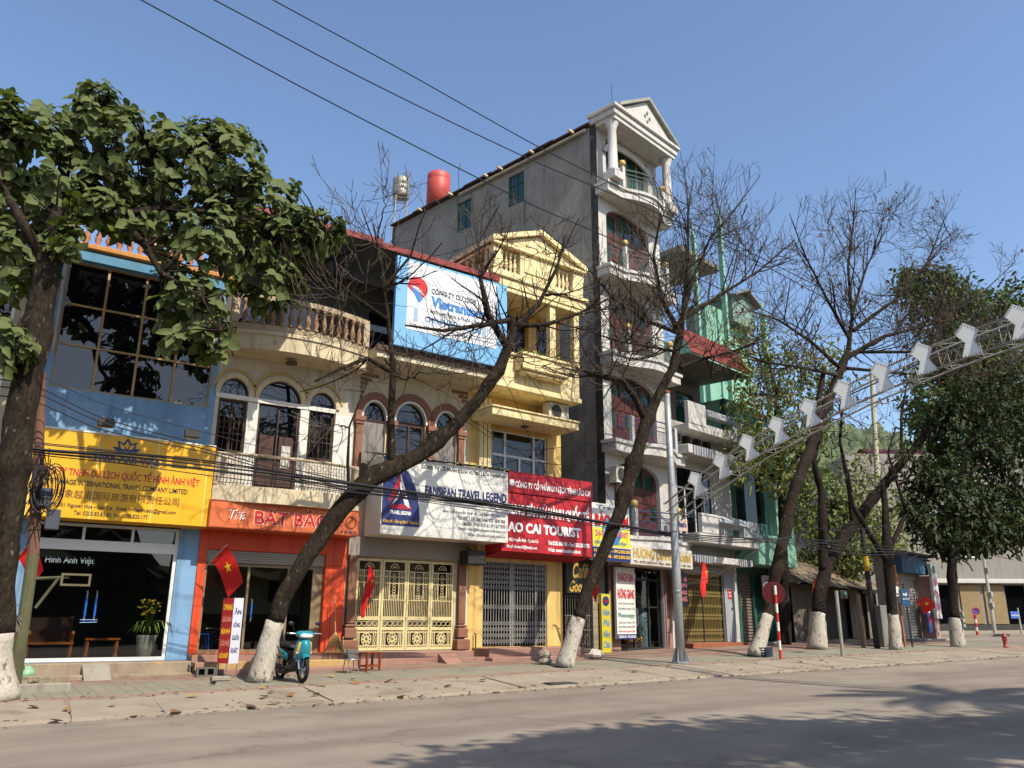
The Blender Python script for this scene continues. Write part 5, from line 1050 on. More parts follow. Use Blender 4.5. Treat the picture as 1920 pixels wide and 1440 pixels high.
brk = mat('step_brick', '#8c5138', rough=0.85, var=0.3, scale=5, bump=0.2)
for k, (dy, z1, x1) in enumerate(((0.7, -0.68, 3.9), (1.15, -0.84, 3.6))):
    n_ = 11
    for i in range(n_):
        a = -0.2 + (x1+0.2)*i/n_; CB(a+0.005, a+(x1+0.2)/n_-0.005, -dy, -0.003 if k == 0 else -dy+0.44, -1.2, z1, 0.012).build('brick', brk, h6)
# ------------------------------------------------------------------ green house
_c6, _s6 = math.cos(R(11.5)), math.sin(R(11.5))
def T6(x, y, z): return Vector((F6[0] + x*_c6 - y*_s6, F6[1] + x*_s6 + y*_c6, z))
_e = T6(W6+0.02, 0, 0); F7 = (_e.x, _e.y, 11.5)
def T7(x, y, z): return Vector((F7[0] + x*_c6 - y*_s6, F7[1] + x*_s6 + y*_c6, z))
h7 = thing('shop_house', 'mint green house with roller shutter and rooftop columns behind the bare trees', 'building', (F7[0], F7[1], 0), 11.5)
S7 = 0.727; h7.scale = (S7, 1, 1)
mint = mat('mint_paint', '#7ba892', rough=0.7, var=0.12, streak=0.2); dkgreen = mat('deep_green_paint', '#2b5347', rough=0.65, var=0.12, streak=0.15)
MB().facade(0, 4.4, -1.3, 9.6, 0.0, 0.25, [(0.3, 1.7, -0.68, 2.1), (2.0, 4.0, -0.68, 2.1), (0.5, 3.9, 4.3, 7.0)]).build('wall', dkgreen, h7)
shell(h7, 0, 4.4, 0.25, 10, -1.3, 9.6, mint)
CB(-0.05, 4.45, -1.1, -0.002, 2.35, 3.6, 0.02).build('balcony_parapet', mint, h7)
CB(2.4, 2.75, -1.1, -0.75, 3.6, 7.2, 0.03).build('column', mint, h7); CB(4.1, 4.4, -1.1, -0.75, 3.6, 9.5, 0.03).build('column', mint, h7)
CB(-0.05, 4.45, -1.1, -0.002, 7.2, 8.0, 0.02).build('balcony_parapet', mint, h7)
MB().quad((0.5,0.2,4.3),(3.9,0.2,4.3),(3.9,0.2,7.0),(0.5,0.2,7.0)).build('pane', glass_dark, h7)
rs_ = B(0.3, 1.7, 0.15, 0.2, -0.68, 2.1).build('roller_shutter', mat('shutter_brown', '#77695a', var=0.15, streak=0.15), h7)
for i in range(22): CB(0.31, 1.69, 0.11, 0.148, -0.66+0.125*i, -0.56+0.125*i, 0.02).build('slat', mat('shutter_brown', '#77695a'), rs_)
scissor(h7, 2.05, 3.95, -0.66, 2.05, 0.08, mat('green_gate', '#2c5a4a', rough=0.5, var=0.15), 20, ((0.05, 0.15), (0.3, 0.4), (0.6, 0.7), (0.85, 0.95)))
room(h7, 0.1, 4.3, 0.26, 2.0, -0.68, 2.3, wall=mat('porch_dark', '#4a463f'))
CB(0.1, 4.3, -0.6, -0.002, -1.2, -0.7, 0.02).build('step', concrete, h7)
sg7 = CB(1.75, 4.1, -0.5, -0.42, 1.15, 2.0, 0.01).build('banner', mat('faded_banner', '#b5aab0', rough=0.6, var=0.12), h7)
text(sg7, 'SỬA CHỮA ĐIỆN', 1.9, 3.95, 1.72, 1.92, -0.503, INK['red'], bold=0.02)
for j in range(3): text(sg7, 'Nhận sửa chữa điện nước - thi công', 1.9, 3.95, 1.24+0.15*j, 1.33+0.15*j, -0.503, INK['navy'], bold=0.005)
# rooftop storey with slender columns
for (u0, v0, v1, w_) in ((1311, 445, 640, 0.13), (1364, 415, 640, 0.13), (1435, 590, 650, 0.15)):
    p0 = P(u0, v1, 28.5); p1 = P(u0 - 2, v0, 28.5); M_ = h7.matrix_basis.inverted()
    a = Matrix.Rotation(-R(11.5), 4, 'Z') @ (p0 - Vector((F7[0], F7[1], 0))); b = Matrix.Rotation(-R(11.5), 4, 'Z') @ (p1 - Vector((F7[0], F7[1], 0)))
    a.x /= S7
    CB(a.x-w_, a.x+w_, a.y-w_, a.y+w_, 9.0, b.z, 0.03).build('roof_column', mint, h7)
    MB().lathe(a.x, a.y, [(w_*0.8, b.z), (w_*0.5, b.z+0.4), (0.02, b.z+0.9)], 8).build('finial', mint, h7)
def L7(u, v, Y):
    q = Matrix.Rotation(-R(11.5), 4, 'Z') @ (P(u, v, Y) - Vector((F7[0], F7[1], 0))); q.x /= S7; return q
a, b = L7(1318, 500, 28.6), L7(1362, 500, 28.6)
_w = L7(1325, 620, 28.8); _w2 = L7(1430, 620, 28.8)
MB().box(_w.x, _w2.x, _w.y, _w.y+0.3, 9.0, L7(1325, 568, 28.8).z).build('parapet', mint, h7)
_a = L7(1270, 460, 28.4); _b = L7(1365, 470, 28.4)
CB(_a.x, _b.x, _a.y-0.2, _a.y+3.0, _a.z-0.35, _a.z, 0.05).build('roof_slab', mat('grey_roof_slab', '#77756c', var=0.2), h7)
_g = L7(1375, 600, 28.6); _g2 = L7(1432, 600, 28.6); _zt = L7(1400, 548, 28.6).z
MB().prism([(_g.x, _g.z), (_g2.x, _g.z), (_g2.x, _zt-0.5), ((_g.x+_g2.x)/2, _zt), (_g.x, _zt-0.5)], _g.y, _g.y+3).build('roof_gable', mat('grey_green', '#6f8a80', var=0.2, streak=0.3), h7)
for sx in (0, 1):
    x0_, x1_ = (_g.x-0.25, (_g.x+_g2.x)/2) if sx == 0 else ((_g.x+_g2.x)/2, _g2.x+0.25)
    za, zb = (_zt-0.6, _zt+0.05) if sx == 0 else (_zt+0.05, _zt-0.6)
    MB().prism([(x0_, za), (x1_, zb), (x1_, zb+0.12), (x0_, za+0.12)], _g.y-0.4, _g.y+3.2).build('roof_slope', mat('grey_roof_slab', '#77756c'), h7)
B(_w.x, _w2.x, _w.y+0.3, _w.y+5, 10.0, _w.z).build('roof_room', mint, h7)
# ------------------------------------------------------------------ tiled shack
_e = T7(3.22, -0.75, 0); FS = (_e.x, _e.y, 18)
sk = thing('shack', 'low timber shack with old weathered tile roof behind the whitewashed trees', 'shack', (FS[0], FS[1], 0), 18)
plank_m = mat('grey_plank', '#6d6257', rough=0.9, var=0.3, scale=3, bump=0.3, streak=0.3)
tile_m = mat('old_roof_tile', '#8a7a62', rough=0.95, var=0.4, scale=3, bump=0.4, fine=0.25, spots=('#5c5044', 0.56, 2))
WS = 12.2
for i in range(42):
    a = WS*i/42
    if 11 <= i <= 13 or 22 <= i <= 26 or 33 <= i <= 36: continue
    CB(a+0.006, a+WS/42-0.006, 0, 0.04, -1.0, 1.75 + random.uniform(-0.04, 0.04), 0.006).build('plank', plank_m, sk)
for a, b in ((11, 14), (22, 27), (33, 37)): B(WS*a/42, WS*b/42, 0.2, 0.24, -1.0, 1.75).build('doorway', mat('doorway_dark', '#221d19'), sk)
B(0, WS, 0.25, 5.0, -1.0, 1.7).build('wall', mat('shack_dark', '#3c352e', var=0.3), sk)
def tiles(x0, x1, y0, z0, y1, z1, nr, nc, m, name='tile', sag=0.06):
    for r_ in range(nr):
        for c in range(nc):
            a = x0 + (x1-x0)*c/nc; b = x0 + (x1-x0)*(c+1)/nc; f0, f1 = r_/nr, (r_+1.15)/nr
            j = random.uniform(-0.012, 0.012); s_ = -sag*math.sin(math.pi*(c+0.5)/nc)
            ya, yb = y0+(y1-y0)*f0, y0+(y1-y0)*f1; za, zb = z0+(z1-z0)*f0+s_+j+0.045, z0+(z1-z0)*f1+s_+j+0.005
            MB().add([(a+0.01, ya, za), (b-0.01, ya, za), (b-0.01, yb, zb), (a+0.01, yb, zb), (a+0.01, ya, za-0.04), (b-0.01, ya, za-0.04), (b-0.01, yb, zb-0.04), (a+0.01, yb, zb-0.04)], [(0,1,2,3), (4,5,1,0), (1,5,6,2), (4,0,3,7)]).build(name, m, sk)
tiles(-0.4, 12.5, -0.9, 1.7, 2.2, 3.55, 8, 36, tile_m)
MB().quad((-0.4, -0.9, 1.65), (12.5, -0.9, 1.65), (12.5, 2.2, 3.51), (-0.4, 2.2, 3.51)).build('roof_underside', mat('shack_dark', '#3c352e'), sk); MB().quad((-0.5, 2.2, 3.52), (12.5, 2.2, 3.52), (12.5, 5.2, 1.8), (-0.5, 5.2, 1.8)).build('roof_back', tile_m, sk)
for s_ in (-0.38, 12.4): MB().prismx([(-0.8, 1.75), (5.0, 1.75), (2.2, 3.48)], s_, s_+0.05).build('gable', plank_m, sk)
MB().tube([(-0.4, 2.2, 3.6), (4, 2.2, 3.55), (12.5, 2.2, 3.58)], 0.09, 8).build('ridge', tile_m, sk)
# corrugated lean-to in front
cor = MB()
for i in range(40):
    a = 5.0+5.2*i/40; b = 5.0+5.2*(i+1)/40; za, zb = 0.02*(i % 2), 0.02*((i+1) % 2); cor.quad((a, -2.1, 1.42+za), (b, -2.1, 1.42+zb), (b, -0.7, 1.85+zb), (a, -0.7, 1.85+za))
cor.build('lean_to', mat('rusty_corrugated', '#8c7a66', rough=0.8, var=0.35, spots=('#6b4a38', 0.55, 2)), sk)
for x in (5.1, 10.0): MB().tube([(x, -2.0, -0.9), (x, -2.0, 1.44)], [0.07, 0.06], 8).build('post', mat('post_wood', '#7d6b55', var=0.3), sk)
# ------------------------------------------------------------------ kiosk with shutter
_k = P(1690, 1205, 22.0); FK = (_k.x, _k.y, 12)
kz = gz(_k.x, _k.y)
ki = thing('kiosk', 'small corner kiosk with white roller shutter under a blue band', 'kiosk', (FK[0], FK[1], 0), 12)
MB().facade(0, 3.3, kz-0.2, 3.0, 0, 0.2, [(0.35, 2.6, kz, 2.0)]).build('wall', mat('kiosk_wall', '#9a9184', var=0.2, streak=0.25), ki); shell(ki, 0, 3.3, 0.2, 0.8, kz-0.2, 3.0, mat('kiosk_wall', '#9a9184'))
CB(-0.2, 3.0, -0.5, -0.002, 2.25, 3.05, 0.02).build('blue_band', mat('kiosk_blue', '#3a5a74', var=0.15, streak=0.2), ki); B(-0.4, 3.6, -0.8, 1.0, 3.06, 3.14).build('roof', mat('old_roof_sheet', '#3b302c'), ki)
rs_ = B(0.35, 2.6, 0.1, 0.14, kz, 2.0).build('roller_shutter', mat('pale_shutter', '#a8a196', var=0.1, streak=0.12), ki)
for i in range(21): CB(0.36, 2.59, 0.06, 0.098, kz+0.02+0.125*i, kz+0.13+0.125*i, 0.02).build('slat', mat('pale_shutter', '#a8a196'), rs_)
CB(2.7, 3.25, -0.6, -0.002, kz-0.1, 2.2, 0.02).build('pier', mat('kiosk_pink', '#a5837a', var=0.15), ki)
CB(0.0, 3.6, -1.0, -0.002, kz-0.2, kz+0.06, 0.02).build('step', concrete, ki)
vs1 = thing('vertical_sign', 'white and pink vertical shop sign on the kiosk corner', 'sign', (FK[0], FK[1], 0), 12)
CB(2.65, 3.3, -0.75, -0.62, 0.3, 2.75, 0.01).build('board', mat('banner_white', '#c9c6bf'), vs1); disc(vs1, 'emblem', 2.97, -0.751, 2.5, 0.2, INK['green'])
for i, t_ in enumerate(('PHỞ', 'CƠM', 'BÚN')): text(vs1, t_, 2.75, 3.2, 1.75-0.55*i, 2.15-0.55*i, -0.753, paint('ink_magenta', '#c2457a'), bold=0.03)
vs2 = thing('vertical_sign', 'small blue and red vertical sign below the flag at the kiosk', 'sign', (FK[0], FK[1], 0), 12)
CB(2.2, 2.62, -0.5, -0.42, -0.3, 1.1, 0.01).build('board', mat('sign_bluewhite', '#4a64a0', rough=0.5), vs2); B(2.24, 2.58, -0.506, -0.501, 0.55, 1.05).build('print', INK['white'], vs2); B(2.28, 2.54, -0.509, -0.507, 0.1, 0.45).build('print', INK['red'], vs2)
# ------------------------------------------------------------------ grey corner block across the side street
gb = thing('corner_block', 'grey rendered corner block with glazed ground floor across the side street', 'building', (FC.x, FC.y, 0), math.degrees(math.atan2(VR.y, VR.x)))
gbase = gz(60, 0) + 0.12
grm = mat('block_render', '#857f78', rough=0.95, var=0.2, scale=0.3, streak=0.25, spots=('#6d6862', 0.58, 0.18))
gh = [(a, a+1.5, gbase+0.45, gbase+3.1) for a in (-6.6, -4.9, -3.2, 1.7, 3.3, 4.9)]  + [(6.8, 14.0, gbase+0.45, gbase+3.1)] + [(-1.6, 0.0, gbase+5.1, gbase+6.0), (1.0, 1.6, gbase+5.5, gbase+6.0), (6.0, 7.4, gbase+5.0, gbase+6.2), (-5.2, -4.2, gbase+8.0, gbase+9.4), (3.0, 4.4, gbase+8.2, gbase+9.6)]
MB().facade(-8.5, 26, gbase-0.3, gbase+12.5, 0, 0.3, gh).build('wall', grm, gb); shell(gb, -8.5, 26, 0.3, 16, gbase-0.3, gbase+12.4, grm)
for a in (7.6, 8.5, 9.4, 10.3, 11.2, 12.1, 13.0): B(a-0.12, a+0.12, 0.12, 0.18, gbase+0.45, gbase+3.1).build('mullion', mat('mullion_grey', '#7d7a72'), gb)
for a, b, c, d in gh: MB().quad((a,0.2,c),(b,0.2,c),(b,0.2,d),(a,0.2,d)).build('pane', glass_dark, gb)
for a, b, c, d in gh[7:9]: MB().facade(a-0.12, b+0.12, c-0.12, d+0.12, -0.04, -0.002, [(a, b, c, d)]).build('window_frame', mat('white_paint', '#d6d4cc'), gb)
CB(-4.0, 26, -0.5, -0.002, gbase+3.2, gbase+3.5, 0.03).build('ledge', mat('ledge_white', '#b9b6ae', var=0.1), gb)
B(-8.5, 26, -0.06, -0.003, gbase-0.2, gbase+0.45).build('plinth', mat('dark_plinth', '#3a3835', var=0.2), gb)
for a in (-1.5, 0.2): CB(a, a+1.4, -0.1, -0.003, gbase+0.45, gbase+3.1, 0.02).build('pier', mat('ochre_pier', '#84714f', var=0.15), gb)
for z in (6.9,): B(-8.5, 26, -0.12, -0.003, gbase+z, gbase+z+0.2).build('string_course', grm, gb)
# far house with red roof on the rise
fp = Vector(ray(1735, 900))*85; fh = thing('far_house', 'distant pale house with pinkish red roof between the tree trunks', 'house', (fp.x, fp.y, 0), -28)
MB().facade(-4, 5, -1, fp.z+1.6, 0, 0.3, [(-2.6, -1.2, fp.z-1.4, fp.z+0.4), (1.0, 2.4, fp.z-1.4, fp.z+0.4)]).build('wall', mat('far_wall', '#b3a99a', var=0.1), fh); shell(fh, -4, 5, 0.3, 8, -1, fp.z+1.6, mat('far_wall', '#b3a99a'))
for a in (-2.6, 1.0): MB().quad((a,0.2,fp.z-1.4),(a+1.4,0.2,fp.z-1.4),(a+1.4,0.2,fp.z+0.4),(a,0.2,fp.z+0.4)).build('window', glass_dark, fh)
MB().add([(-4.6,-0.8,fp.z+1.6),(5.6,-0.8,fp.z+1.6),(5.6,4,fp.z+4.0),(-4.6,4,fp.z+4.0),(5.6,9,fp.z+1.6),(-4.6,9,fp.z+1.6)], [(0,1,2,3),(3,2,4,5)]).build('roof', mat('far_roof', '#9c4a48', var=0.15), fh)
# ------------------------------------------------------------------ trees
bark = mat('bark', '#2a231b', rough=0.95, var=0.6, scale=6, bump=1.0, bscale=20, fine=0.5, spots=('#6b6255', 0.63, 11), stretch=(1, 1, 0.5), spec=0.15)
bark_dk = mat('bark_dark', '#241e19', rough=0.95, var=0.6, scale=6, bump=1.0, bscale=20, fine=0.5, spots=('#665c4f', 0.63, 11), stretch=(1, 1, 0.5), spec=0.15)
twig_m = mat('twig_bark', '#43392f', rough=0.9, var=0.25, scale=3, bump=0)
limewash = mat('limewash', '#a39c8f', rough=0.95, var=0.2, scale=4, bump=1.0, bscale=22, fine=0.15, spots=('#60574c', 0.56, 8), stretch=(1, 1, 0.6))
def grow_crown(W, blobs, base, m1, m2, dens=1.0, zmin=3.0, up=0.07):
    """limbs reach from the hand-laid ones into each part of the crown, then fork into side branches and arching twigs"""
    ells = []; nodes = []
    for u, v, ru, rv, y, ry in blobs:
        c = P(u, v, y); k = c.length/1540.0; ells.append((c, Vector((ru*k, ry, rv*k))))
    for pts, rad in W:
        for i in range(len(pts)-1):
            k = max(1, int((pts[i+1]-pts[i]).length/0.3))
            for j in range(k):
                p = pts[i].lerp(pts[i+1], j/k)
                if p.z > base.z + zmin: nodes.append((p, rad[i]+(rad[i+1]-rad[i])*j/k, (pts[i+1]-pts[i]).normalized()))
    def inside(p, f=1.12):
        for c, r_ in ells:
            q = p - c
            if (q.x/(r_.x*f))**2 + (q.y/(r_.y*f))**2 + (q.z/(r_.z*f))**2 < 1: return True
        return False
    rnd = lambda: Vector(RNG.normal(size=3)); tips = []
    def grow(p, d, L, r_, lvl):
        pts, rr, kids = [p], [r_], []; n = 5; seg = L/n
        for i in range(n):
            d = (d + rnd()*0.10 + Vector((0, 0, up*(1 + 0.5*lvl)))).normalized(); p = p + d*seg*(0.8+0.4*RNG.rand()); pts.append(p); rr.append(max(0.0072, r_*(1-0.10*(i+1))))
            if not inside(p) and RNG.rand() < 0.55: break
            if lvl < 3 and i < n-1 and RNG.rand() < (0.78 if lvl < 2 else 0.6)*dens:
                s_ = d.cross(rnd()).normalized(); a_ = 0.6 + 0.45*RNG.rand(); kids.append((p, d*math.cos(a_) + s_*math.sin(a_), L*0.66*(0.7+0.5*RNG.rand()), max(0.0085, rr[-1]*0.72)))
        (m1 if r_ > 0.017 else m2).tube(pts, rr, 5 if r_ > 0.017 else 3, cap=False); tips.append((pts[-1], d))
        for q in kids: grow(q[0], q[1], q[2], q[3], lvl+1)
    sites = []
    for c, r_ in ells:
        st = min(nodes, key=lambda q: (q[0]-c).length + 0.25*abs(q[0].z-c.z)); L = (c-st[0]).length
        if L > 0.25:
            end = c + (c-st[0]).normalized()*min(r_.x, r_.z)*0.55; mid = st[0].lerp(c, 0.5) + rnd()*0.1*L - Vector((0, 0, 0.08*L)); r0 = max(0.02, min(st[1]*0.6, 0.016 + 0.018*L))
            ctl = [st[0], mid, c, end]; path = []
            for i in range(3):
                p0, p1, p2, p3 = ctl[max(0, i-1)], ctl[i], ctl[i+1], ctl[min(3, i+2)]
                for k in range(4): t = k/4; path.append(0.5*((2*p1) + (p2-p0)*t + (2*p0-5*p1+4*p2-p3)*t*t + (3*p1-p0-3*p2+p3)*t**3) + rnd()*0.03)
            path.append(end); rr = [r0*(1-0.72*i/(len(path)-1)) for i in range(len(path))]
            m1.tube(path, rr, 6, cap=False)
            for i in range(3, len(path)):
                d = (path[i]-path[i-1]).normalized(); sites.append((path[i], rr[i], d))
                if RNG.rand() < 0.55: sites.append((path[i], rr[i], d))
    sites += [q for q in nodes if inside(q[0], 1.0) and q[1] < 0.12]
    for p, r_, d in sites:
        if RNG.rand() > 0.80*dens: continue
        c, er = min(ells, key=lambda e: (e[0]-p).length); o = (p-c); o = o.normalized() if o.length > 0.05 else rnd().normalized()
        dd = (d*0.75 + o*0.35 + rnd()*0.55 + Vector((0, 0, 0.12))).normalized(); grow(p, dd, 1.0 + 0.9*RNG.rand(), max(0.011, min(0.026, r_*0.7)), 1)
    return tips
def rough_tube(m, pts, rad, n=12, amp=0.12, seed=0):
    """trunk with uneven outline"""
    k = len(m.v); pts = [Vector(p) for p in pts]; rs = np.random.RandomState(seed); ph = rs.rand(5)*6.28
    q = []; rq = []
    for i in range(len(pts)-1):
        c = max(2, int((pts[i+1]-pts[i]).length/0.14))
        for j in range(c): q.append(pts[i].lerp(pts[i+1], j/c)); rq.append(rad[i]+(rad[i+1]-rad[i])*j/c)
    q.append(pts[-1]); rq.append(rad[-1]); s = MB()
    for _ in range(max(1, len(q)//9)):
        kc = rs.randint(len(q)); ka = 0.10 + 0.16*rs.rand()
        for i_ in range(len(q)): rq[i_] *= 1 + ka*math.exp(-((i_-kc)/1.3)**2)*(1 if i_ not in (0, len(q)-1) else 0)
    s.tube(q, rq, n)
    for i, v in enumerate(s.v):
        ring, a = divmod(i, n); c = q[ring]; ang = 2*math.pi*a/n
        f = 1 + amp*(0.5*math.sin(2*ang+ph[0]+ring*0.13) + 0.35*math.sin(3*ang+ph[1]-ring*0.31) + 0.35*math.sin(ring*0.9+ph[2]+ang) + 0.4*(rs.rand()-0.5))
        s.v[i] = tuple(c + (Vector(v)-c)*f)
    m.add(s.v, s.f)
    return m
def bare_tree(label, paths, blobs, dens, name='bare_tree', white=1.25, tipn=2, seed=0, group='bare street trees', bm=bark, leaves=0, up=0.12, dark=False, flare=1.35):
    """paths: [(pixels+y list, radii)], the first one is the trunk from the ground"""
    global RNG
    RNG = np.random.RandomState(seed); random.seed(seed)
    W = [([P(u, v, y) for u, v, y in pts], rad) for pts, rad in paths]
    base = W[0][0][0].copy(); base.z = gz(base.x, base.y) - 0.02; W[0][0][0] = base
    t = thing(name, label, 'tree', base, 0, group)
    # trunk split at the limewash line
    pts, rad = W[0]; rad = list(rad); rad[0] *= flare
    cut = base.z + white; lo, hi, rl, rh = [], [], [], []
    for i, p in enumerate(pts):
        if p.z <= cut: lo.append(p); rl.append(rad[i])
        else:
            if not hi:
                a, b = pts[i-1], p; f = (cut-a.z)/(b.z-a.z); c = a.lerp(b, f); rc = rad[i-1]+(rad[i]-rad[i-1])*f
                lo.append(c); rl.append(rc); hi.append(c); rh.append(rc)
            hi.append(p); rh.append(rad[i])
    if white: rough_tube(MB(base), lo, rl, 14, 0.10, seed).build('painted_base', limewash, t, smooth=True); t.children[-1]
    else: hi = lo[:-1] + hi; rh = rl[:-1] + rh
    rough_tube(MB(base), hi, rh, 14, 0.13, seed+1).build('trunk', bm, t, smooth=True)
    for pts, rad in W[1:]: rough_tube(MB(base), pts, rad, 8, 0.10, seed+2).build('limb', bm, t, smooth=True)
    if blobs:
        m1, m2 = MB(base), MB(base); tips = grow_crown(W, blobs, base, m1, m2, dens)
        if m1.f: m1.build('branch_mass', bm, t, smooth=True, kind='stuff')
        m2.build('twig_mass', twig_m, t, kind='stuff')
        if leaves:
            lm = MB(base)
            for k in range(leaves):
                p, d = tips[RNG.randint(len(tips))]; add_leaf(lm, p, Vector(RNG.normal(size=3)) + Vector((0, 0, -0.8)), 0.16, 0.1)
            lm.build('last_leaves', leaf_mat('russet_leaf', '#5a2a1c', '#8a4a30'), t, kind='stuff')
    return t
LEAF = [(-0.0, 0, 0), (0.20, 0.38, 0.10), (0.55, 0.52, -0.04), (0.84, 0.30, 0.02), (1.06, 0, -0.22), (0.86, -0.27, -0.10), (0.53, -0.5, 0.06), (0.22, -0.36, 0.04), (0.52, 0, -0.07)]
LEAF_F = [(0, 8, 2, 1), (8, 4, 3, 2), (0, 7, 6, 8), (8, 6, 5, 4)]
def add_leaf(m, p, d, l, wd, n=None):
    d = Vector(d).normalized(); n = Vector(n) if n is not None else Vector((RNG.rand()-0.5, RNG.rand()-0.5, 1)); s = d.cross(n)
    if s.length < 1e-4: s = d.cross(Vector((1, 0, 0)))
    s.normalize(); n = s.cross(d).normalized()
    m.add([Vector(p) + d*(a*l) + s*(b*wd) + n*(c*l) for a, b, c in LEAF], LEAF_F)
# --- leaning tree before the tea shop
bare_tree('leaning bare tree with whitewashed base beside the teal scooter',
    [([(487, 1278, 18.3), (505, 1200, 18.3), (530, 1120, 18.25), (565, 1060, 18.2), (610, 995, 18.1), (655, 935, 18.0), (700, 892, 17.9), (780, 858, 17.7), (845, 805, 17.5), (900, 745, 17.3), (935, 695, 17.2), (958, 640, 17.1), (960, 590, 17.1)], [0.24, 0.19, 0.19, 0.195, 0.21, 0.22, 0.24, 0.17, 0.155, 0.145, 0.14, 0.13, 0.10]),
     ([(735, 868, 17.8), (733, 780, 17.8), (737, 690, 17.8), (728, 600, 17.8), (716, 500, 17.8), (700, 420, 17.9)], [0.11, 0.085, 0.075, 0.055, 0.04, 0.02]),
     ([(737, 700, 17.8), (690, 672, 17.6), (640, 690, 17.4), (590, 715, 17.3)], [0.06, 0.05, 0.04, 0.02]),
     ([(960, 620, 17.1), (1010, 570, 16.9), (1045, 500, 16.7), (1060, 440, 16.6)], [0.10, 0.06, 0.04, 0.02]),
     ([(950, 650, 17.1), (915, 590, 16.9), (900, 520, 16.8), (930, 470, 16.8)], [0.10, 0.08, 0.05, 0.03]),
     ([(960, 610, 17.1), (1020, 610, 16.6), (1080, 590, 16.2), (1140, 560, 15.9)], [0.08, 0.06, 0.04, 0.02]),
     ([(955, 600, 17.1), (900, 610, 16.4), (830, 620, 15.9), (760, 610, 15.6)], [0.08, 0.055, 0.04, 0.02]),
     ([(728, 600, 17.8), (670, 560, 17.4), (620, 520, 17.1), (590, 480, 17.0)], [0.045, 0.035, 0.025, 0.012]),
     ([(720, 540, 17.8), (770, 480, 17.6), (790, 410, 17.5)], [0.04, 0.028, 0.015]),
     ([(655, 940, 18.0), (652, 870, 17.9), (655, 800, 17.8), (700, 690, 17.7)], [0.05, 0.035, 0.025, 0.015])],
    [(960, 590, 190, 70, 16.9, 1.7), (900, 500, 130, 100, 16.6, 1.5), (1010, 470, 130, 110, 16.6, 1.6), (880, 645, 110, 40, 16.6, 1.2), (1070, 560, 90, 90, 16.6, 1.3), (690, 450, 90, 130, 17.6, 1.3), (640, 570, 90, 80, 17.3, 1.3), (720, 370, 70, 50, 17.6, 1.0), (660, 690, 110, 45, 17.2, 1.1), (790, 700, 110, 60, 17.2, 1.0), (990, 680, 110, 50, 16.8, 1.0), (620, 800, 60, 60, 17.4, 0.8)], 0.82, seed=3, flare=1.1)
bare_tree('leaning bare tree with whitewashed base between the cafe entrance and the tower',
    [([(1058, 1250, 18.0), (1078, 1180, 18.0), (1100, 1110, 17.95), (1130, 1040, 17.9), (1160, 965, 17.8), (1180, 900, 17.8), (1198, 840, 17.7), (1212, 790, 17.7), (1235, 740, 17.6), (1262, 690, 17.5), (1272, 640, 17.5), (1278, 600, 17.5)], [0.23, 0.18, 0.17, 0.175, 0.185, 0.175, 0.165, 0.18, 0.14, 0.13, 0.13, 0.11]),
     ([(1210, 790, 17.7), (1190, 745, 17.6), (1165, 712, 17.5), (1125, 705, 17.3), (1080, 690, 17.1)], [0.11, 0.1, 0.09, 0.07, 0.03]),
     ([(1278, 600, 17.5), (1300, 520, 17.4), (1330, 450, 17.3), (1380, 390, 17.2), (1425, 330, 17.1)], [0.08, 0.05, 0.035, 0.025, 0.012]),
     ([(1272, 620, 17.5), (1240, 560, 17.3), (1225, 480, 17.2), (1240, 400, 17.1)], [0.1, 0.07, 0.045, 0.02]),
     ([(1278, 600, 17.5), (1340, 560, 17.2), (1420, 510, 16.9), (1490, 450, 16.7)], [0.08, 0.055, 0.035, 0.015]),
     ([(1272, 625, 17.5), (1210, 600, 17.0), (1150, 560, 16.6), (1100, 500, 16.4)], [0.07, 0.05, 0.035, 0.015]),
     ([(1278, 610, 17.5), (1290, 500, 17.5), (1290, 400, 17.4), (1300, 330, 17.4)], [0.08, 0.05, 0.03, 0.012]),
     ([(1272, 660, 17.5), (1220, 650, 17.0), (1160, 640, 16.6), (1100, 620, 16.3)], [0.06, 0.045, 0.03, 0.015]),
     ([(1275, 690, 17.5), (1310, 675, 17.3), (1370, 660, 17.1), (1430, 640, 17.0)], [0.08, 0.06, 0.04, 0.02])],
    [(1310, 480, 160, 130, 17.1, 1.8), (1210, 530, 110, 100, 17.0, 1.5), (1340, 400, 120, 90, 16.9, 1.5), (1230, 630, 150, 45, 17.0, 1.5), (1400, 470, 90, 80, 17.0, 1.3), (1420, 340, 35, 40, 17.0, 0.5), (1150, 690, 90, 55, 16.9, 1.1), (1340, 640, 120, 55, 16.8, 1.4), (1270, 420, 60, 80, 17.0, 1.0), (1140, 600, 60, 60, 16.9, 1.0), (1390, 570, 90, 60, 16.8, 1.2)], 1.0, seed=5, flare=1.1)
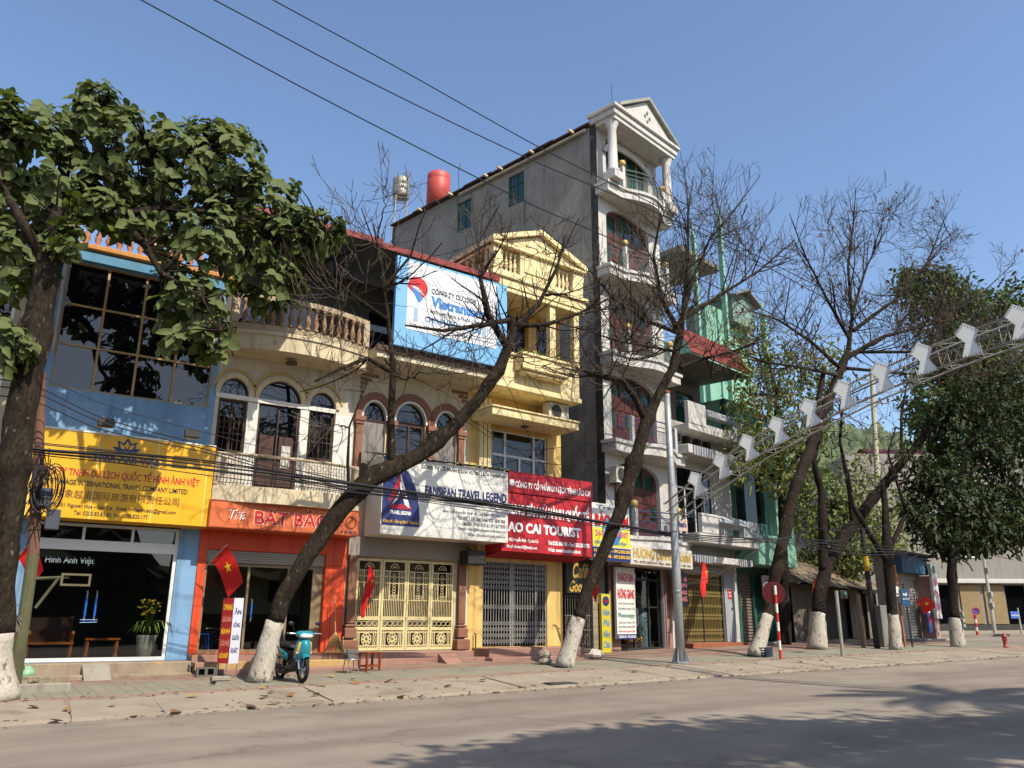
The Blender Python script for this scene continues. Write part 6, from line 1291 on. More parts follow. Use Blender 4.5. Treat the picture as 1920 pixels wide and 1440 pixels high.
bare_tree('bare tree with forked spreading crown and whitewashed base beside the red disc sign',
    [([(1416, 1230, 18.2), (1440, 1150, 18.2), (1458, 1060, 18.2), (1475, 980, 18.1), (1492, 910, 18.0), (1520, 840, 17.9), (1545, 770, 17.8), (1572, 705, 17.7), (1590, 660, 17.7)], [0.23, 0.18, 0.18, 0.18, 0.175, 0.19, 0.17, 0.15, 0.12]),
     ([(1530, 830, 17.9), (1535, 750, 17.8), (1545, 690, 17.7)], [0.14, 0.11, 0.08]),
     ([(1590, 660, 17.7), (1600, 580, 17.6), (1625, 500, 17.5), (1660, 430, 17.4)], [0.10, 0.06, 0.035, 0.018]),
     ([(1588, 670, 17.7), (1660, 630, 17.4), (1740, 610, 17.0), (1830, 560, 16.6), (1905, 490, 16.3)], [0.10, 0.07, 0.05, 0.03, 0.012]),
     ([(1575, 690, 17.7), (1520, 640, 17.5), (1460, 600, 17.3), (1400, 580, 17.2)], [0.08, 0.06, 0.035, 0.015]),
     ([(1595, 640, 17.7), (1550, 560, 17.5), (1510, 480, 17.4), (1480, 400, 17.3)], [0.08, 0.05, 0.03, 0.012]),
     ([(1598, 600, 17.6), (1590, 500, 17.6), (1600, 420, 17.6), (1605, 350, 17.6)], [0.07, 0.05, 0.03, 0.012]),
     ([(1600, 620, 17.6), (1680, 560, 17.2), (1740, 490, 16.9), (1775, 400, 16.7)], [0.08, 0.055, 0.035, 0.012]),
     ([(1572, 705, 17.7), (1510, 690, 17.4), (1440, 680, 17.1), (1380, 660, 16.9)], [0.07, 0.05, 0.035, 0.015]),
     ([(1585, 690, 17.7), (1690, 700, 17.0), (1790, 705, 16.4), (1900, 690, 15.8)], [0.07, 0.05, 0.035, 0.015]),
     ([(1600, 660, 17.7), (1700, 660, 16.8), (1800, 650, 16.0), (1900, 620, 15.4)], [0.07, 0.05, 0.035, 0.015])],
    [(1620, 560, 150, 100, 17.3, 1.8), (1540, 510, 110, 110, 17.2, 1.6), (1690, 470, 120, 110, 17.0, 1.7), (1780, 570, 110, 60, 16.7, 1.5), (1640, 400, 70, 70, 17.1, 1.1), (1500, 640, 130, 50, 17.2, 1.5), (1760, 640, 130, 40, 16.6, 1.4), (1450, 570, 70, 60, 17.2, 1.1), (1860, 610, 60, 50, 16.4, 1.0), (1560, 430, 50, 60, 17.2, 0.9), (1610, 370, 40, 40, 17.5, 0.6), (1490, 420, 50, 50, 17.3, 0.7), (1775, 430, 50, 50, 16.8, 0.7), (1850, 640, 90, 35, 15.8, 1.0), (1430, 700, 90, 60, 17.0, 1.1), (1880, 500, 40, 40, 16.4, 0.5), (1450, 675, 80, 28, 17.0, 1.0), (1800, 690, 110, 28, 16.3, 1.1), (1700, 650, 110, 30, 16.9, 1.1), (1900, 680, 50, 28, 15.8, 0.7)], 1.0, seed=8, leaves=110, flare=1.12)
bare_tree('thick forked tree with whitewashed base in front of the tiled shack',
    [([(1533, 1219, 19.6), (1533, 1160, 19.6), (1537, 1110, 19.6), (1552, 1060, 19.6), (1580, 1010, 19.5), (1625, 950, 19.3), (1680, 880, 19.0), (1740, 810, 18.6), (1800, 760, 18.2)], [0.28, 0.25, 0.25, 0.24, 0.2, 0.19, 0.17, 0.13, 0.08]),
     ([(1545, 1070, 19.6), (1543, 1000, 19.7), (1540, 920, 19.8), (1525, 860, 19.9), (1540, 800, 19.9)], [0.19, 0.16, 0.14, 0.11, 0.07]),
     ([(1600, 985, 19.4), (1590, 900, 19.5), (1575, 830, 19.6), (1580, 760, 19.6)], [0.1, 0.08, 0.06, 0.03]),
     ([(1690, 870, 19.0), (1690, 780, 18.9), (1700, 720, 18.8)], [0.07, 0.05, 0.03])],
    [(1720, 700, 120, 60, 18.6, 1.4), (1810, 690, 110, 60, 18.2, 1.4), (1590, 780, 60, 60, 19.4, 1.0), (1680, 650, 100, 40, 18.6, 1.2), (1840, 760, 60, 40, 18.0, 0.8)], 1.0, seed=12, bm=bark_dk, leaves=50)
bare_tree('dark lopped tree with whitewashed base beside the grey cabinet by the kiosk',
    [([(1680, 1218, 18.1), (1674, 1150, 18.1), (1668, 1090, 18.1), (1664, 1030, 18.1), (1660, 960, 18.2), (1655, 900, 18.3)], [0.21, 0.17, 0.17, 0.18, 0.13, 0.07]),
     ([(1662, 1050, 18.1), (1630, 1000, 18.2), (1600, 950, 18.3), (1590, 880, 18.4)], [0.11, 0.09, 0.07, 0.03]),
     ([(1664, 1040, 18.1), (1700, 960, 18.0), (1680, 900, 18.0), (1665, 850, 18.0), (1680, 800, 18.0)], [0.08, 0.07, 0.05, 0.04, 0.03])],
    [(1650, 870, 70, 60, 18.2, 0.9), (1690, 800, 50, 50, 18.0, 0.7)], 0.8, seed=15, bm=bark_dk, flare=1.2)
# --- leafy trees
def leafy(label, paths, blobs, n_clumps, leaf_l, leaf_w, m, seed, per=9, name='leafy_tree', white=0, group='leafy street trees', spread=0.35, bm=bark_dk, droop=0.3, singles=0, rosette=False, core=0.35, inner=0.55):
    global RNG
    RNG = np.random.RandomState(seed); random.seed(seed)
    W = [([P(u, v, y) for u, v, y in pts], rad) for pts, rad in paths]
    base = W[0][0][0].copy(); base.z = gz(base.x, base.y) - 0.05; W[0][0][0] = base
    t = thing(name, label, 'tree', base, 0, group)
    pts, rad = W[0]; rad = list(rad); rad[0] *= 1.25; k0 = 0
    if white:
        cut = base.z + white; k0 = next(i for i, p in enumerate(pts) if p.z > cut); f = (cut-pts[k0-1].z)/(pts[k0].z-pts[k0-1].z); c = pts[k0-1].lerp(pts[k0], f); rc = rad[k0-1]+(rad[k0]-rad[k0-1])*f
        rough_tube(MB(base), pts[:k0] + [c], rad[:k0] + [rc], 14, 0.12, seed).build('painted_base', limewash, t, smooth=True); pts = [c] + pts[k0:]; rad = [rc] + rad[k0:]
    rough_tube(MB(base), pts, rad, 14, 0.14, seed).build('trunk', bm, t, smooth=True)
    for p_, r_ in W[1:]: rough_tube(MB(base), p_, r_, 8, 0.12, seed+2).build('limb', bm, t, smooth=True)
    nodes = [p for q, r_ in W for p in q if p.z > base.z + 1.5]
    tot = sum((b[2]*b[3]) for b in blobs); leaves = []; br = MB(base)
    for u, v, ru, rv, y, ry in blobs:
        c = P(u, v, y); k = c.length/1540.0; rx, rz = ru*k, rv*k
        for i in range(max(3, int(n_clumps*ru*rv/tot))):
            q = RNG.normal(size=3); q /= np.linalg.norm(q); q *= (inner + (1-inner)*RNG.rand()) ** 0.6 if RNG.rand() > core else RNG.rand()**0.6
            p = c + Vector((q[0]*rx*0.9, q[1]*ry, q[2]*rz)); near = min(nodes, key=lambda n_: (n_-p).length)
            out = Vector(q).normalized()
            if RNG.rand() < (0.9 if rosette else 0.35):
                mid = near.lerp(p, 0.55) + Vector((0, 0, 0.15)) + Vector(RNG.normal(size=3))*0.1; br.tube([near, mid, p], [0.028, 0.016, 0.007], 4, cap=False)
            ax = (out*0.8 + Vector((0, -0.25, 0.55)) + Vector(RNG.normal(size=3))*0.3).normalized()
            for j in range(per):
                if rosette:
                    a = j*2.4 + RNG.rand(); s1 = ax.cross(Vector((0.3, 0.2, 1))).normalized(); s2 = ax.cross(s1)
                    d = (s1*math.cos(a) + s2*math.sin(a))*1.0 + ax*(0.5-0.09*j) + Vector((0, 0, -droop*(0.4+RNG.rand())))
                    leaves.append((p - ax*(0.03*j), d, leaf_l*(0.5+0.75*RNG.rand()), leaf_w*(0.6+0.65*RNG.rand()), ax + Vector(RNG.normal(size=3))*0.25))
                else:
                    pp = p + Vector(RNG.normal(size=3))*spread*0.6
                    d = Vector(RNG.normal(size=3)) + out*0.6 + Vector((0, 0, -droop)); leaves.append((pp, d, leaf_l*(0.6+0.7*RNG.rand()), leaf_w*(0.7+0.5*RNG.rand()), out + Vector((0, 0, 0.8)) + Vector(RNG.normal(size=3))*0.5))
    br.build('branch_mass', bm, t, kind='stuff')
    if singles:
        leaves.sort(key=lambda q: q[0].length - 0.25*q[0].z + 0.6*RNG.rand())
        for p, d, l, wd, n in leaves[:singles]:
            m_ = MB(base); add_leaf(m_, p, d, l, wd, n); m_.build('leaf', m, t, smooth=True)
    m_ = MB(base)
    for p, d, l, wd, n in leaves[singles:]: add_leaf(m_, p, d, l, wd, n)
    m_.build('foliage', m, t, smooth=True, kind='stuff')
    return t
leafy('big leafy tree with large drooping leaves at the left edge before the blue house',
    [([(-6, 1285, 17.60), (-3, 1220, 17.60), (5, 1100, 17.60), (14, 980, 17.60), (28, 850, 17.60), (48, 730, 17.60), (70, 610, 17.60), (92, 500, 17.60), (108, 420, 17.60), (115, 370, 18.52)], [0.30, 0.25, 0.23, 0.25, 0.26, 0.25, 0.24, 0.22, 0.2, 0.18]),
     ([(112, 385, 18.46), (118, 330, 18.58), (130, 270, 18.60), (170, 220, 18.50)], [0.16, 0.12, 0.09, 0.04]), ([(112, 380, 18.48), (150, 345, 18.42), (195, 310, 18.36), (280, 280, 18.20), (370, 280, 18.00)], [0.13, 0.11, 0.09, 0.06, 0.03]),
     ([(105, 405, 17.60), (150, 398, 18.31), (200, 405, 18.18), (240, 425, 18.00), (275, 465, 17.74), (300, 510, 17.36), (380, 560, 16.86), (410, 620, 16.60)], [0.12, 0.10, 0.09, 0.085, 0.075, 0.055, 0.03, 0.015]),
     ([(200, 405, 18.18), (300, 390, 17.94), (420, 400, 17.70), (520, 430, 17.68), (610, 440, 17.84)], [0.09, 0.07, 0.05, 0.035, 0.02]), ([(90, 500, 17.60), (50, 430, 17.40), (10, 360, 18.16), (-20, 280, 18.20)], [0.12, 0.1, 0.07, 0.03]), ([(60, 680, 17.60), (30, 620, 17.20), (15, 640, 16.90)], [0.05, 0.03, 0.02])],
    [(40, 330, 110, 110, 18.6, 1.5), (190, 235, 75, 60, 18.6, 1.2), (300, 300, 120, 85, 18.2, 1.5), (400, 310, 110, 80, 18.2, 1.5), (470, 370, 110, 85, 18.2, 1.4), (530, 440, 90, 75, 18.4, 1.2), (400, 460, 110, 70, 18.0, 1.4), (360, 560, 75, 70, 17.9, 0.9), (590, 440, 60, 50, 18.6, 0.9), (40, 480, 70, 70, 18.2, 1.0), (20, 640, 45, 60, 17.3, 0.6), (405, 630, 45, 45, 17.1, 0.5), (250, 370, 110, 70, 19.0, 1.2), (10, 240, 40, 60, 18.4, 0.7), (500, 530, 70, 50, 18.2, 0.9), (200, 190, 45, 30, 18.6, 0.6), (440, 250, 40, 30, 18.2, 0.5), (300, 430, 100, 45, 18.7, 0.9), (180, 330, 90, 60, 18.8, 1.0), (210, 395, 80, 30, 17.6, 0.5), (130, 440, 40, 40, 17.3, 0.4), (90, 250, 60, 50, 18.5, 0.9), (620, 420, 40, 35, 18.6, 0.6), (330, 640, 25, 25, 17.1, 0.3), (180, 180, 45, 30, 18.6, 0.5), (20, 180, 25, 25, 18.4, 0.4)],
    820, 0.29, 0.215, leaf_mat('broad_leaf', '#26380f', '#677430', '#5f6a3e', 0.36, 0.5), 21, per=7, white=1.15, group='leafy street trees', droop=0.55, singles=300, rosette=True, core=0.3, bm=bark)
dk_leaf = leaf_mat('dark_leaf', '#131c0c', '#3f4c20', '#2e3a1c', 0.2, 0.45); md_leaf = leaf_mat('mid_leaf', '#39491e', '#6f7a34', '#6f7746', 0.28, 0.5); lt_leaf = leaf_mat('light_leaf', '#4a5a24', '#8a8e44', '#80854f', 0.3, 0.5)
leafy('dense dark leafy tree with whitewashed base at the right by the side street',
    [([(1797, 1218, 17.9), (1789, 1160, 17.9), (1786, 1090, 17.9), (1784, 1030, 17.9), (1790, 950, 17.9), (1810, 860, 17.9), (1840, 780, 17.9)], [0.22, 0.17, 0.16, 0.17, 0.15, 0.12, 0.06]), ([(1788, 980, 17.9), (1740, 920, 18.0), (1710, 880, 18.1)], [0.09, 0.06, 0.03]), ([(1800, 900, 17.9), (1870, 850, 17.6), (1930, 820, 17.4)], [0.09, 0.07, 0.04])],
    [(1790, 960, 110, 75, 17.8, 1.5), (1890, 890, 80, 90, 17.5, 1.4), (1745, 880, 70, 60, 18.0, 1.1), (1840, 780, 90, 70, 17.8, 1.4), (1900, 980, 80, 45, 17.3, 1.1), (1830, 990, 80, 35, 17.7, 1.0), (1780, 800, 60, 60, 18.0, 1.0), (1920, 770, 60, 80, 17.4, 1.0), (1730, 980, 60, 35, 18.0, 0.8)],
    520, 0.30, 0.12, dk_leaf, 31, per=17, white=1.1, spread=0.34, droop=1.0, core=0.35, inner=0.6)
leafy('tall bushy green tree rising behind the decorated arch at the upper right',
    [([(1800, 1190, 40), (1795, 950, 40), (1790, 800, 40), (1790, 680, 40), (1800, 600, 40)], [0.4, 0.34, 0.3, 0.22, 0.1]), ([(1792, 760, 40), (1850, 680, 39.5), (1880, 620, 39)], [0.15, 0.1, 0.04])],
    [(1770, 580, 90, 70, 40, 3.0), (1850, 600, 80, 60, 39.5, 3.0), (1730, 550, 50, 40, 40, 2.0), (1810, 680, 110, 70, 40, 3.0), (1890, 680, 70, 70, 39, 2.5), (1760, 760, 80, 80, 40, 2.5), (1870, 790, 90, 90, 39, 2.5), (1830, 730, 120, 70, 39.5, 2.8), (1700, 540, 25, 25, 40, 1.2), (1900, 570, 40, 40, 39, 1.5)],
    800, 0.62, 0.26, leaf_mat('deep_leaf', '#22310f', '#55632a', '#4a5730', 0.25, 0.5), 33, per=20, spread=0.9, droop=0.5, group='trees behind the street')
leafy('olive green tree growing behind the white terraced house and the mint house',
    [([(1470, 1190, 22.4), (1468, 1000, 22.4), (1462, 850, 22.4), (1455, 740, 22.4), (1440, 670, 22.4)], [0.2, 0.16, 0.14, 0.1, 0.05]), ([(1465, 900, 22.4), (1520, 820, 22.2), (1550, 740, 22)], [0.1, 0.07, 0.03])],
    [(1440, 760, 75, 85, 22.0, 1.1), (1500, 700, 60, 60, 22.2, 1.2), (1420, 650, 55, 35, 22.2, 1.0), (1530, 800, 60, 60, 22, 1.1), (1460, 860, 60, 60, 21.8, 1.0), (1545, 680, 45, 40, 22, 1.0), (1405, 850, 40, 60, 21.8, 0.7)],
    330, 0.28, 0.10, lt_leaf, 35, per=11, spread=0.5, droop=0.5, group='trees behind the street', core=0.3)
leafy('dark shrubby tree filling the gap beside the mint house above the shack',
    [([(1590, 1190, 27), (1588, 1080, 27), (1585, 960, 27)], [0.2, 0.16, 0.06])],
    [(1540, 960, 70, 70, 27, 1.8), (1600, 1000, 80, 60, 27, 1.8), (1500, 930, 40, 70, 26.5, 1.2), (1640, 1020, 60, 50, 27.5, 1.6), (1560, 1050, 90, 40, 26.8, 1.5), (1590, 900, 50, 50, 27.5, 1.5), (1670, 960, 40, 60, 28, 1.5)],
    420, 0.32, 0.13, md_leaf, 37, per=11, spread=0.6, droop=0.4, group='trees behind the street', core=0.3)
# --- tall palms on the near side of the street, out of frame: they throw the frond shadows onto the road
def palm(x, y, h, seed, label):
    global RNG
    RNG = np.random.RandomState(seed); b = Vector((x, y, gz(x, y) - 0.05)); t = thing('palm_tree', label, 'tree', b, 0, 'palms on the near side of the street')
    rough_tube(MB(), [(0, 0, 0), (0.05, 0.02, h*0.5), (0.1, 0, h)], [0.24, 0.17, 0.13], 10, 0.06, seed).build('trunk', bark, t, smooth=True)
    for k in range(24):
        a = k*2.4; el = 0.95 - 0.065*k; L_ = 3.1 + RNG.rand()*0.6; m = MB(); sp = []
        for i in range(9):
            s = i/8; sp.append(Vector((math.cos(a)*L_*s*math.cos(el*0.6), math.sin(a)*L_*s*math.cos(el*0.6), L_*(s*math.sin(el) - 0.75*s*s)))+Vector((0.1, 0, h)))
        m.tube(sp, [0.03*(1-0.1*i) for i in range(9)], 4)
        for i in range(1, 44):
            s = i/43*7.9; j = int(s); p = sp[j].lerp(sp[j+1], s-j); d = (sp[j+1]-sp[j]).normalized(); sd = d.cross(Vector((0, 0, 1))).normalized(); ll = 0.7*math.sin(math.pi*(0.12+0.82*i/43))
            for sg in (-1, 1):
                e = (sd*sg + d*0.7 + Vector((0, 0, -0.35))).normalized()*ll; m.quad(p - d*0.02, p + d*0.07, p + e)
        m.build('frond', md_leaf, t)
palm(17.4, -2.6, 12.0, 4, 'tall palm across the street shading the far lane')
def near_tree(x, y, h, rx, ry, seed, label):
    global RNG
    RNG = np.random.RandomState(seed); b = Vector((x, y, gz(x, y) - 0.05)); t = thing('leafy_tree', label, 'tree', b, 0, 'trees on the near side of the street')
    rough_tube(MB(), [(0, 0, 0), (0.1, 0.1, h*0.5), (0, 0, h)], [0.32, 0.24, 0.12], 10, 0.1, seed).build('trunk', bark, t, smooth=True)
    fo = MB(); br = MB()
    for k in range(100):
        a = RNG.rand()*6.28; q = RNG.rand()**0.5; p = Vector((math.cos(a)*rx*q, math.sin(a)*ry*q, h + RNG.normal()*0.5)); br.tube([(0, 0, h-0.8), p*0.6 + Vector((0, 0, h*0.4)), p], [0.05, 0.03, 0.01], 4, cap=False)
        for j in range(26): add_leaf(fo, p + Vector((RNG.normal()*0.42, RNG.normal()*0.25, RNG.normal()*0.2)), Vector(RNG.normal(size=3)), 0.32, 0.16)
    br.build('branch_mass', bark, t, kind='stuff'); fo.build('foliage', md_leaf, t, kind='stuff')
near_tree(9.3, -3.0, 11.8, 3.0, 1.1, 3, 'leafy tree across the street whose shadow reaches the road centre')
near_tree(13.2, -4.4, 11.2, 3.6, 1.3, 6, 'broad leafy tree across the street whose shadow blots the road')
# ------------------------------------------------------------------ street furniture and small things
def gp(u, v): q = G(u, v); q.z = gz(q.x, q.y); return q
red_p = mat('sign_red_paint', '#b02a22', rough=0.5, var=0.12); white_p = mat('sign_white_paint', '#cdc9c0', rough=0.5, var=0.1)
# lamp post
lp = Vector((17.15, 17.5, 0)); lp.z = gz(lp.x, lp.y)
post = thing('lamp_post', 'tall galvanised steel post carrying cables in front of the tower', 'post', lp)
top = P(1254, 737, 17.5).z - lp.z
MB().tube([(0, 0, 0), (0, 0, 2.5), (-0.02, 0, top*0.7), (-0.03, 0, top)], [0.13, 0.12, 0.105, 0.09], 16).build('shaft', galv, post, smooth=True)
MB().lathe(0, 0, [(0.26, 0.0), (0.26, 0.03), (0.16, 0.05)], 12).build('base_plate', galv, post)
for a in range(4): c_, s_ = math.cos(a*1.571+0.4), math.sin(a*1.571+0.4); MB().add([(0.14*c_, 0.14*s_, 0.03), (0.27*c_, 0.27*s_, 0.03), (0.14*c_, 0.14*s_, 0.42), (0.14*c_-0.012*s_, 0.14*s_+0.012*c_, 0.42), (0.27*c_-0.012*s_, 0.27*s_+0.012*c_, 0.03), (0.14*c_-0.012*s_, 0.14*s_+0.012*c_, 0.03)], [(0,1,2), (3,4,5), (1,4,3,2)]).build('gusset', galv, post)
MB().lathe(-0.03, 0, [(0.11, top-0.02), (0.11, top+0.03), (0.02, top+0.1)], 12).build('cap', mat('rust_cap', '#7a4a30'), post)
for z in (1.9, 3.6, 4.1): MB().lathe(-0.01, 0, [(0.125, z), (0.132, z+0.01), (0.132, z+0.05), (0.125, z+0.06)], 14).build('clamp', steel, post)
bt = thing('shop_plate', 'small weathered shoe shop plate on a bracket beside the lamp post', 'sign', (lp.x, lp.y, 0), 5)
_z = P(1290, 985, 17.4).z
CB(0.17, 0.56, -0.03, 0.0, _z-0.17, _z+0.19, 0.006).build('plate', mat('plate_pale', '#b09a8e', var=0.15, spots=('#8f7468', 0.6, 6)), bt); text(bt, "biti's", 0.2, 0.5, _z-0.06, _z+0.1, -0.033, INK['navy'], bold=0.04); disc(bt, 'print', 0.47, -0.032, _z+0.13, 0.02, INK['red'], 10)
MB().tube([(0.0, 0, _z), (0.18, -0.01, _z)], 0.012, 5).build('bracket', steel, bt)
# decorated truss arch spanning the street in the plane x = AX
AX = 17.15
ar = thing('street_arch', 'white decorative truss arch over the road hung with tapered plates', 'arch', (AX, 17.3, P(1262, 965, 17.3).z))
ctr = [PXp(u, v, AX) for u, v in ((1262, 960), (1330, 905), (1420, 843), (1505, 795), (1615, 738), (1690, 705), (1770, 670), (1850, 640), (1920, 616))]
# continue over the road as the same smooth curve down to a foot beyond the near kerb
ye, ze = ctr[-1].y, ctr[-1].z; y_s = 2*(ye-2.6) - 17.3
cur = [(c.y, c.z) for c in ctr]
apex = ye - 2.6
full = cur + [(apex + 0.0, ze + 0.32)] + [(2*apex - y, z) for y, z in reversed(cur)]
def arch_at(s):
    t = s*(len(full)-1); i = min(int(t), len(full)-2); f = t-i; return Vector((AX, full[i][0]*(1-f)+full[i+1][0]*f, full[i][1]*(1-f)+full[i+1][1]*f))
NS = 96; base_a = Vector(ar.location); HW, HH = 0.2, 0.26
truss_m = mat('truss_paint', '#9c9991', rough=0.55, var=0.2); plate_m = mat('plate_white', '#d3d1cb', rough=0.55, var=0.08)
line = [arch_at(i/NS) for i in range(NS+1)]
def off(i, dx, dz):
    a, b = line[max(0, i-1)], line[min(NS, i+1)]; t = (b-a).normalized(); n = Vector((0, -t.z, t.y)); n = n if n.z > 0 else -n
    return line[i] + Vector((dx, 0, 0)) + n*dz
for dx in (-HW, HW):
    for dz in (-HH, HH): MB(base_a).tube([off(i, dx, dz) for i in range(NS+1)], 0.024, 5).build('chord', truss_m, ar)
MB(base_a).tube([off(i, -HW-0.02, 0.0) for i in range(NS+1)], 0.016, 5).build('chord', truss_m, ar)
lace = MB(base_a)
for i in range(0, NS-3, 4):
    for dx in (-HW, HW): lace.tube([off(i, dx, -HH), off(i+2, dx, HH)], 0.008, 4); lace.tube([off(i+2, dx, HH), off(min(NS, i+4), dx, -HH)] if False else [off(i, dx, HH), off(i, dx, -HH)], 0.008, 4)
    for dz in (-HH, HH): lace.tube([off(i, -HW, dz), off(i+2, HW, dz)], 0.007, 4); lace.tube([off(i, HW, dz), off(i, -HW, dz)], 0.007, 4)
lace.build('lacing', truss_m, ar, kind='stuff')
bulbs = MB(base_a)
for i in range(NS):
    for q in (0.0, 0.33, 0.67):
        for dz in (-HH, 0.0, HH):
            p = off(i, -HW-0.035, dz).lerp(off(i+1, -HW-0.035, dz), q); bulbs.box(p.x-0.02, p.x+0.008, p.y-0.016, p.y+0.016, p.z-0.016, p.z+0.016)
bulbs.build('bulb_row', mat('bulb_grey', '#6f6c66', rough=0.4), ar, kind='stuff')
PL = [(-0.02, 0.45), (0.23, 0.23), (0.10, 0.0), (0.21, -0.29), (0.0, -0.31), (-0.20, -0.29), (-0.08, 0.0), (-0.22, 0.23)]
acc = 0; nxt = 1.0; cum = [0]
for i in range(NS): cum.append(cum[-1] + (line[i+1]-line[i]).length)
k = 0; s = 1.45
while s < cum[-1]-1.0:
    i = max(j for j in range(NS) if cum[j] <= s); p = line[i].lerp(line[i+1], (s-cum[i])/(cum[i+1]-cum[i])); t = (line[i+1]-line[i]).normalized()
    if t.y > 0: t = -t
    n = Vector((0, -t.z, t.y)); n = n if n.z > 0 else -n
    tq = t*0.93 + Vector((0.36, 0, 0))
    m_ = MB(base_a); q = [p + Vector((-HW-0.12, 0, 0)) + tq*a + n*b for a, b in PL]; q2 = [v + Vector((0.02, 0, 0)) for v in q]; L_ = len(q)
    m_.add(q + q2, [tuple(range(L_)), tuple(range(2*L_-1, L_-1, -1))] + [(a, L_+a, L_+(a+1) % L_, (a+1) % L_) for a in range(L_)])
    pl_ = m_.build('plate', plate_m, ar); st_ = MB(base_a)
    for a in range(L_):
        v0, v1 = q[a], q[(a+1) % L_]; kk = max(2, int((v1-v0).length/0.055))
        for j in range(kk): w_ = v0.lerp(v1, j/kk); w_ = w_.lerp(p + Vector((-HW-0.07, 0, 0)), 0.08); st_.box(w_.x-0.012, w_.x-0.001, w_.y-0.009, w_.y+0.009, w_.z-0.009, w_.z+0.009)
    st_.build('bulb_row', mat('bulb_grey', '#6f6c66'), pl_, kind='stuff')
    s += 1.02
far_foot = line[-1]; MB(base_a).tube([Vector((AX, far_foot.y, gz(AX, 0))), far_foot], 0.1, 8).build('far_post', galv, ar)
# red disc on striped pole
rs = thing('traffic_sign', 'round red traffic sign on a red and white striped pole', 'traffic sign', gp(1464, 1236))
b0 = Vector(rs.location); hh = P(1457, 1098, b0.y).z - b0.z
n_ = 8
for i in range(n_): MB().tube([(0, 0, hh*i/n_), (0, 0, hh*(i+1)/n_-0.002)], 0.042, 10).build('pole_band', red_p if i % 2 == 0 else white_p, rs)
MB().tube([(-0.02, 0.05, hh-0.22), (-0.005, 0.06, hh-0.22)], 0.34, 28).build('disc', mat('disc_red', '#5a1714', rough=0.45, var=0.12), rs)
# plastic crate
cr = thing('plastic_crate', 'dark blue plastic crate at the foot of the striped pole', 'crate', gp(1443, 1232), 20)
cm = mat('crate_plastic', '#232a3c', rough=0.5, var=0.15)
for y in (0.0, 0.32):
    for z in (0.02, 0.10, 0.18, 0.25): B(-0.25, 0.25, y-0.01, y+0.01, z, z+0.035).build('rail', cm, cr)
for x in (-0.25, 0.25):
    for z in (0.02, 0.10, 0.18, 0.25): B(x-0.01, x+0.01, 0, 0.32, z, z+0.035).build('rail', cm, cr)
for x in (-0.25, -0.1, 0.1, 0.25):
    for y in (0.0, 0.32): B(x-0.02, x+0.02, y-0.014, y+0.014, 0, 0.29).build('upright', cm, cr)
B(-0.25, 0.25, 0, 0.32, 0.0, 0.02).build('floor', cm, cr); CB(-0.05, 0.2, 0.05, 0.25, 0.05, 0.26, 0.03).build('bag', mat('bag_blue', '#3a5a9a', var=0.2), cr)
# flags
flag(P(378, 1072, 21.2), (0.35, -0.75, 0.62), 1.0, 'red star flag on a slanting pole before the orange tea shop', 1.0, R(-10), 0.85, 0.6)
flag(P(692, 1058, 21.15), (0.0, -0.25, -1.0), 0.06, 'red star flag hanging limp in front of the cream gates', hang=True, yaw=R(15), w=1.35, h=0.3)
flag(P(1095, 1108, 20.9), (-0.25, -0.55, 0.7), 0.85, 'red star flag by the dark cafe sign behind the leaning tree', 0.9, R(0), 0.72, 0.5)
flag(P(1302, 1070, 21.9), (0.05, -0.4, 0.3), 0.5, 'red star flag hanging beside the black hotel sign and brass gate', hang=True, yaw=R(20), w=1.25, h=0.4)
flag(P(1532, 1105, 21.6), (-0.5, -0.5, 0.75), 0.8, 'red flag mostly hidden behind the thick forked tree at the shack', 1.0, R(170), 0.7, 0.6)
flag(P(1706, 1136, 21.2), (0.75, -0.45, 0.5), 0.9, 'red star flag flying in front of the kiosk shutter', 0.55, R(0), 0.9, 0.62)
flag(P(22, 1060, 20.8), (0.35, -0.6, 0.7), 0.7, 'red flag beside the utility pole at the left edge', 1.0, R(0), 0.6, 0.5)
# folding street board
ad = thing('pavement_board', 'folding red and white menu board standing on thin legs before the tea shop', 'board', (P(428, 1243, 19.7).x, 19.7, gz(5.6, 19.7)))
zt = P(428, 1121, 19.7).z - ad.location.z; zb = zt - 1.42
pr = mat('board_red', '#8e1c1c', rough=0.5, var=0.08); pw = mat('board_white', '#c8c8d2', rough=0.5, var=0.06)
def panel(x0, x1, y0, y1, m, nm):
    dx, dy = x1-x0, y1-y0; l = math.hypot(dx, dy); nx, ny = dy/l*0.012, -dx/l*0.012
    return MB().add([(x0,y0,zb),(x1,y1,zb),(x1,y1,zt),(x0,y0,zt),(x0-nx,y0-ny,zb),(x1-nx,y1-ny,zb),(x1-nx,y1-ny,zt),(x0-nx,y0-ny,zt)], [(0,1,2,3),(4,7,6,5),(0,4,5,1),(1,5,6,2),(2,6,7,3),(3,7,4,0)]).build(nm, m, ad)
p1 = panel(-0.19, 0.0, 0.2, 0.0, pr, 'panel'); p2 = panel(0.0, 0.19, 0.0, -0.09, pw, 'panel')
def ptext(par, body, x0, y0, x1, y1, a, b, z0, z1, m):
    o = text(par, body, a, b, z0, z1, 0.0, m, bold=0.03, ext=0.004); ang = math.atan2(y1-y0, x1-x0); o.rotation_euler = (0, 0, ang); o.location = (x0, y0, 0)
for i, t_ in enumerate(('CƠM RANG', 'GÀ RÁN', 'BÚN PHỞ', 'CÀ PHÊ', 'GIẢI KHÁT')): ptext(p1, t_, -0.19, 0.2, 0, 0, 0.03, 0.25, zt-0.27-0.26*i, zt-0.12-0.26*i, INK['yellow'] if i % 2 == 0 else paint('ink_salmon', '#c8806a'))
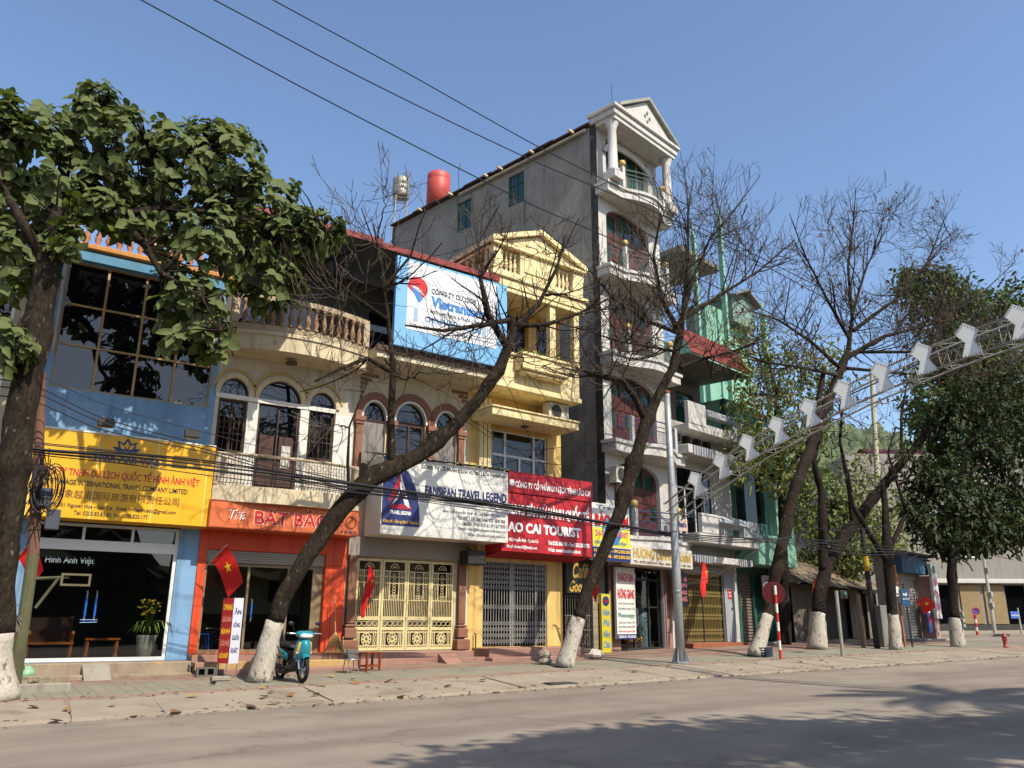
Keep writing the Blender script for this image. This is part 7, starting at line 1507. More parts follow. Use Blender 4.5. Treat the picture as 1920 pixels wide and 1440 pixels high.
for i, t_ in enumerate(('ĂN', 'UỐNG', 'GIẢI', 'KHÁT')): ptext(p2, t_, 0, 0, 0.19, -0.09, 0.03, 0.18, zt-0.36-0.28*i, zt-0.22-0.28*i, INK['navy'])
for x, y in ((-0.18, 0.19), (-0.02, 0.02), (0.18, -0.08)): MB().tube([(x, y+0.02, -0.02), (x, y+0.02, zt)], 0.012, 5).build('leg', steel, ad)
# concrete blocks beside the board
for i, (u, v, rz_, lb) in enumerate(((366, 1262, 10, 'grey hollow concrete block at the foot of the orange pillar'), (385, 1268, -8, 'grey hollow concrete block lying next to the menu board'))):
    q = gp(u, v); cb = thing('concrete_block', lb, 'block', q, rz_, 'concrete blocks by the tea shop')
    MB().facade(-0.2, 0.2, 0, 0.19, -0.1, 0.1, [(-0.16, -0.03, 0.03, 0.16), (0.03, 0.16, 0.03, 0.16)]).build('shell', mat('block_grey', '#5b5852', var=0.25), cb); B(-0.19, 0.19, 0.07, 0.095, 0.01, 0.18).build('web', mat('block_dark', '#2b2926'), cb)
q = gp(412, 1277); cb = thing('kerb_stone', 'flat grey stone weighing down the menu board leg', 'stone', q); CB(-0.18, 0.2, -0.08, 0.1, 0, 0.1, 0.02).build('stone', concrete, cb)
# stools, broom, dustpan, stove blocks
def wood_stool(loc, rz_, w_, d_, h_, m, label):
    t = thing('stool', label, 'stool', loc, rz_, 'wooden stools on the pavement')
    CB(-w_/2, w_/2, -d_/2, d_/2, h_-0.035, h_, 0.008).build('seat', m, t)
    for x in (-w_/2+0.03, w_/2-0.03):
        for y in (-d_/2+0.03, d_/2-0.03): B(x-0.022, x+0.022, y-0.022, y+0.022, 0, h_-0.036).build('leg', m, t)
    for y in (-d_/2+0.03, d_/2-0.03): B(-w_/2+0.053, w_/2-0.053, y-0.012, y+0.012, 0.1, 0.14).build('stretcher', m, t)
    for x in (-w_/2+0.03, w_/2-0.03): B(x-0.012, x+0.012, -d_/2+0.053, d_/2-0.053, 0.1, 0.14).build('stretcher', m, t)
wood_stool(gp(692, 1258), 24, 0.52, 0.30, 0.44, mat('stool_wood', '#7d3716', rough=0.4, var=0.2), 'low varnished wooden stool standing before the cream gates')
wood_stool(Vector((P(550, 1228, 20.4).x, 20.4, gz(6.7, 20.4))), 8, 0.6, 0.35, 0.62, mat('stool_orange', '#9a4420', rough=0.45, var=0.2), 'orange brown wooden stool behind the scooter and trunk')
q = gp(657, 1262); sv = thing('metal_stand', 'small grey metal stand on the pavement beside the stool', 'stand', q)
for a in range(4): c_, s_ = 0.15*math.cos(a*1.571+0.8), 0.15*math.sin(a*1.571+0.8); MB().tube([(c_*1.3, s_*1.3, 0), (c_, s_, 0.3)], 0.012, 5).build('leg', steel, sv)
MB().lathe(0, 0, [(0.19, 0.30), (0.2, 0.31), (0.19, 0.325)], 16).build('top', steel, sv)
for i, (x, y, z, r_) in enumerate(((-0.02, 0, 0.326, 10), (0.02, 0.01, 0.428, -15))): cb = thing('concrete_block', ('lower' if i == 0 else 'upper') + ' small grey concrete block stacked on the metal stand', 'block', q + Vector((x, y, z)), r_); CB(-0.13, 0.13, -0.1, 0.1, 0, 0.1, 0.012).build('block', mat('block_grey', '#5b5852'), cb)
bx, by = P(627, 1190, 21.0).x, 21.05; bz = -0.75 - 0.01
br = thing('broom', 'straw broom leaning upside against the orange pillar', 'broom', (bx, by - 0.12, -0.76))
MB().tube([(0, 0.0, 0.45), (0.0, 0.22, 1.45)], 0.014, 6).build('handle', mat('bamboo', '#a58a5a', var=0.2), br)
straw = MB()
for k in range(90):
    a = random.uniform(-0.5, 0.5); d = random.uniform(-0.08, 0.08); straw.tube([(a*0.12, 0.0, 0.47), (a*0.35, d, 0.22), (a*0.58, d*1.5-0.05, 0.01)], 0.006, 3)
straw.build('bristles', mat('straw', '#9c8556', rough=0.9, var=0.3), br, kind='stuff'); MB().lathe(0, 0, [(0.03, 0.4), (0.05, 0.45), (0.02, 0.52)], 8).build('binding', mat('bamboo', '#a58a5a'), br)
dp = thing('dustpan', 'pale dustpan on the step beside the broom', 'dustpan', (bx + 0.28, by - 0.15, -0.76)); MB().add([(-0.15,-0.12,0.005),(0.15,-0.12,0.005),(0.15,0.12,0.01),(-0.15,0.12,0.01),(-0.15,0.12,0.1),(0.15,0.12,0.1)], [(0,1,2,3),(3,2,5,4),(0,3,4),(1,5,2)]).build('pan', mat('pan_plastic', '#a89a84'), dp); MB().tube([(0, 0.12, 0.08), (0, 0.2, 0.4)], 0.012, 5).build('handle', mat('bamboo', '#a58a5a'), dp)
# stones, tyres
for i, (u, v, s_, lb) in enumerate(((1022, 1246, 0.2, 'grey rubble stone lying at the whitewashed trunk before the yellow house'), (1021, 1238, 0.19, 'grey rubble stone stacked on another beside the leaning trunk'), (1118, 1236, 0.24, 'white faced broken stone before the yellow vertical sign'))):
    q = gp(u, v if i != 1 else 1246); q.z += 0.15 if i == 1 else 0; st = thing('stone', lb, 'stone', q, 15*i); m_ = MB().ball((0, 0, s_*0.55), s_, 8, 0.62); m_.v = [tuple(Vector(v_)*(1+random.uniform(-0.12, 0.12))) for v_ in m_.v]; m_.build('stone', mat('rubble', '#8a8274', var=0.3, bump=0.4) if i < 2 else mat('rubble_pale', '#bdb5a6', var=0.2, bump=0.4), st)
# left pole with cable coil and bracket
lp2 = Vector((P(33, 1248, 18.6).x, 18.6, 0)); lp2.z = gz(lp2.x, 18.6)
po_ = thing('utility_pole', 'leaning weathered utility pole with cable coils beside the big leafy tree', 'pole', lp2)
tp = P(78, 700, 18.6) - lp2; mid = P(62, 1040, 18.6) - lp2; m3 = P(72, 860, 18.6) - lp2
MB().tube([(0, 0, -0.05), mid*0.55 + Vector((0, 0, 0)), mid], [0.12, 0.115, 0.11], 10).build('lower_shaft', mat('mossy_wood', '#54543c', rough=0.95, var=0.3, streak=0.3), po_)
MB().tube([mid, m3, tp], [0.11, 0.10, 0.085], 10).build('upper_shaft', mat('rust_shaft', '#6a4a3c', rough=0.9, var=0.3, streak=0.3), po_)
ca = P(64, 1085, 18.6) - lp2; cb_ = P(130, 1082, 18.6) - lp2; cc = P(66, 1140, 18.6) - lp2
MB().tube([ca, cb_], 0.03, 5).build('bracket_arm', mat('mossy_wood', '#6a6a48'), po_); MB().tube([cc, ca.lerp(cb_, 0.7)], 0.028, 5).build('bracket_brace', mat('mossy_wood', '#6a6a48'), po_)
MB().facade(ca.x+0.45, ca.x+0.98, ca.z-0.12, ca.z+0.12, ca.y-0.06, ca.y-0.02, [(ca.x+0.49, ca.x+0.94, ca.z-0.08, ca.z+0.08)]).build('bracket_frame', mat('frame_wood', '#5f5540', var=0.3), po_)
coil = MB(); cc0 = P(88, 905, 18.3) - lp2
for k in range(9):
    ph = random.uniform(0, 6); rr_ = random.uniform(0.25, 0.5); cx_ = random.uniform(-0.12, 0.12); coil.tube([cc0 + Vector((cx_ + rr_*0.45*math.cos(a*0.33+ph), random.uniform(-0.02, 0.02)+0.1*math.sin(a*0.3+k), rr_*math.sin(a*0.33+ph) - 0.1)) for a in range(20)], 0.011, 4, cap=False)
for k in range(14):
    a0 = P(random.uniform(70, 100), random.uniform(830, 880), 18.4) - lp2; coil.tube([a0, a0 + Vector((random.uniform(-0.25, 0.25), random.uniform(-0.1, 0.1), -0.6)), a0 + Vector((random.uniform(-0.25, 0.2), random.uniform(-0.1, 0.1), random.uniform(-1.7, -0.9)))], 0.010, 4, cap=False)
cable_m = mat('cable_black', '#17161a', rough=0.6, var=0.1, bump=0)
coil.build('cable_coil', cable_m, po_, kind='stuff')
for (u, v) in ((84, 935), (98, 975)): q_ = P(u, v, 18.45) - lp2; CB(q_.x-0.12, q_.x+0.12, q_.y-0.12, q_.y, q_.z-0.2, q_.z+0.2, 0.02).build('junction_box', mat('junction', '#3d4048' if v < 950 else '#a8a8a4', var=0.1), po_)
# mop, bag and rubble at the leafy tree's foot
mp = thing('mop', 'mop with red and grey handle leaning on the leafy tree, head up', 'mop', gp(52, 1272)); tpv = P(18, 1165, 17.75) - Vector(mp.location)
MB().tube([(0, 0, 0.02), tpv*0.55], 0.012, 6).build('handle', steel, mp); MB().tube([tpv*0.55, tpv*0.95], 0.022, 6).build('grip', mat('mop_red', '#c23030', rough=0.4), mp)
hd_ = MB()
for k in range(26): a = random.uniform(0, 6.28); d = Vector((0.2*math.cos(a), 0.1*math.sin(a), random.uniform(-0.12, 0.1))); hd_.tube([tpv, tpv + d*0.6 + Vector((0, 0, 0.05)), tpv + d + Vector((0, 0, -0.08))], 0.016, 4)
hd_.build('mop_head', mat('mop_grey', '#5a5552', rough=0.95, var=0.3), mp, kind='stuff')
bg_ = thing('plastic_bag', 'translucent green plastic bag among rubble at the left trunk', 'bag', gp(45, 1276)); m_ = MB().ball((0, 0, 0.14), 0.19, 10, 0.8); m_.v = [tuple(Vector(v_)*(1+random.uniform(-0.14, 0.14))) for v_ in m_.v]; m_.build('sack', mat('bag_green', '#7fa888', rough=0.35, var=0.25, scale=12), bg_, smooth=True); MB().tube([(0, 0, 0.27), (0.05, 0, 0.36), (0.1, 0.02, 0.3)], 0.025, 5).build('knot', mat('bag_green', '#7fa888'), bg_)
for i in range(9):
    q = gp(18 + 9.5*i + random.uniform(-5, 5), 1286 + random.uniform(-7, 9)); s_ = random.uniform(0.07, 0.15); st = thing('stone', 'mossy rubble stone in the ring at the left leafy tree foot', 'stone', q, random.uniform(0, 90), 'rubble ring round the left tree'); m_ = MB().ball((0, 0, s_*0.5), s_, 7, 0.6); m_.v = [tuple(Vector(v_)*(1+random.uniform(-0.18, 0.18))) for v_ in m_.v]; m_.build('stone', mat('rubble_moss', '#7d745c', var=0.4, bump=0.4), st)
tr_ = thing('tree_kerb', 'low concrete tree surround at the foot of the left leafy tree', 'kerb', gp(40, 1300)); CB(-0.9, 0.8, -0.05, 0.12, -0.05, 0.16, 0.02).build('kerb', concrete, tr_)
# blue plastic chair seen through the tea shop glass
pc = thing('plastic_chair', 'small blue plastic stool inside the tea shop doorway', 'stool', (5.35, 22.2, -0.75)); 
for x in (-0.12, 0.12):
    for y in (-0.12, 0.12): MB().tube([(x*1.25, y*1.25, 0), (x, y, 0.42)], 0.018, 5).build('leg', mat('plastic_blue', '#1f4fae', rough=0.35), pc)
CB(-0.15, 0.15, -0.15, 0.15, 0.42, 0.46, 0.015).build('seat', mat('plastic_blue', '#1f4fae'), pc)
# right end: hydrant, posts, far signals
hy = thing('fire_hydrant', 'red fire hydrant on the corner pavement at the far right', 'hydrant', gp(1886, 1214)); hm = mat('hydrant_red', '#8f2f26', rough=0.5, var=0.2)
MB().lathe(0, 0, [(0.10, 0), (0.10, 0.03), (0.07, 0.05), (0.07, 0.33), (0.095, 0.35), (0.095, 0.39), (0.07, 0.44), (0.035, 0.49), (0.025, 0.53)], 14).build('barrel', hm, hy, smooth=True)
for sx in (-1, 1): MB().tube([(0.05*sx, -0.0, 0.28), (0.135*sx, 0.0, 0.28)], 0.04, 8).build('outlet', hm, hy)
pz = thing('signal_post', 'slim pale post with black signal head in front of the shack', 'post', gp(1580, 1229)); hz = P(1573, 1108, Vector(pz.location).y).z - pz.location.z
MB().tube([(0, 0, 0), (0, 0, hz)], 0.055, 8).build('pole', mat('post_grey', '#8a8880', var=0.2), pz); CB(0.06, 0.42, -0.12, 0.1, hz-0.25, hz+0.02, 0.02).build('signal_head', darkmetal, pz); MB().ball((0.24, -0.12, hz-0.12), 0.09, 8).build('lens', mat('lens_green', '#1d4a40', rough=0.3), pz)
pz = thing('leaning_pole', 'dark leaning utility pole with yellow band in front of the shack', 'pole', gp(1645, 1216)); tv = P(1615, 985, Vector(pz.location).y) - Vector(pz.location); MB().tube([(0, 0, 0), tv], [0.11, 0.08], 8).build('shaft', mat('tarred_wood', '#2a2522', rough=0.9, var=0.3), pz); MB().tube([tv*0.62, tv*0.74], 0.1, 8).build('yellow_band', mat('band_yellow', '#b08a1c', rough=0.6), pz)
pz = thing('wooden_post', 'short bare timber post carrying the shack lean-to', 'post', gp(1620, 1214)); MB().tube([(0, 0, 0), (0.0, 0.02, 1.9)], [0.09, 0.075], 8).build('shaft', mat('post_wood', '#7d6b55'), pz)
cbx = thing('utility_cabinet', 'grey metal utility cabinet beside the lopped tree', 'cabinet', Vector((P(1675, 1205, 19.2).x, 19.2, gz(29.6, 19.2))), 8); CB(-0.75, 0.75, 0, 0.4, 0, 1.5, 0.02).build('body', mat('cabinet_grey', '#6d6c66', var=0.25, streak=0.3), cbx); B(-0.68, 0.68, -0.01, -0.001, 0.1, 1.42).build('door', mat('cabinet_door', '#74736c', var=0.25), cbx)
bp_ = thing('street_name_plate', 'dark blue street plate on a thin pole beside the white meter boxes', 'sign', Vector((P(1712, 1220, 18.6).x, 18.6, gz(30, 18.6)))); zz = P(1703, 1120, 18.6).z - bp_.location.z
MB().tube([(0, 0, 0), (-0.1, 0, zz+0.5)], 0.035, 6).build('pole', darkmetal, bp_); CB(-0.42, 0.08, -0.06, -0.03, zz-0.33, zz+0.3, 0.01).build('plate', mat('plate_blue', '#24405f', rough=0.45), bp_); text(bp_, 'PHỐ', -0.3, -0.05, zz+0.05, zz+0.18, -0.062, INK['white'], bold=0.02); text(bp_, 'NGUYỄN HUỆ', -0.38, 0.04, zz-0.1, zz-0.02, -0.062, INK['white'])
mb_ = thing('meter_box', 'white electricity meter boxes on an orange pole by the kiosk', 'meter box', Vector((P(1697, 1220, 18.9).x, 18.9, gz(29.8, 18.9)))); zz = P(1688, 1120, 18.9).z - mb_.location.z
MB().tube([(0.05, 0, 0), (-0.02, 0, zz+1.2)], 0.045, 6).build('pole', mat('pole_orange', '#a5623c', var=0.2), mb_)
for dz in (-0.2, 0.12): CB(-0.35, -0.06, -0.1, 0.06, zz+dz, zz+dz+0.28, 0.02).build('box', white_p, mb_)
def far_pole(u, v0, v1, Y, r_, label, m, name='signal_pole', bands=0, head=None):
    p0 = P(u, v0, Y); t = thing(name, label, 'pole', p0); h_ = P(u-3, v1, Y).z - p0.z
    if bands:
        for i in range(bands): MB().tube([(0, 0, h_*i/bands), (0, 0, h_*(i+1)/bands-0.002)], r_, 8).build('pole_band', red_p if i % 2 == 0 else white_p, t)
    else: MB().tube([(0, 0, 0), (0, 0, h_)], [r_, r_*0.7], 8).build('shaft', m, t)
    if head == 'box':
        for f_, s_ in ((0.3, 0.16), (0.42, 0.14), (0.7, 0.09)): CB(-s_, s_*0.5, -0.2, 0.06, h_*f_, h_*f_+0.32, 0.03).build('control_box', mat('far_box', '#8f8d84'), t)
    if head == 'disc':
        MB().tube([(0, -0.09, h_), (0.015, -0.07, h_)], 0.2, 22).build('disc', mat('disc_blue', '#3a4f9a', rough=0.4), t)
        d_ = MB().band(0, 0.16, 0.16, 0.21, 0.21, 0, -0.012, 0.0, 0, 2*math.pi, 24).build('disc_rim', INK['red'], t); d_.rotation_euler = (0, 0, R(-33)); d_.location = (-0.02, -0.13, h_)
    return t
far_pole(1866, 1190, 1028, 27.0, 0.11, 'tall pale signal pole with control boxes across the side street', mat('far_post', '#a09e96'), head='box')
far_pole(1833, 1191, 1146, 26.0, 0.07, 'no parking sign with blue face on a striped pole across the side street', None, 'parking_sign', 6, 'disc')
far_pole(1806, 1192, 1142, 26.5, 0.09, 'short dark topped pole on the far pavement', mat('far_post', '#a09e96'), head='box')
bs = far_pole(1916, 1190, 1140, 25.5, 0.06, 'blue street direction plate at the right edge', mat('far_post', '#a09e96'), 'street_name_plate'); CB(-1.0, -0.05, -0.05, -0.02, 0.9, 1.3, 0.01).build('plate', mat('plate_blue2', '#3a5aa0', rough=0.45), bs); text(bs, 'NGUYỄN HUỆ', -0.92, -0.12, 1.02, 1.16, -0.052, INK['white'])
up = thing('utility_pole', 'pale concrete utility pole with cross arms and insulators behind the arch', 'pole', Vector((P(1655, 1150, 30).x, 30, gz(45, 30)))); tv = P(1634, 690, 30) - Vector(up.location)
MB().tube([(0, 0, 0), tv], [0.2, 0.14], 10).build('shaft', mat('pole_concrete', '#a89f84', var=0.15, streak=0.2), up)
for f_ in (0.86, 0.95):
    c_ = tv*f_; MB().tube([c_ + Vector((-1.1, 0.4, 0)), c_ + Vector((1.1, -0.4, 0))], 0.06, 5).build('cross_arm', steel, up)
    for s_ in (-1, -0.45, 0.45, 1): MB().lathe(c_.x+1.05*s_, c_.y-0.38*s_, [(0.05, c_.z+0.05), (0.1, c_.z+0.12), (0.05, c_.z+0.2), (0.1, c_.z+0.26), (0.03, c_.z+0.34)], 8).build('insulator', mat('porcelain_brown', '#5a4a40', rough=0.3), up)
# fallen leaves
lm_ = [mat('dry_leaf_%d' % i, c_, rough=0.8, var=0.25, scale=20) for i, c_ in enumerate(('#80603a', '#65462c', '#8f7a4c', '#503a2c'))]
RNG = np.random.RandomState(77); random.seed(77)
def leaf_mesh(i):
    m_ = MB(); vv = [(a*0.26-0.13, b*0.17, 0.02 + 0.05*((a-0.5)**2) + 0.06*abs(b)*(1 if i % 2 else 0.4)) for a, b, c_ in LEAF]; return m_.add(vv, LEAF_F).mesh('fallen_leaf', lm_[i % 4])
lms = [leaf_mesh(i) for i in range(4)]
spots_ = [(125, 1335), (330, 1338), (360, 1308), (400, 1285), (540, 1270), (508, 1301), (492, 1292), (495, 1310), (545, 1306), (592, 1306), (600, 1288), (662, 1276), (668, 1284), (105, 1356), (250, 1342), (470, 1329), (510, 1322), (330, 1300), (750, 1310), (790, 1306), (1000, 1287), (1130, 1295), (1345, 1266), (1390, 1258), (1310, 1270), (1500, 1243), (1260, 1272), (1540, 1240), (690, 1290), (840, 1290), (905, 1278), (1190, 1262), (210, 1326), (60, 1330), (620, 1270), (730, 1280)]
for i, (u, v) in enumerate(spots_):
    q = gp(u, v); o = bpy.data.objects.new('fallen_leaf', lms[i % 4]); COL.objects.link(o); o.location = q + Vector((0, 0, 0.016)); o.rotation_euler = (random.uniform(-0.3, 0.3), random.uniform(-0.3, 0.3), random.uniform(0, 6.28)); s_ = random.uniform(0.5, 0.9); o.scale = (s_, s_, s_)
    where = 'before the blue house' if u < 300 else 'near the menu board' if u < 480 else 'around the scooter' if u < 620 else 'before the cream gates' if u < 800 else 'before the red signboard' if u < 1120 else 'towards the right hand trees'
    tag(o, '%s fallen leaf on the %s %s' % (('ochre brown', 'dark brown', 'pale tan', 'blackish')[i % 4], 'road edge' if q.y < 15 else 'sloping kerb slabs' if q.y < 17 else 'paving tiles', where), 'leaf', 'fallen dry leaves on the pavement')
lt = MB()
for i in range(650):
    x = random.uniform(0, 30); y = random.choice((random.uniform(14.6, 15.1), random.uniform(15, 20.6), random.gauss(17.0, 0.15), random.gauss(14.8, 0.12))); z = gz(x, y) + 0.016
    s_ = random.uniform(0.02, 0.07) ; a = random.uniform(0, 6.28); d = Vector((math.cos(a), math.sin(a), random.uniform(-0.2, 0.3))); add_leaf(lt, Vector((x, y, z)), d, s_*1.6, s_*0.8, (0, 0, 1))
tag(lt.build('leaf_litter', lm_[1]), kind='stuff')
# ------------------------------------------------------------------ motor scooter
sf = G(566, 1281); sr_dir = Vector((0.05, -1.0, 0)).normalized()
sc = thing('motor_scooter', 'teal and black motor scooter parked on the pavement beside the leaning tree', 'scooter', Vector((sf.x, sf.y, gz(sf.x, sf.y))) - sr_dir*0.0, math.degrees(math.atan2(sr_dir.y, sr_dir.x)))
# local frame: +x forward, wheel contact of the front wheel at x=0, rear at x=-1.24
teal = mat('teal_plastic', '#177684', rough=0.25, var=0.05, bump=0, coat=0.6); blk = mat('black_plastic', '#121214', rough=0.45, var=0.1, bump=0.05); chrome = mat('chrome', '#b9b9b9', rough=0.2, var=0.05, metal=0.9, bump=0); tyre_m = black_rub
decal = mat('decal_yellow', '#c9a24a', rough=0.3); seat_m = mat('seat_vinyl', '#1b1a1c', rough=0.55, var=0.1); engine_m = mat('engine_alloy', '#6e6c68', rough=0.45, metal=0.6, var=0.3)
def ell(m, c, r, n=14, k=10):          # ellipsoid
    v = []; f = []
    for j in range(k+1):
        t = math.pi*j/k
        for i in range(n): a = 2*math.pi*i/n; v.append((c[0]+r[0]*math.sin(t)*math.cos(a), c[1]+r[1]*math.sin(t)*math.sin(a), c[2]-r[2]*math.cos(t)))
    for j in range(k):
        for i in range(n): f.append((j*n+i, j*n+(i+1)%n, (j+1)*n+(i+1)%n, (j+1)*n+i))
    return m.add(v, f)
def loft(m, secs, n=12, pw=2.6):       # body from superelliptic sections (x, yc, zc, ry, rz)
    v = []; f = []
    for (x, yc, zc, ry, rz) in secs:
        for i in range(n):
            a = 2*math.pi*i/n; c_, s_ = math.cos(a), math.sin(a); v.append((x, yc + ry*math.copysign(abs(c_)**(2/pw), c_), zc + rz*math.copysign(abs(s_)**(2/pw), s_)))
    for j in range(len(secs)-1):
        for i in range(n): f.append((j*n+i, j*n+(i+1)%n, (j+1)*n+(i+1)%n, (j+1)*n+i))
    f += [tuple(range(n-1, -1, -1)), tuple(range((len(secs)-1)*n, len(secs)*n))]
    return m.add(v, f)
RW = 0.28
def wheel(x, name, steer=0):
    w_ = MB(); N_ = 32
    w_.tube([(x + (RW-0.035)*math.cos(2*math.pi*i/N_), 0, RW + (RW-0.035)*math.sin(2*math.pi*i/N_)) for i in range(N_)], 0.04, 8, closed=True); o = w_.build('tyre', tyre_m, None, smooth=True); return o
for x, nm in ((0, 'front_wheel'), (-1.24, 'rear_wheel')):
    N_ = 32
    hub = MB().tube([(x, -0.06, RW), (x, 0.06, RW)], 0.05, 12).build(nm, chrome, sc)
    MB().tube([(x + (RW-0.042)*math.cos(2*math.pi*i/N_), 0, RW + (RW-0.042)*math.sin(2*math.pi*i/N_)) for i in range(N_)], 0.042, 8, closed=True).build('tyre', tyre_m, hub, smooth=True)
    MB().tube([(x + (RW-0.088)*math.cos(2*math.pi*i/N_), 0, RW + (RW-0.088)*math.sin(2*math.pi*i/N_)) for i in range(N_)], 0.018, 6, closed=True).build('rim', chrome, hub, smooth=True)
    for i in range(5): a = i*2*math.pi/5+0.3; MB().tube([(x+0.04*math.cos(a), 0, RW+0.04*math.sin(a)), (x+(RW-0.09)*math.cos(a), 0, RW+(RW-0.09)*math.sin(a))], 0.014, 5).build('spoke', chrome, hub)
    MB().tube([(x, 0.05, RW), (x, 0.056, RW)], 0.09, 16).build('brake_disc', steel, hub)
for s_ in (-1, 1): MB().tube([(0, 0.085*s_, RW), (-0.06, 0.085*s_, 0.48), (-0.14, 0.07*s_, 0.68)], 0.024, 8).build('fork', chrome, sc)
# front mudguard
mg = MB(); N_ = 12; vv = []
for i in range(N_+1):
    a = R(48 + 100*i/N_); 
    for (dy, dr) in ((-0.085, -0.035), (-0.06, 0.015), (0, 0.03), (0.06, 0.015), (0.085, -0.035)): vv.append(((RW+0.03+dr)*math.cos(a)*-1*-1 if False else (RW+0.03+dr)*math.cos(a), dy, RW + (RW+0.03+dr)*math.sin(a)))
mg.add(vv, [(i*5+j, i*5+j+1, (i+1)*5+j+1, (i+1)*5+j) for i in range(N_) for j in range(4)]); mg.build('front_mudguard', teal, sc, smooth=True)
for s_ in (-1, 1): MB().prism([(0.05, 0.40), (0.12, 0.56), (-0.10, 0.60), (-0.14, 0.44)], 0.085*s_-0.004, 0.085*s_+0.004).build('mudguard_side', teal, sc)
# leg shield, front cowl, headlamp unit
loft(MB(), [(0.13, 0, 0.70, 0.03, 0.10), (0.08, 0, 0.71, 0.10, 0.155), (0.02, 0, 0.70, 0.145, 0.20), (-0.06, 0, 0.66, 0.17, 0.25), (-0.14, 0, 0.62, 0.175, 0.27), (-0.17, 0, 0.6, 0.165, 0.26)], 16).build('front_cowl', teal, sc, smooth=True)
loft(MB(), [(-0.175, 0, 0.60, 0.16, 0.25), (-0.22, 0, 0.56, 0.15, 0.24), (-0.30, 0, 0.45, 0.12, 0.14)], 14).build('leg_shield_inner', blk, sc, smooth=True)
for s_ in (-1, 1):
    loft(MB(), [(0.055, 0.105*s_, 0.77, 0.012, 0.05), (0.035, 0.128*s_, 0.72, 0.018, 0.11), (-0.01, 0.152*s_, 0.66, 0.012, 0.10), (-0.05, 0.17*s_, 0.6, 0.006, 0.05)], 8).build('decal', decal, sc, smooth=True)
    ell(MB(), (-0.02, 0.15*s_, 0.60), (0.05, 0.03, 0.03)).build('indicator', mat('indicator_lens', '#b9b4a8', rough=0.2), sc, smooth=True)
    loft(MB(), [(-0.06, 0.13*s_, 0.42, 0.03, 0.09), (-0.16, 0.14*s_, 0.36, 0.03, 0.14), (-0.3, 0.13*s_, 0.30, 0.03, 0.08)], 8).build('lower_fairing', blk, sc, smooth=True)
loft(MB(), [(0.10, 0, 0.955, 0.06, 0.035), (0.07, 0, 0.965, 0.15, 0.06), (0.0, 0, 0.975, 0.205, 0.075), (-0.08, 0, 0.985, 0.2, 0.07), (-0.15, 0, 0.98, 0.12, 0.05)], 16).build('handlebar_cowl', teal, sc, smooth=True)
loft(MB(), [(0.125, 0, 0.945, 0.05, 0.02), (0.105, 0, 0.945, 0.11, 0.042), (0.06, 0, 0.945, 0.165, 0.05)], 14).build('headlamp', mat('headlamp_clear', '#c9ccc9', rough=0.12, var=0.1, bump=0), sc, smooth=True)
for s_ in (-1, 1):
    MB().tube([(-0.06, 0.17*s_, 0.985), (-0.10, 0.30*s_, 1.0)], 0.014, 6).build('handlebar', chrome, sc); MB().tube([(-0.10, 0.25*s_, 0.995), (-0.13, 0.36*s_, 1.0)], 0.02, 8).build('grip', blk, sc)
    MB().tube([(-0.03, 0.20*s_, 0.99), (0.0, 0.36*s_, 0.985)], 0.008, 5).build('brake_lever', steel, sc)
    MB().tube([(-0.07, 0.20*s_, 1.0), (-0.06, 0.25*s_, 1.12), (-0.07, 0.28*s_, 1.17)], 0.007, 5).build('mirror_stem', blk, sc); ell(MB(), (-0.075, 0.30*s_, 1.2), (0.02, 0.065, 0.045)).build('mirror', blk, sc, smooth=True)
# body, seat, tail
loft(MB(), [(-0.28, 0, 0.36, 0.09, 0.08), (-0.4, 0, 0.40, 0.10, 0.12), (-0.6, 0, 0.48, 0.12, 0.16), (-0.85, 0, 0.56, 0.14, 0.15), (-1.1, 0, 0.62, 0.14, 0.12), (-1.4, 0, 0.68, 0.10, 0.08), (-1.56, 0, 0.70, 0.05, 0.04)], 14).build('body', blk, sc, smooth=True)
for s_ in (-1, 1): loft(MB(), [(-0.55, 0.135*s_, 0.50, 0.012, 0.05), (-0.75, 0.15*s_, 0.54, 0.02, 0.09), (-1.0, 0.152*s_, 0.60, 0.022, 0.085), (-1.3, 0.12*s_, 0.67, 0.02, 0.06), (-1.5, 0.07*s_, 0.71, 0.012, 0.03)], 10).build('side_panel', teal, sc, smooth=True)
loft(MB(), [(-0.55, 0, 0.70, 0.07, 0.03), (-0.65, 0, 0.725, 0.12, 0.045), (-0.9, 0, 0.735, 0.14, 0.05), (-1.15, 0, 0.77, 0.13, 0.05), (-1.35, 0, 0.79, 0.09, 0.035)], 14).build('seat', seat_m, sc, smooth=True)
MB().tube([(-1.2, 0.13, 0.76), (-1.45, 0.13, 0.83), (-1.62, 0.06, 0.85), (-1.62, -0.06, 0.85), (-1.45, -0.13, 0.83), (-1.2, -0.13, 0.76)], 0.014, 6).build('grab_rail', mat('rail_black', '#202022', rough=0.4), sc)
ell(MB(), (-1.58, 0, 0.70), (0.03, 0.08, 0.04)).build('tail_lamp', mat('tail_red', '#8a1414', rough=0.2), sc, smooth=True)
loft(MB(), [(-1.45, 0, 0.60, 0.06, 0.10), (-1.55, 0, 0.48, 0.065, 0.12), (-1.6, 0, 0.38, 0.07, 0.05)], 8).build('rear_mudguard', blk, sc)
loft(MB(), [(-0.35, 0, 0.30, 0.06, 0.07), (-0.5, 0, 0.29, 0.10, 0.09), (-0.72, 0, 0.27, 0.11, 0.09), (-0.85, 0, 0.27, 0.08, 0.07)], 12).build('engine', engine_m, sc, smooth=True)
MB().tube([(-0.5, 0.12, 0.27), (-0.62, 0.12, 0.27)], 0.085, 14).build('engine_cover', chrome, sc)
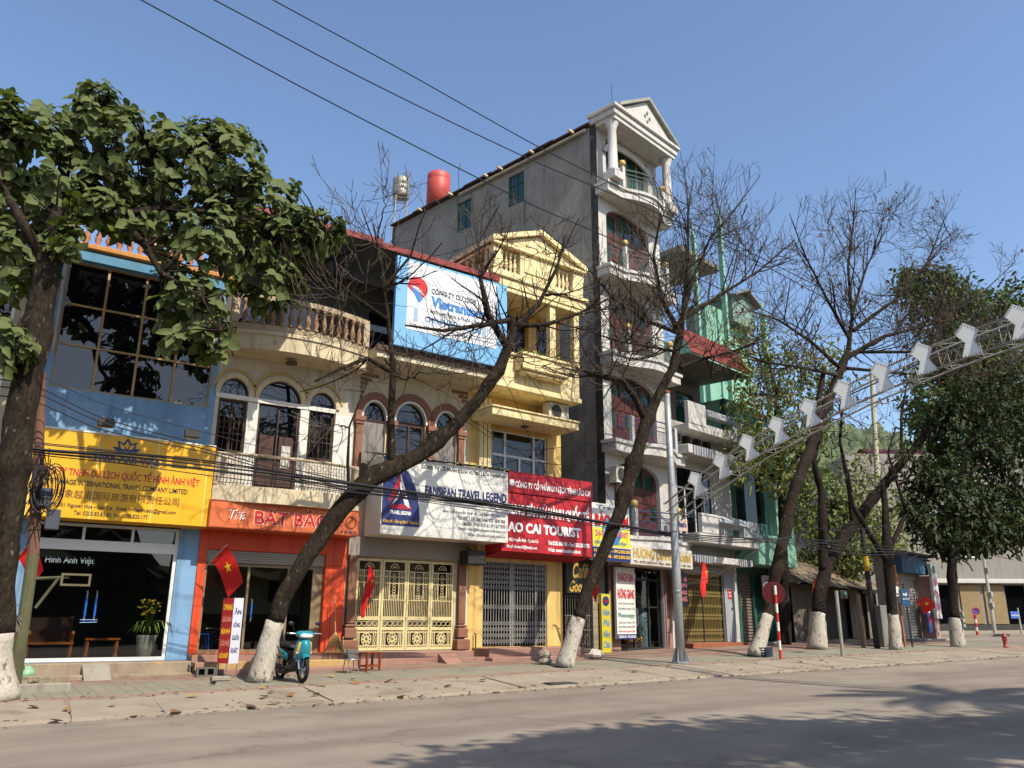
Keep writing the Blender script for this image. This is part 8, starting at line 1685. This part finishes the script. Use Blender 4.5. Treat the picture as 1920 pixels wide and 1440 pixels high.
MB().tube([(-0.42, -0.09, 0.24), (-0.6, -0.13, 0.17), (-0.85, -0.15, 0.2), (-1.45, -0.16, 0.34)], [0.018, 0.02, 0.045, 0.05], 10).build('exhaust', mat('exhaust_dark', '#4a4642', rough=0.4, metal=0.6), sc, smooth=True)
for s_ in (-1, 1): MB().tube([(-1.24, 0.09*s_, RW), (-1.18, 0.12*s_, 0.58)], 0.028, 8).build('shock_absorber', chrome, sc); MB().tube([(-0.7, 0.07*s_, 0.27), (-1.24, 0.07*s_, RW)], 0.022, 6).build('swing_arm', blk, sc)
MB().tube([(-0.62, 0.1, 0.2), (-0.66, 0.26, 0.0)], 0.012, 6).build('side_stand', blk, sc); MB().tube([(-0.5, -0.25, 0.24), (-0.5, 0.25, 0.24)], 0.014, 6).build('foot_peg', blk, sc)
B(0.09, 0.10, -0.09, 0.09, 0.0, 0.0) if False else None
sc.rotation_euler = (R(0), 0, sc.rotation_euler.z)
# ------------------------------------------------------------------ overhead wires and cable bundles
def sagged(pts, n=10):
    out = []
    for a, b in zip(pts, pts[1:]):
        k = max(2, n); out += [a.lerp(b, i/k) - Vector((0, 0, 0.0)) for i in range(k)]
    return out + [pts[-1]]
def smooth_path(pts, n=8):
    pts = [Vector(p) for p in pts]; out = []
    for i in range(len(pts)-1):
        p0, p1, p2, p3 = pts[max(0, i-1)], pts[i], pts[i+1], pts[min(len(pts)-1, i+2)]
        for k in range(n):
            t = k/n; out.append(0.5*((2*p1) + (p2-p0)*t + (2*p0-5*p1+4*p2-p3)*t*t + (3*p1-p0-3*p2+p3)*t**3))
    return out + [pts[-1]]
def wire(pix, Y, r_, label, name='overhead_wire', group='power lines overhead', ext=True):
    pts = [P(u, v, Y) for u, v in pix]
    if ext: pts = [pts[0] + (pts[0]-pts[1])*1.6] + pts
    b = pts[0].copy(); t = MB(b); t.tube(smooth_path(pts), r_, 5); o = t.build(name, cable_m); tag(o, label, 'wire', group); return o
wire([(265, 0), (540, 150), (800, 285), (1000, 385), (1110, 432), (1260, 500), (1420, 575), (1640, 690)], 12.6, 0.012, 'lowest of three power lines crossing the sky from the upper left')
wire([(402, 0), (700, 157), (975, 290), (1115, 350), (1235, 400), (1400, 480), (1640, 610)], 12.9, 0.012, 'middle one of three power lines crossing the sky from the upper left')
wire([(512, 0), (760, 135), (1000, 270), (1180, 360), (1400, 470), (1640, 590)], 13.2, 0.012, 'uppermost of three power lines crossing the sky from the upper left')
bun = thing('cable_bundle', 'thick sagging bundle of black cables running along the shopfront signs', 'cables', (0, 17.6, 3.0))
RNG = np.random.RandomState(5)
for k in range(9):
    o_ = RNG.uniform(-10, 9); yo = 17.62 + RNG.uniform(-0.06, 0.06)
    pix = [(-120, 815+o_), (60, 846+o_*0.8), (230, 862+o_), (405, 882+o_*1.3), (660, 914+o_), (960, 955+o_*0.6), (1268, 1004+o_*0.2)] if k < 6 else [(60, 838+o_), (240, 858+o_), (420, 876+o_), (700, 921+o_), (1000, 962+o_), (1268, 1006)]
    MB((0, 17.6, 3.0)).tube(smooth_path([P(u, v + RNG.uniform(-1.5, 1.5), yo) for u, v in pix]), 0.018 if k < 3 else 0.011, 5).build('cable', cable_m, bun)
for k in range(4): MB((0, 17.6, 3.0)).tube(smooth_path([P(u, v + k*3, 17.6) for u, v in ((1268, 1000), (1370, 1008), (1480, 1010), (1600, 1018 + 4*k), (1700, 1030))]), 0.016, 5).build('cable', cable_m, bun)
up_ = thing('cable_bundle', 'thin upper cables slanting down across the blue house wall', 'cables', (0, 17.9, 4.5))
for k, (a, b, c_, d) in enumerate(((722, 786, 838, 905), (735, 795, 846, 915), (752, 808, 852, 920), (700, 760, 815, 880))): MB((0, 17.9, 4.5)).tube(smooth_path([P(-60, a-14, 17.9), P(60, a, 17.9), P(200, b, 17.9), P(400, c_, 17.9), P(660, d, 17.8), P(960, 950, 17.7)]), 0.013 if k < 3 else 0.008, 5).build('cable', cable_m, up_)
cw = thing('service_cable', 'loose service cables hanging between the yellow house and the tower', 'cables', P(1000, 850, 20.4))
b_ = Vector(cw.location)
for pix in (((905, 640), (960, 740), (1010, 860), (1080, 990)), ((920, 610), (1010, 730), (1100, 860), (1150, 950)), ((860, 780), (960, 840), (1060, 838), (1118, 828)), ((890, 790), (1000, 862), (1080, 870), (1130, 862)), ((1118, 828), (1160, 845), (1190, 900), (1180, 985))): MB(b_).tube(smooth_path([P(u, v, 20.0) for u, v in pix]), 0.011, 4).build('cable', cable_m, cw)
cw = thing('service_cable', 'thin service cables running from the lamp post to the trees at right', 'cables', P(1400, 1000, 17.5)); b_ = Vector(cw.location)
for pix in (((1272, 960), (1360, 975), (1440, 1010), (1500, 1060)), ((1272, 1002), (1390, 1008), (1500, 1022), (1640, 1000)), ((1275, 1100), (1350, 1075), (1440, 1020), (1500, 1000)), ((1500, 985), (1580, 995), (1660, 985))): MB(b_).tube(smooth_path([P(u, v, 17.5) for u, v in pix]), 0.010, 4).build('cable', cable_m, cw)
cw = thing('service_cable', 'cable strung from the kiosk eaves to the dark tree at right', 'cables', P(1740, 1040, 18)); b_ = Vector(cw.location)
for pix in (((1700, 1052), (1740, 1030), (1785, 1005)), ((1690, 1040), (1780, 1025), (1900, 1050))): MB(b_).tube(smooth_path([P(u, v, 18.0) for u, v in pix]), 0.012, 4).build('cable', cable_m, cw)
# shop lamp bulb on a cord under the orange sign
bpy.data.objects.remove(_to); bpy.data.curves.remove(_tc)
# ------------------------------------------------------------------ wooded park on the near side of the street (mirrored in the shop windows)
RNG = np.random.RandomState(91)
m_ = MB(); nx, nz = 150, 16; hv = []
for j in range(nz):
    for i in range(nx):
        x = -60 + 150*i/(nx-1); t_ = j/(nz-1); top_ = 6.2 + 1.6*math.sin(x*0.31) + 1.1*math.sin(x*0.83+1) + RNG.rand()*0.8
        a = t_*math.pi*0.62; hv.append((x + RNG.normal()*0.25, -13.5 - 5.5*(1-math.cos(a)) + RNG.normal()*0.5, -1.9 + 0.0175*x + (top_+0.4)*math.sin(a)))
m_.add(hv, [(j*nx+i, j*nx+i+1, (j+1)*nx+i+1, (j+1)*nx+i) for j in range(nz-1) for i in range(nx-1)])
tag(m_.build('park_woods', mat('park_foliage', '#2f3a20', rough=0.95, var=0.5, scale=0.8, bump=1, bscale=3, fine=0.4)), kind='stuff')
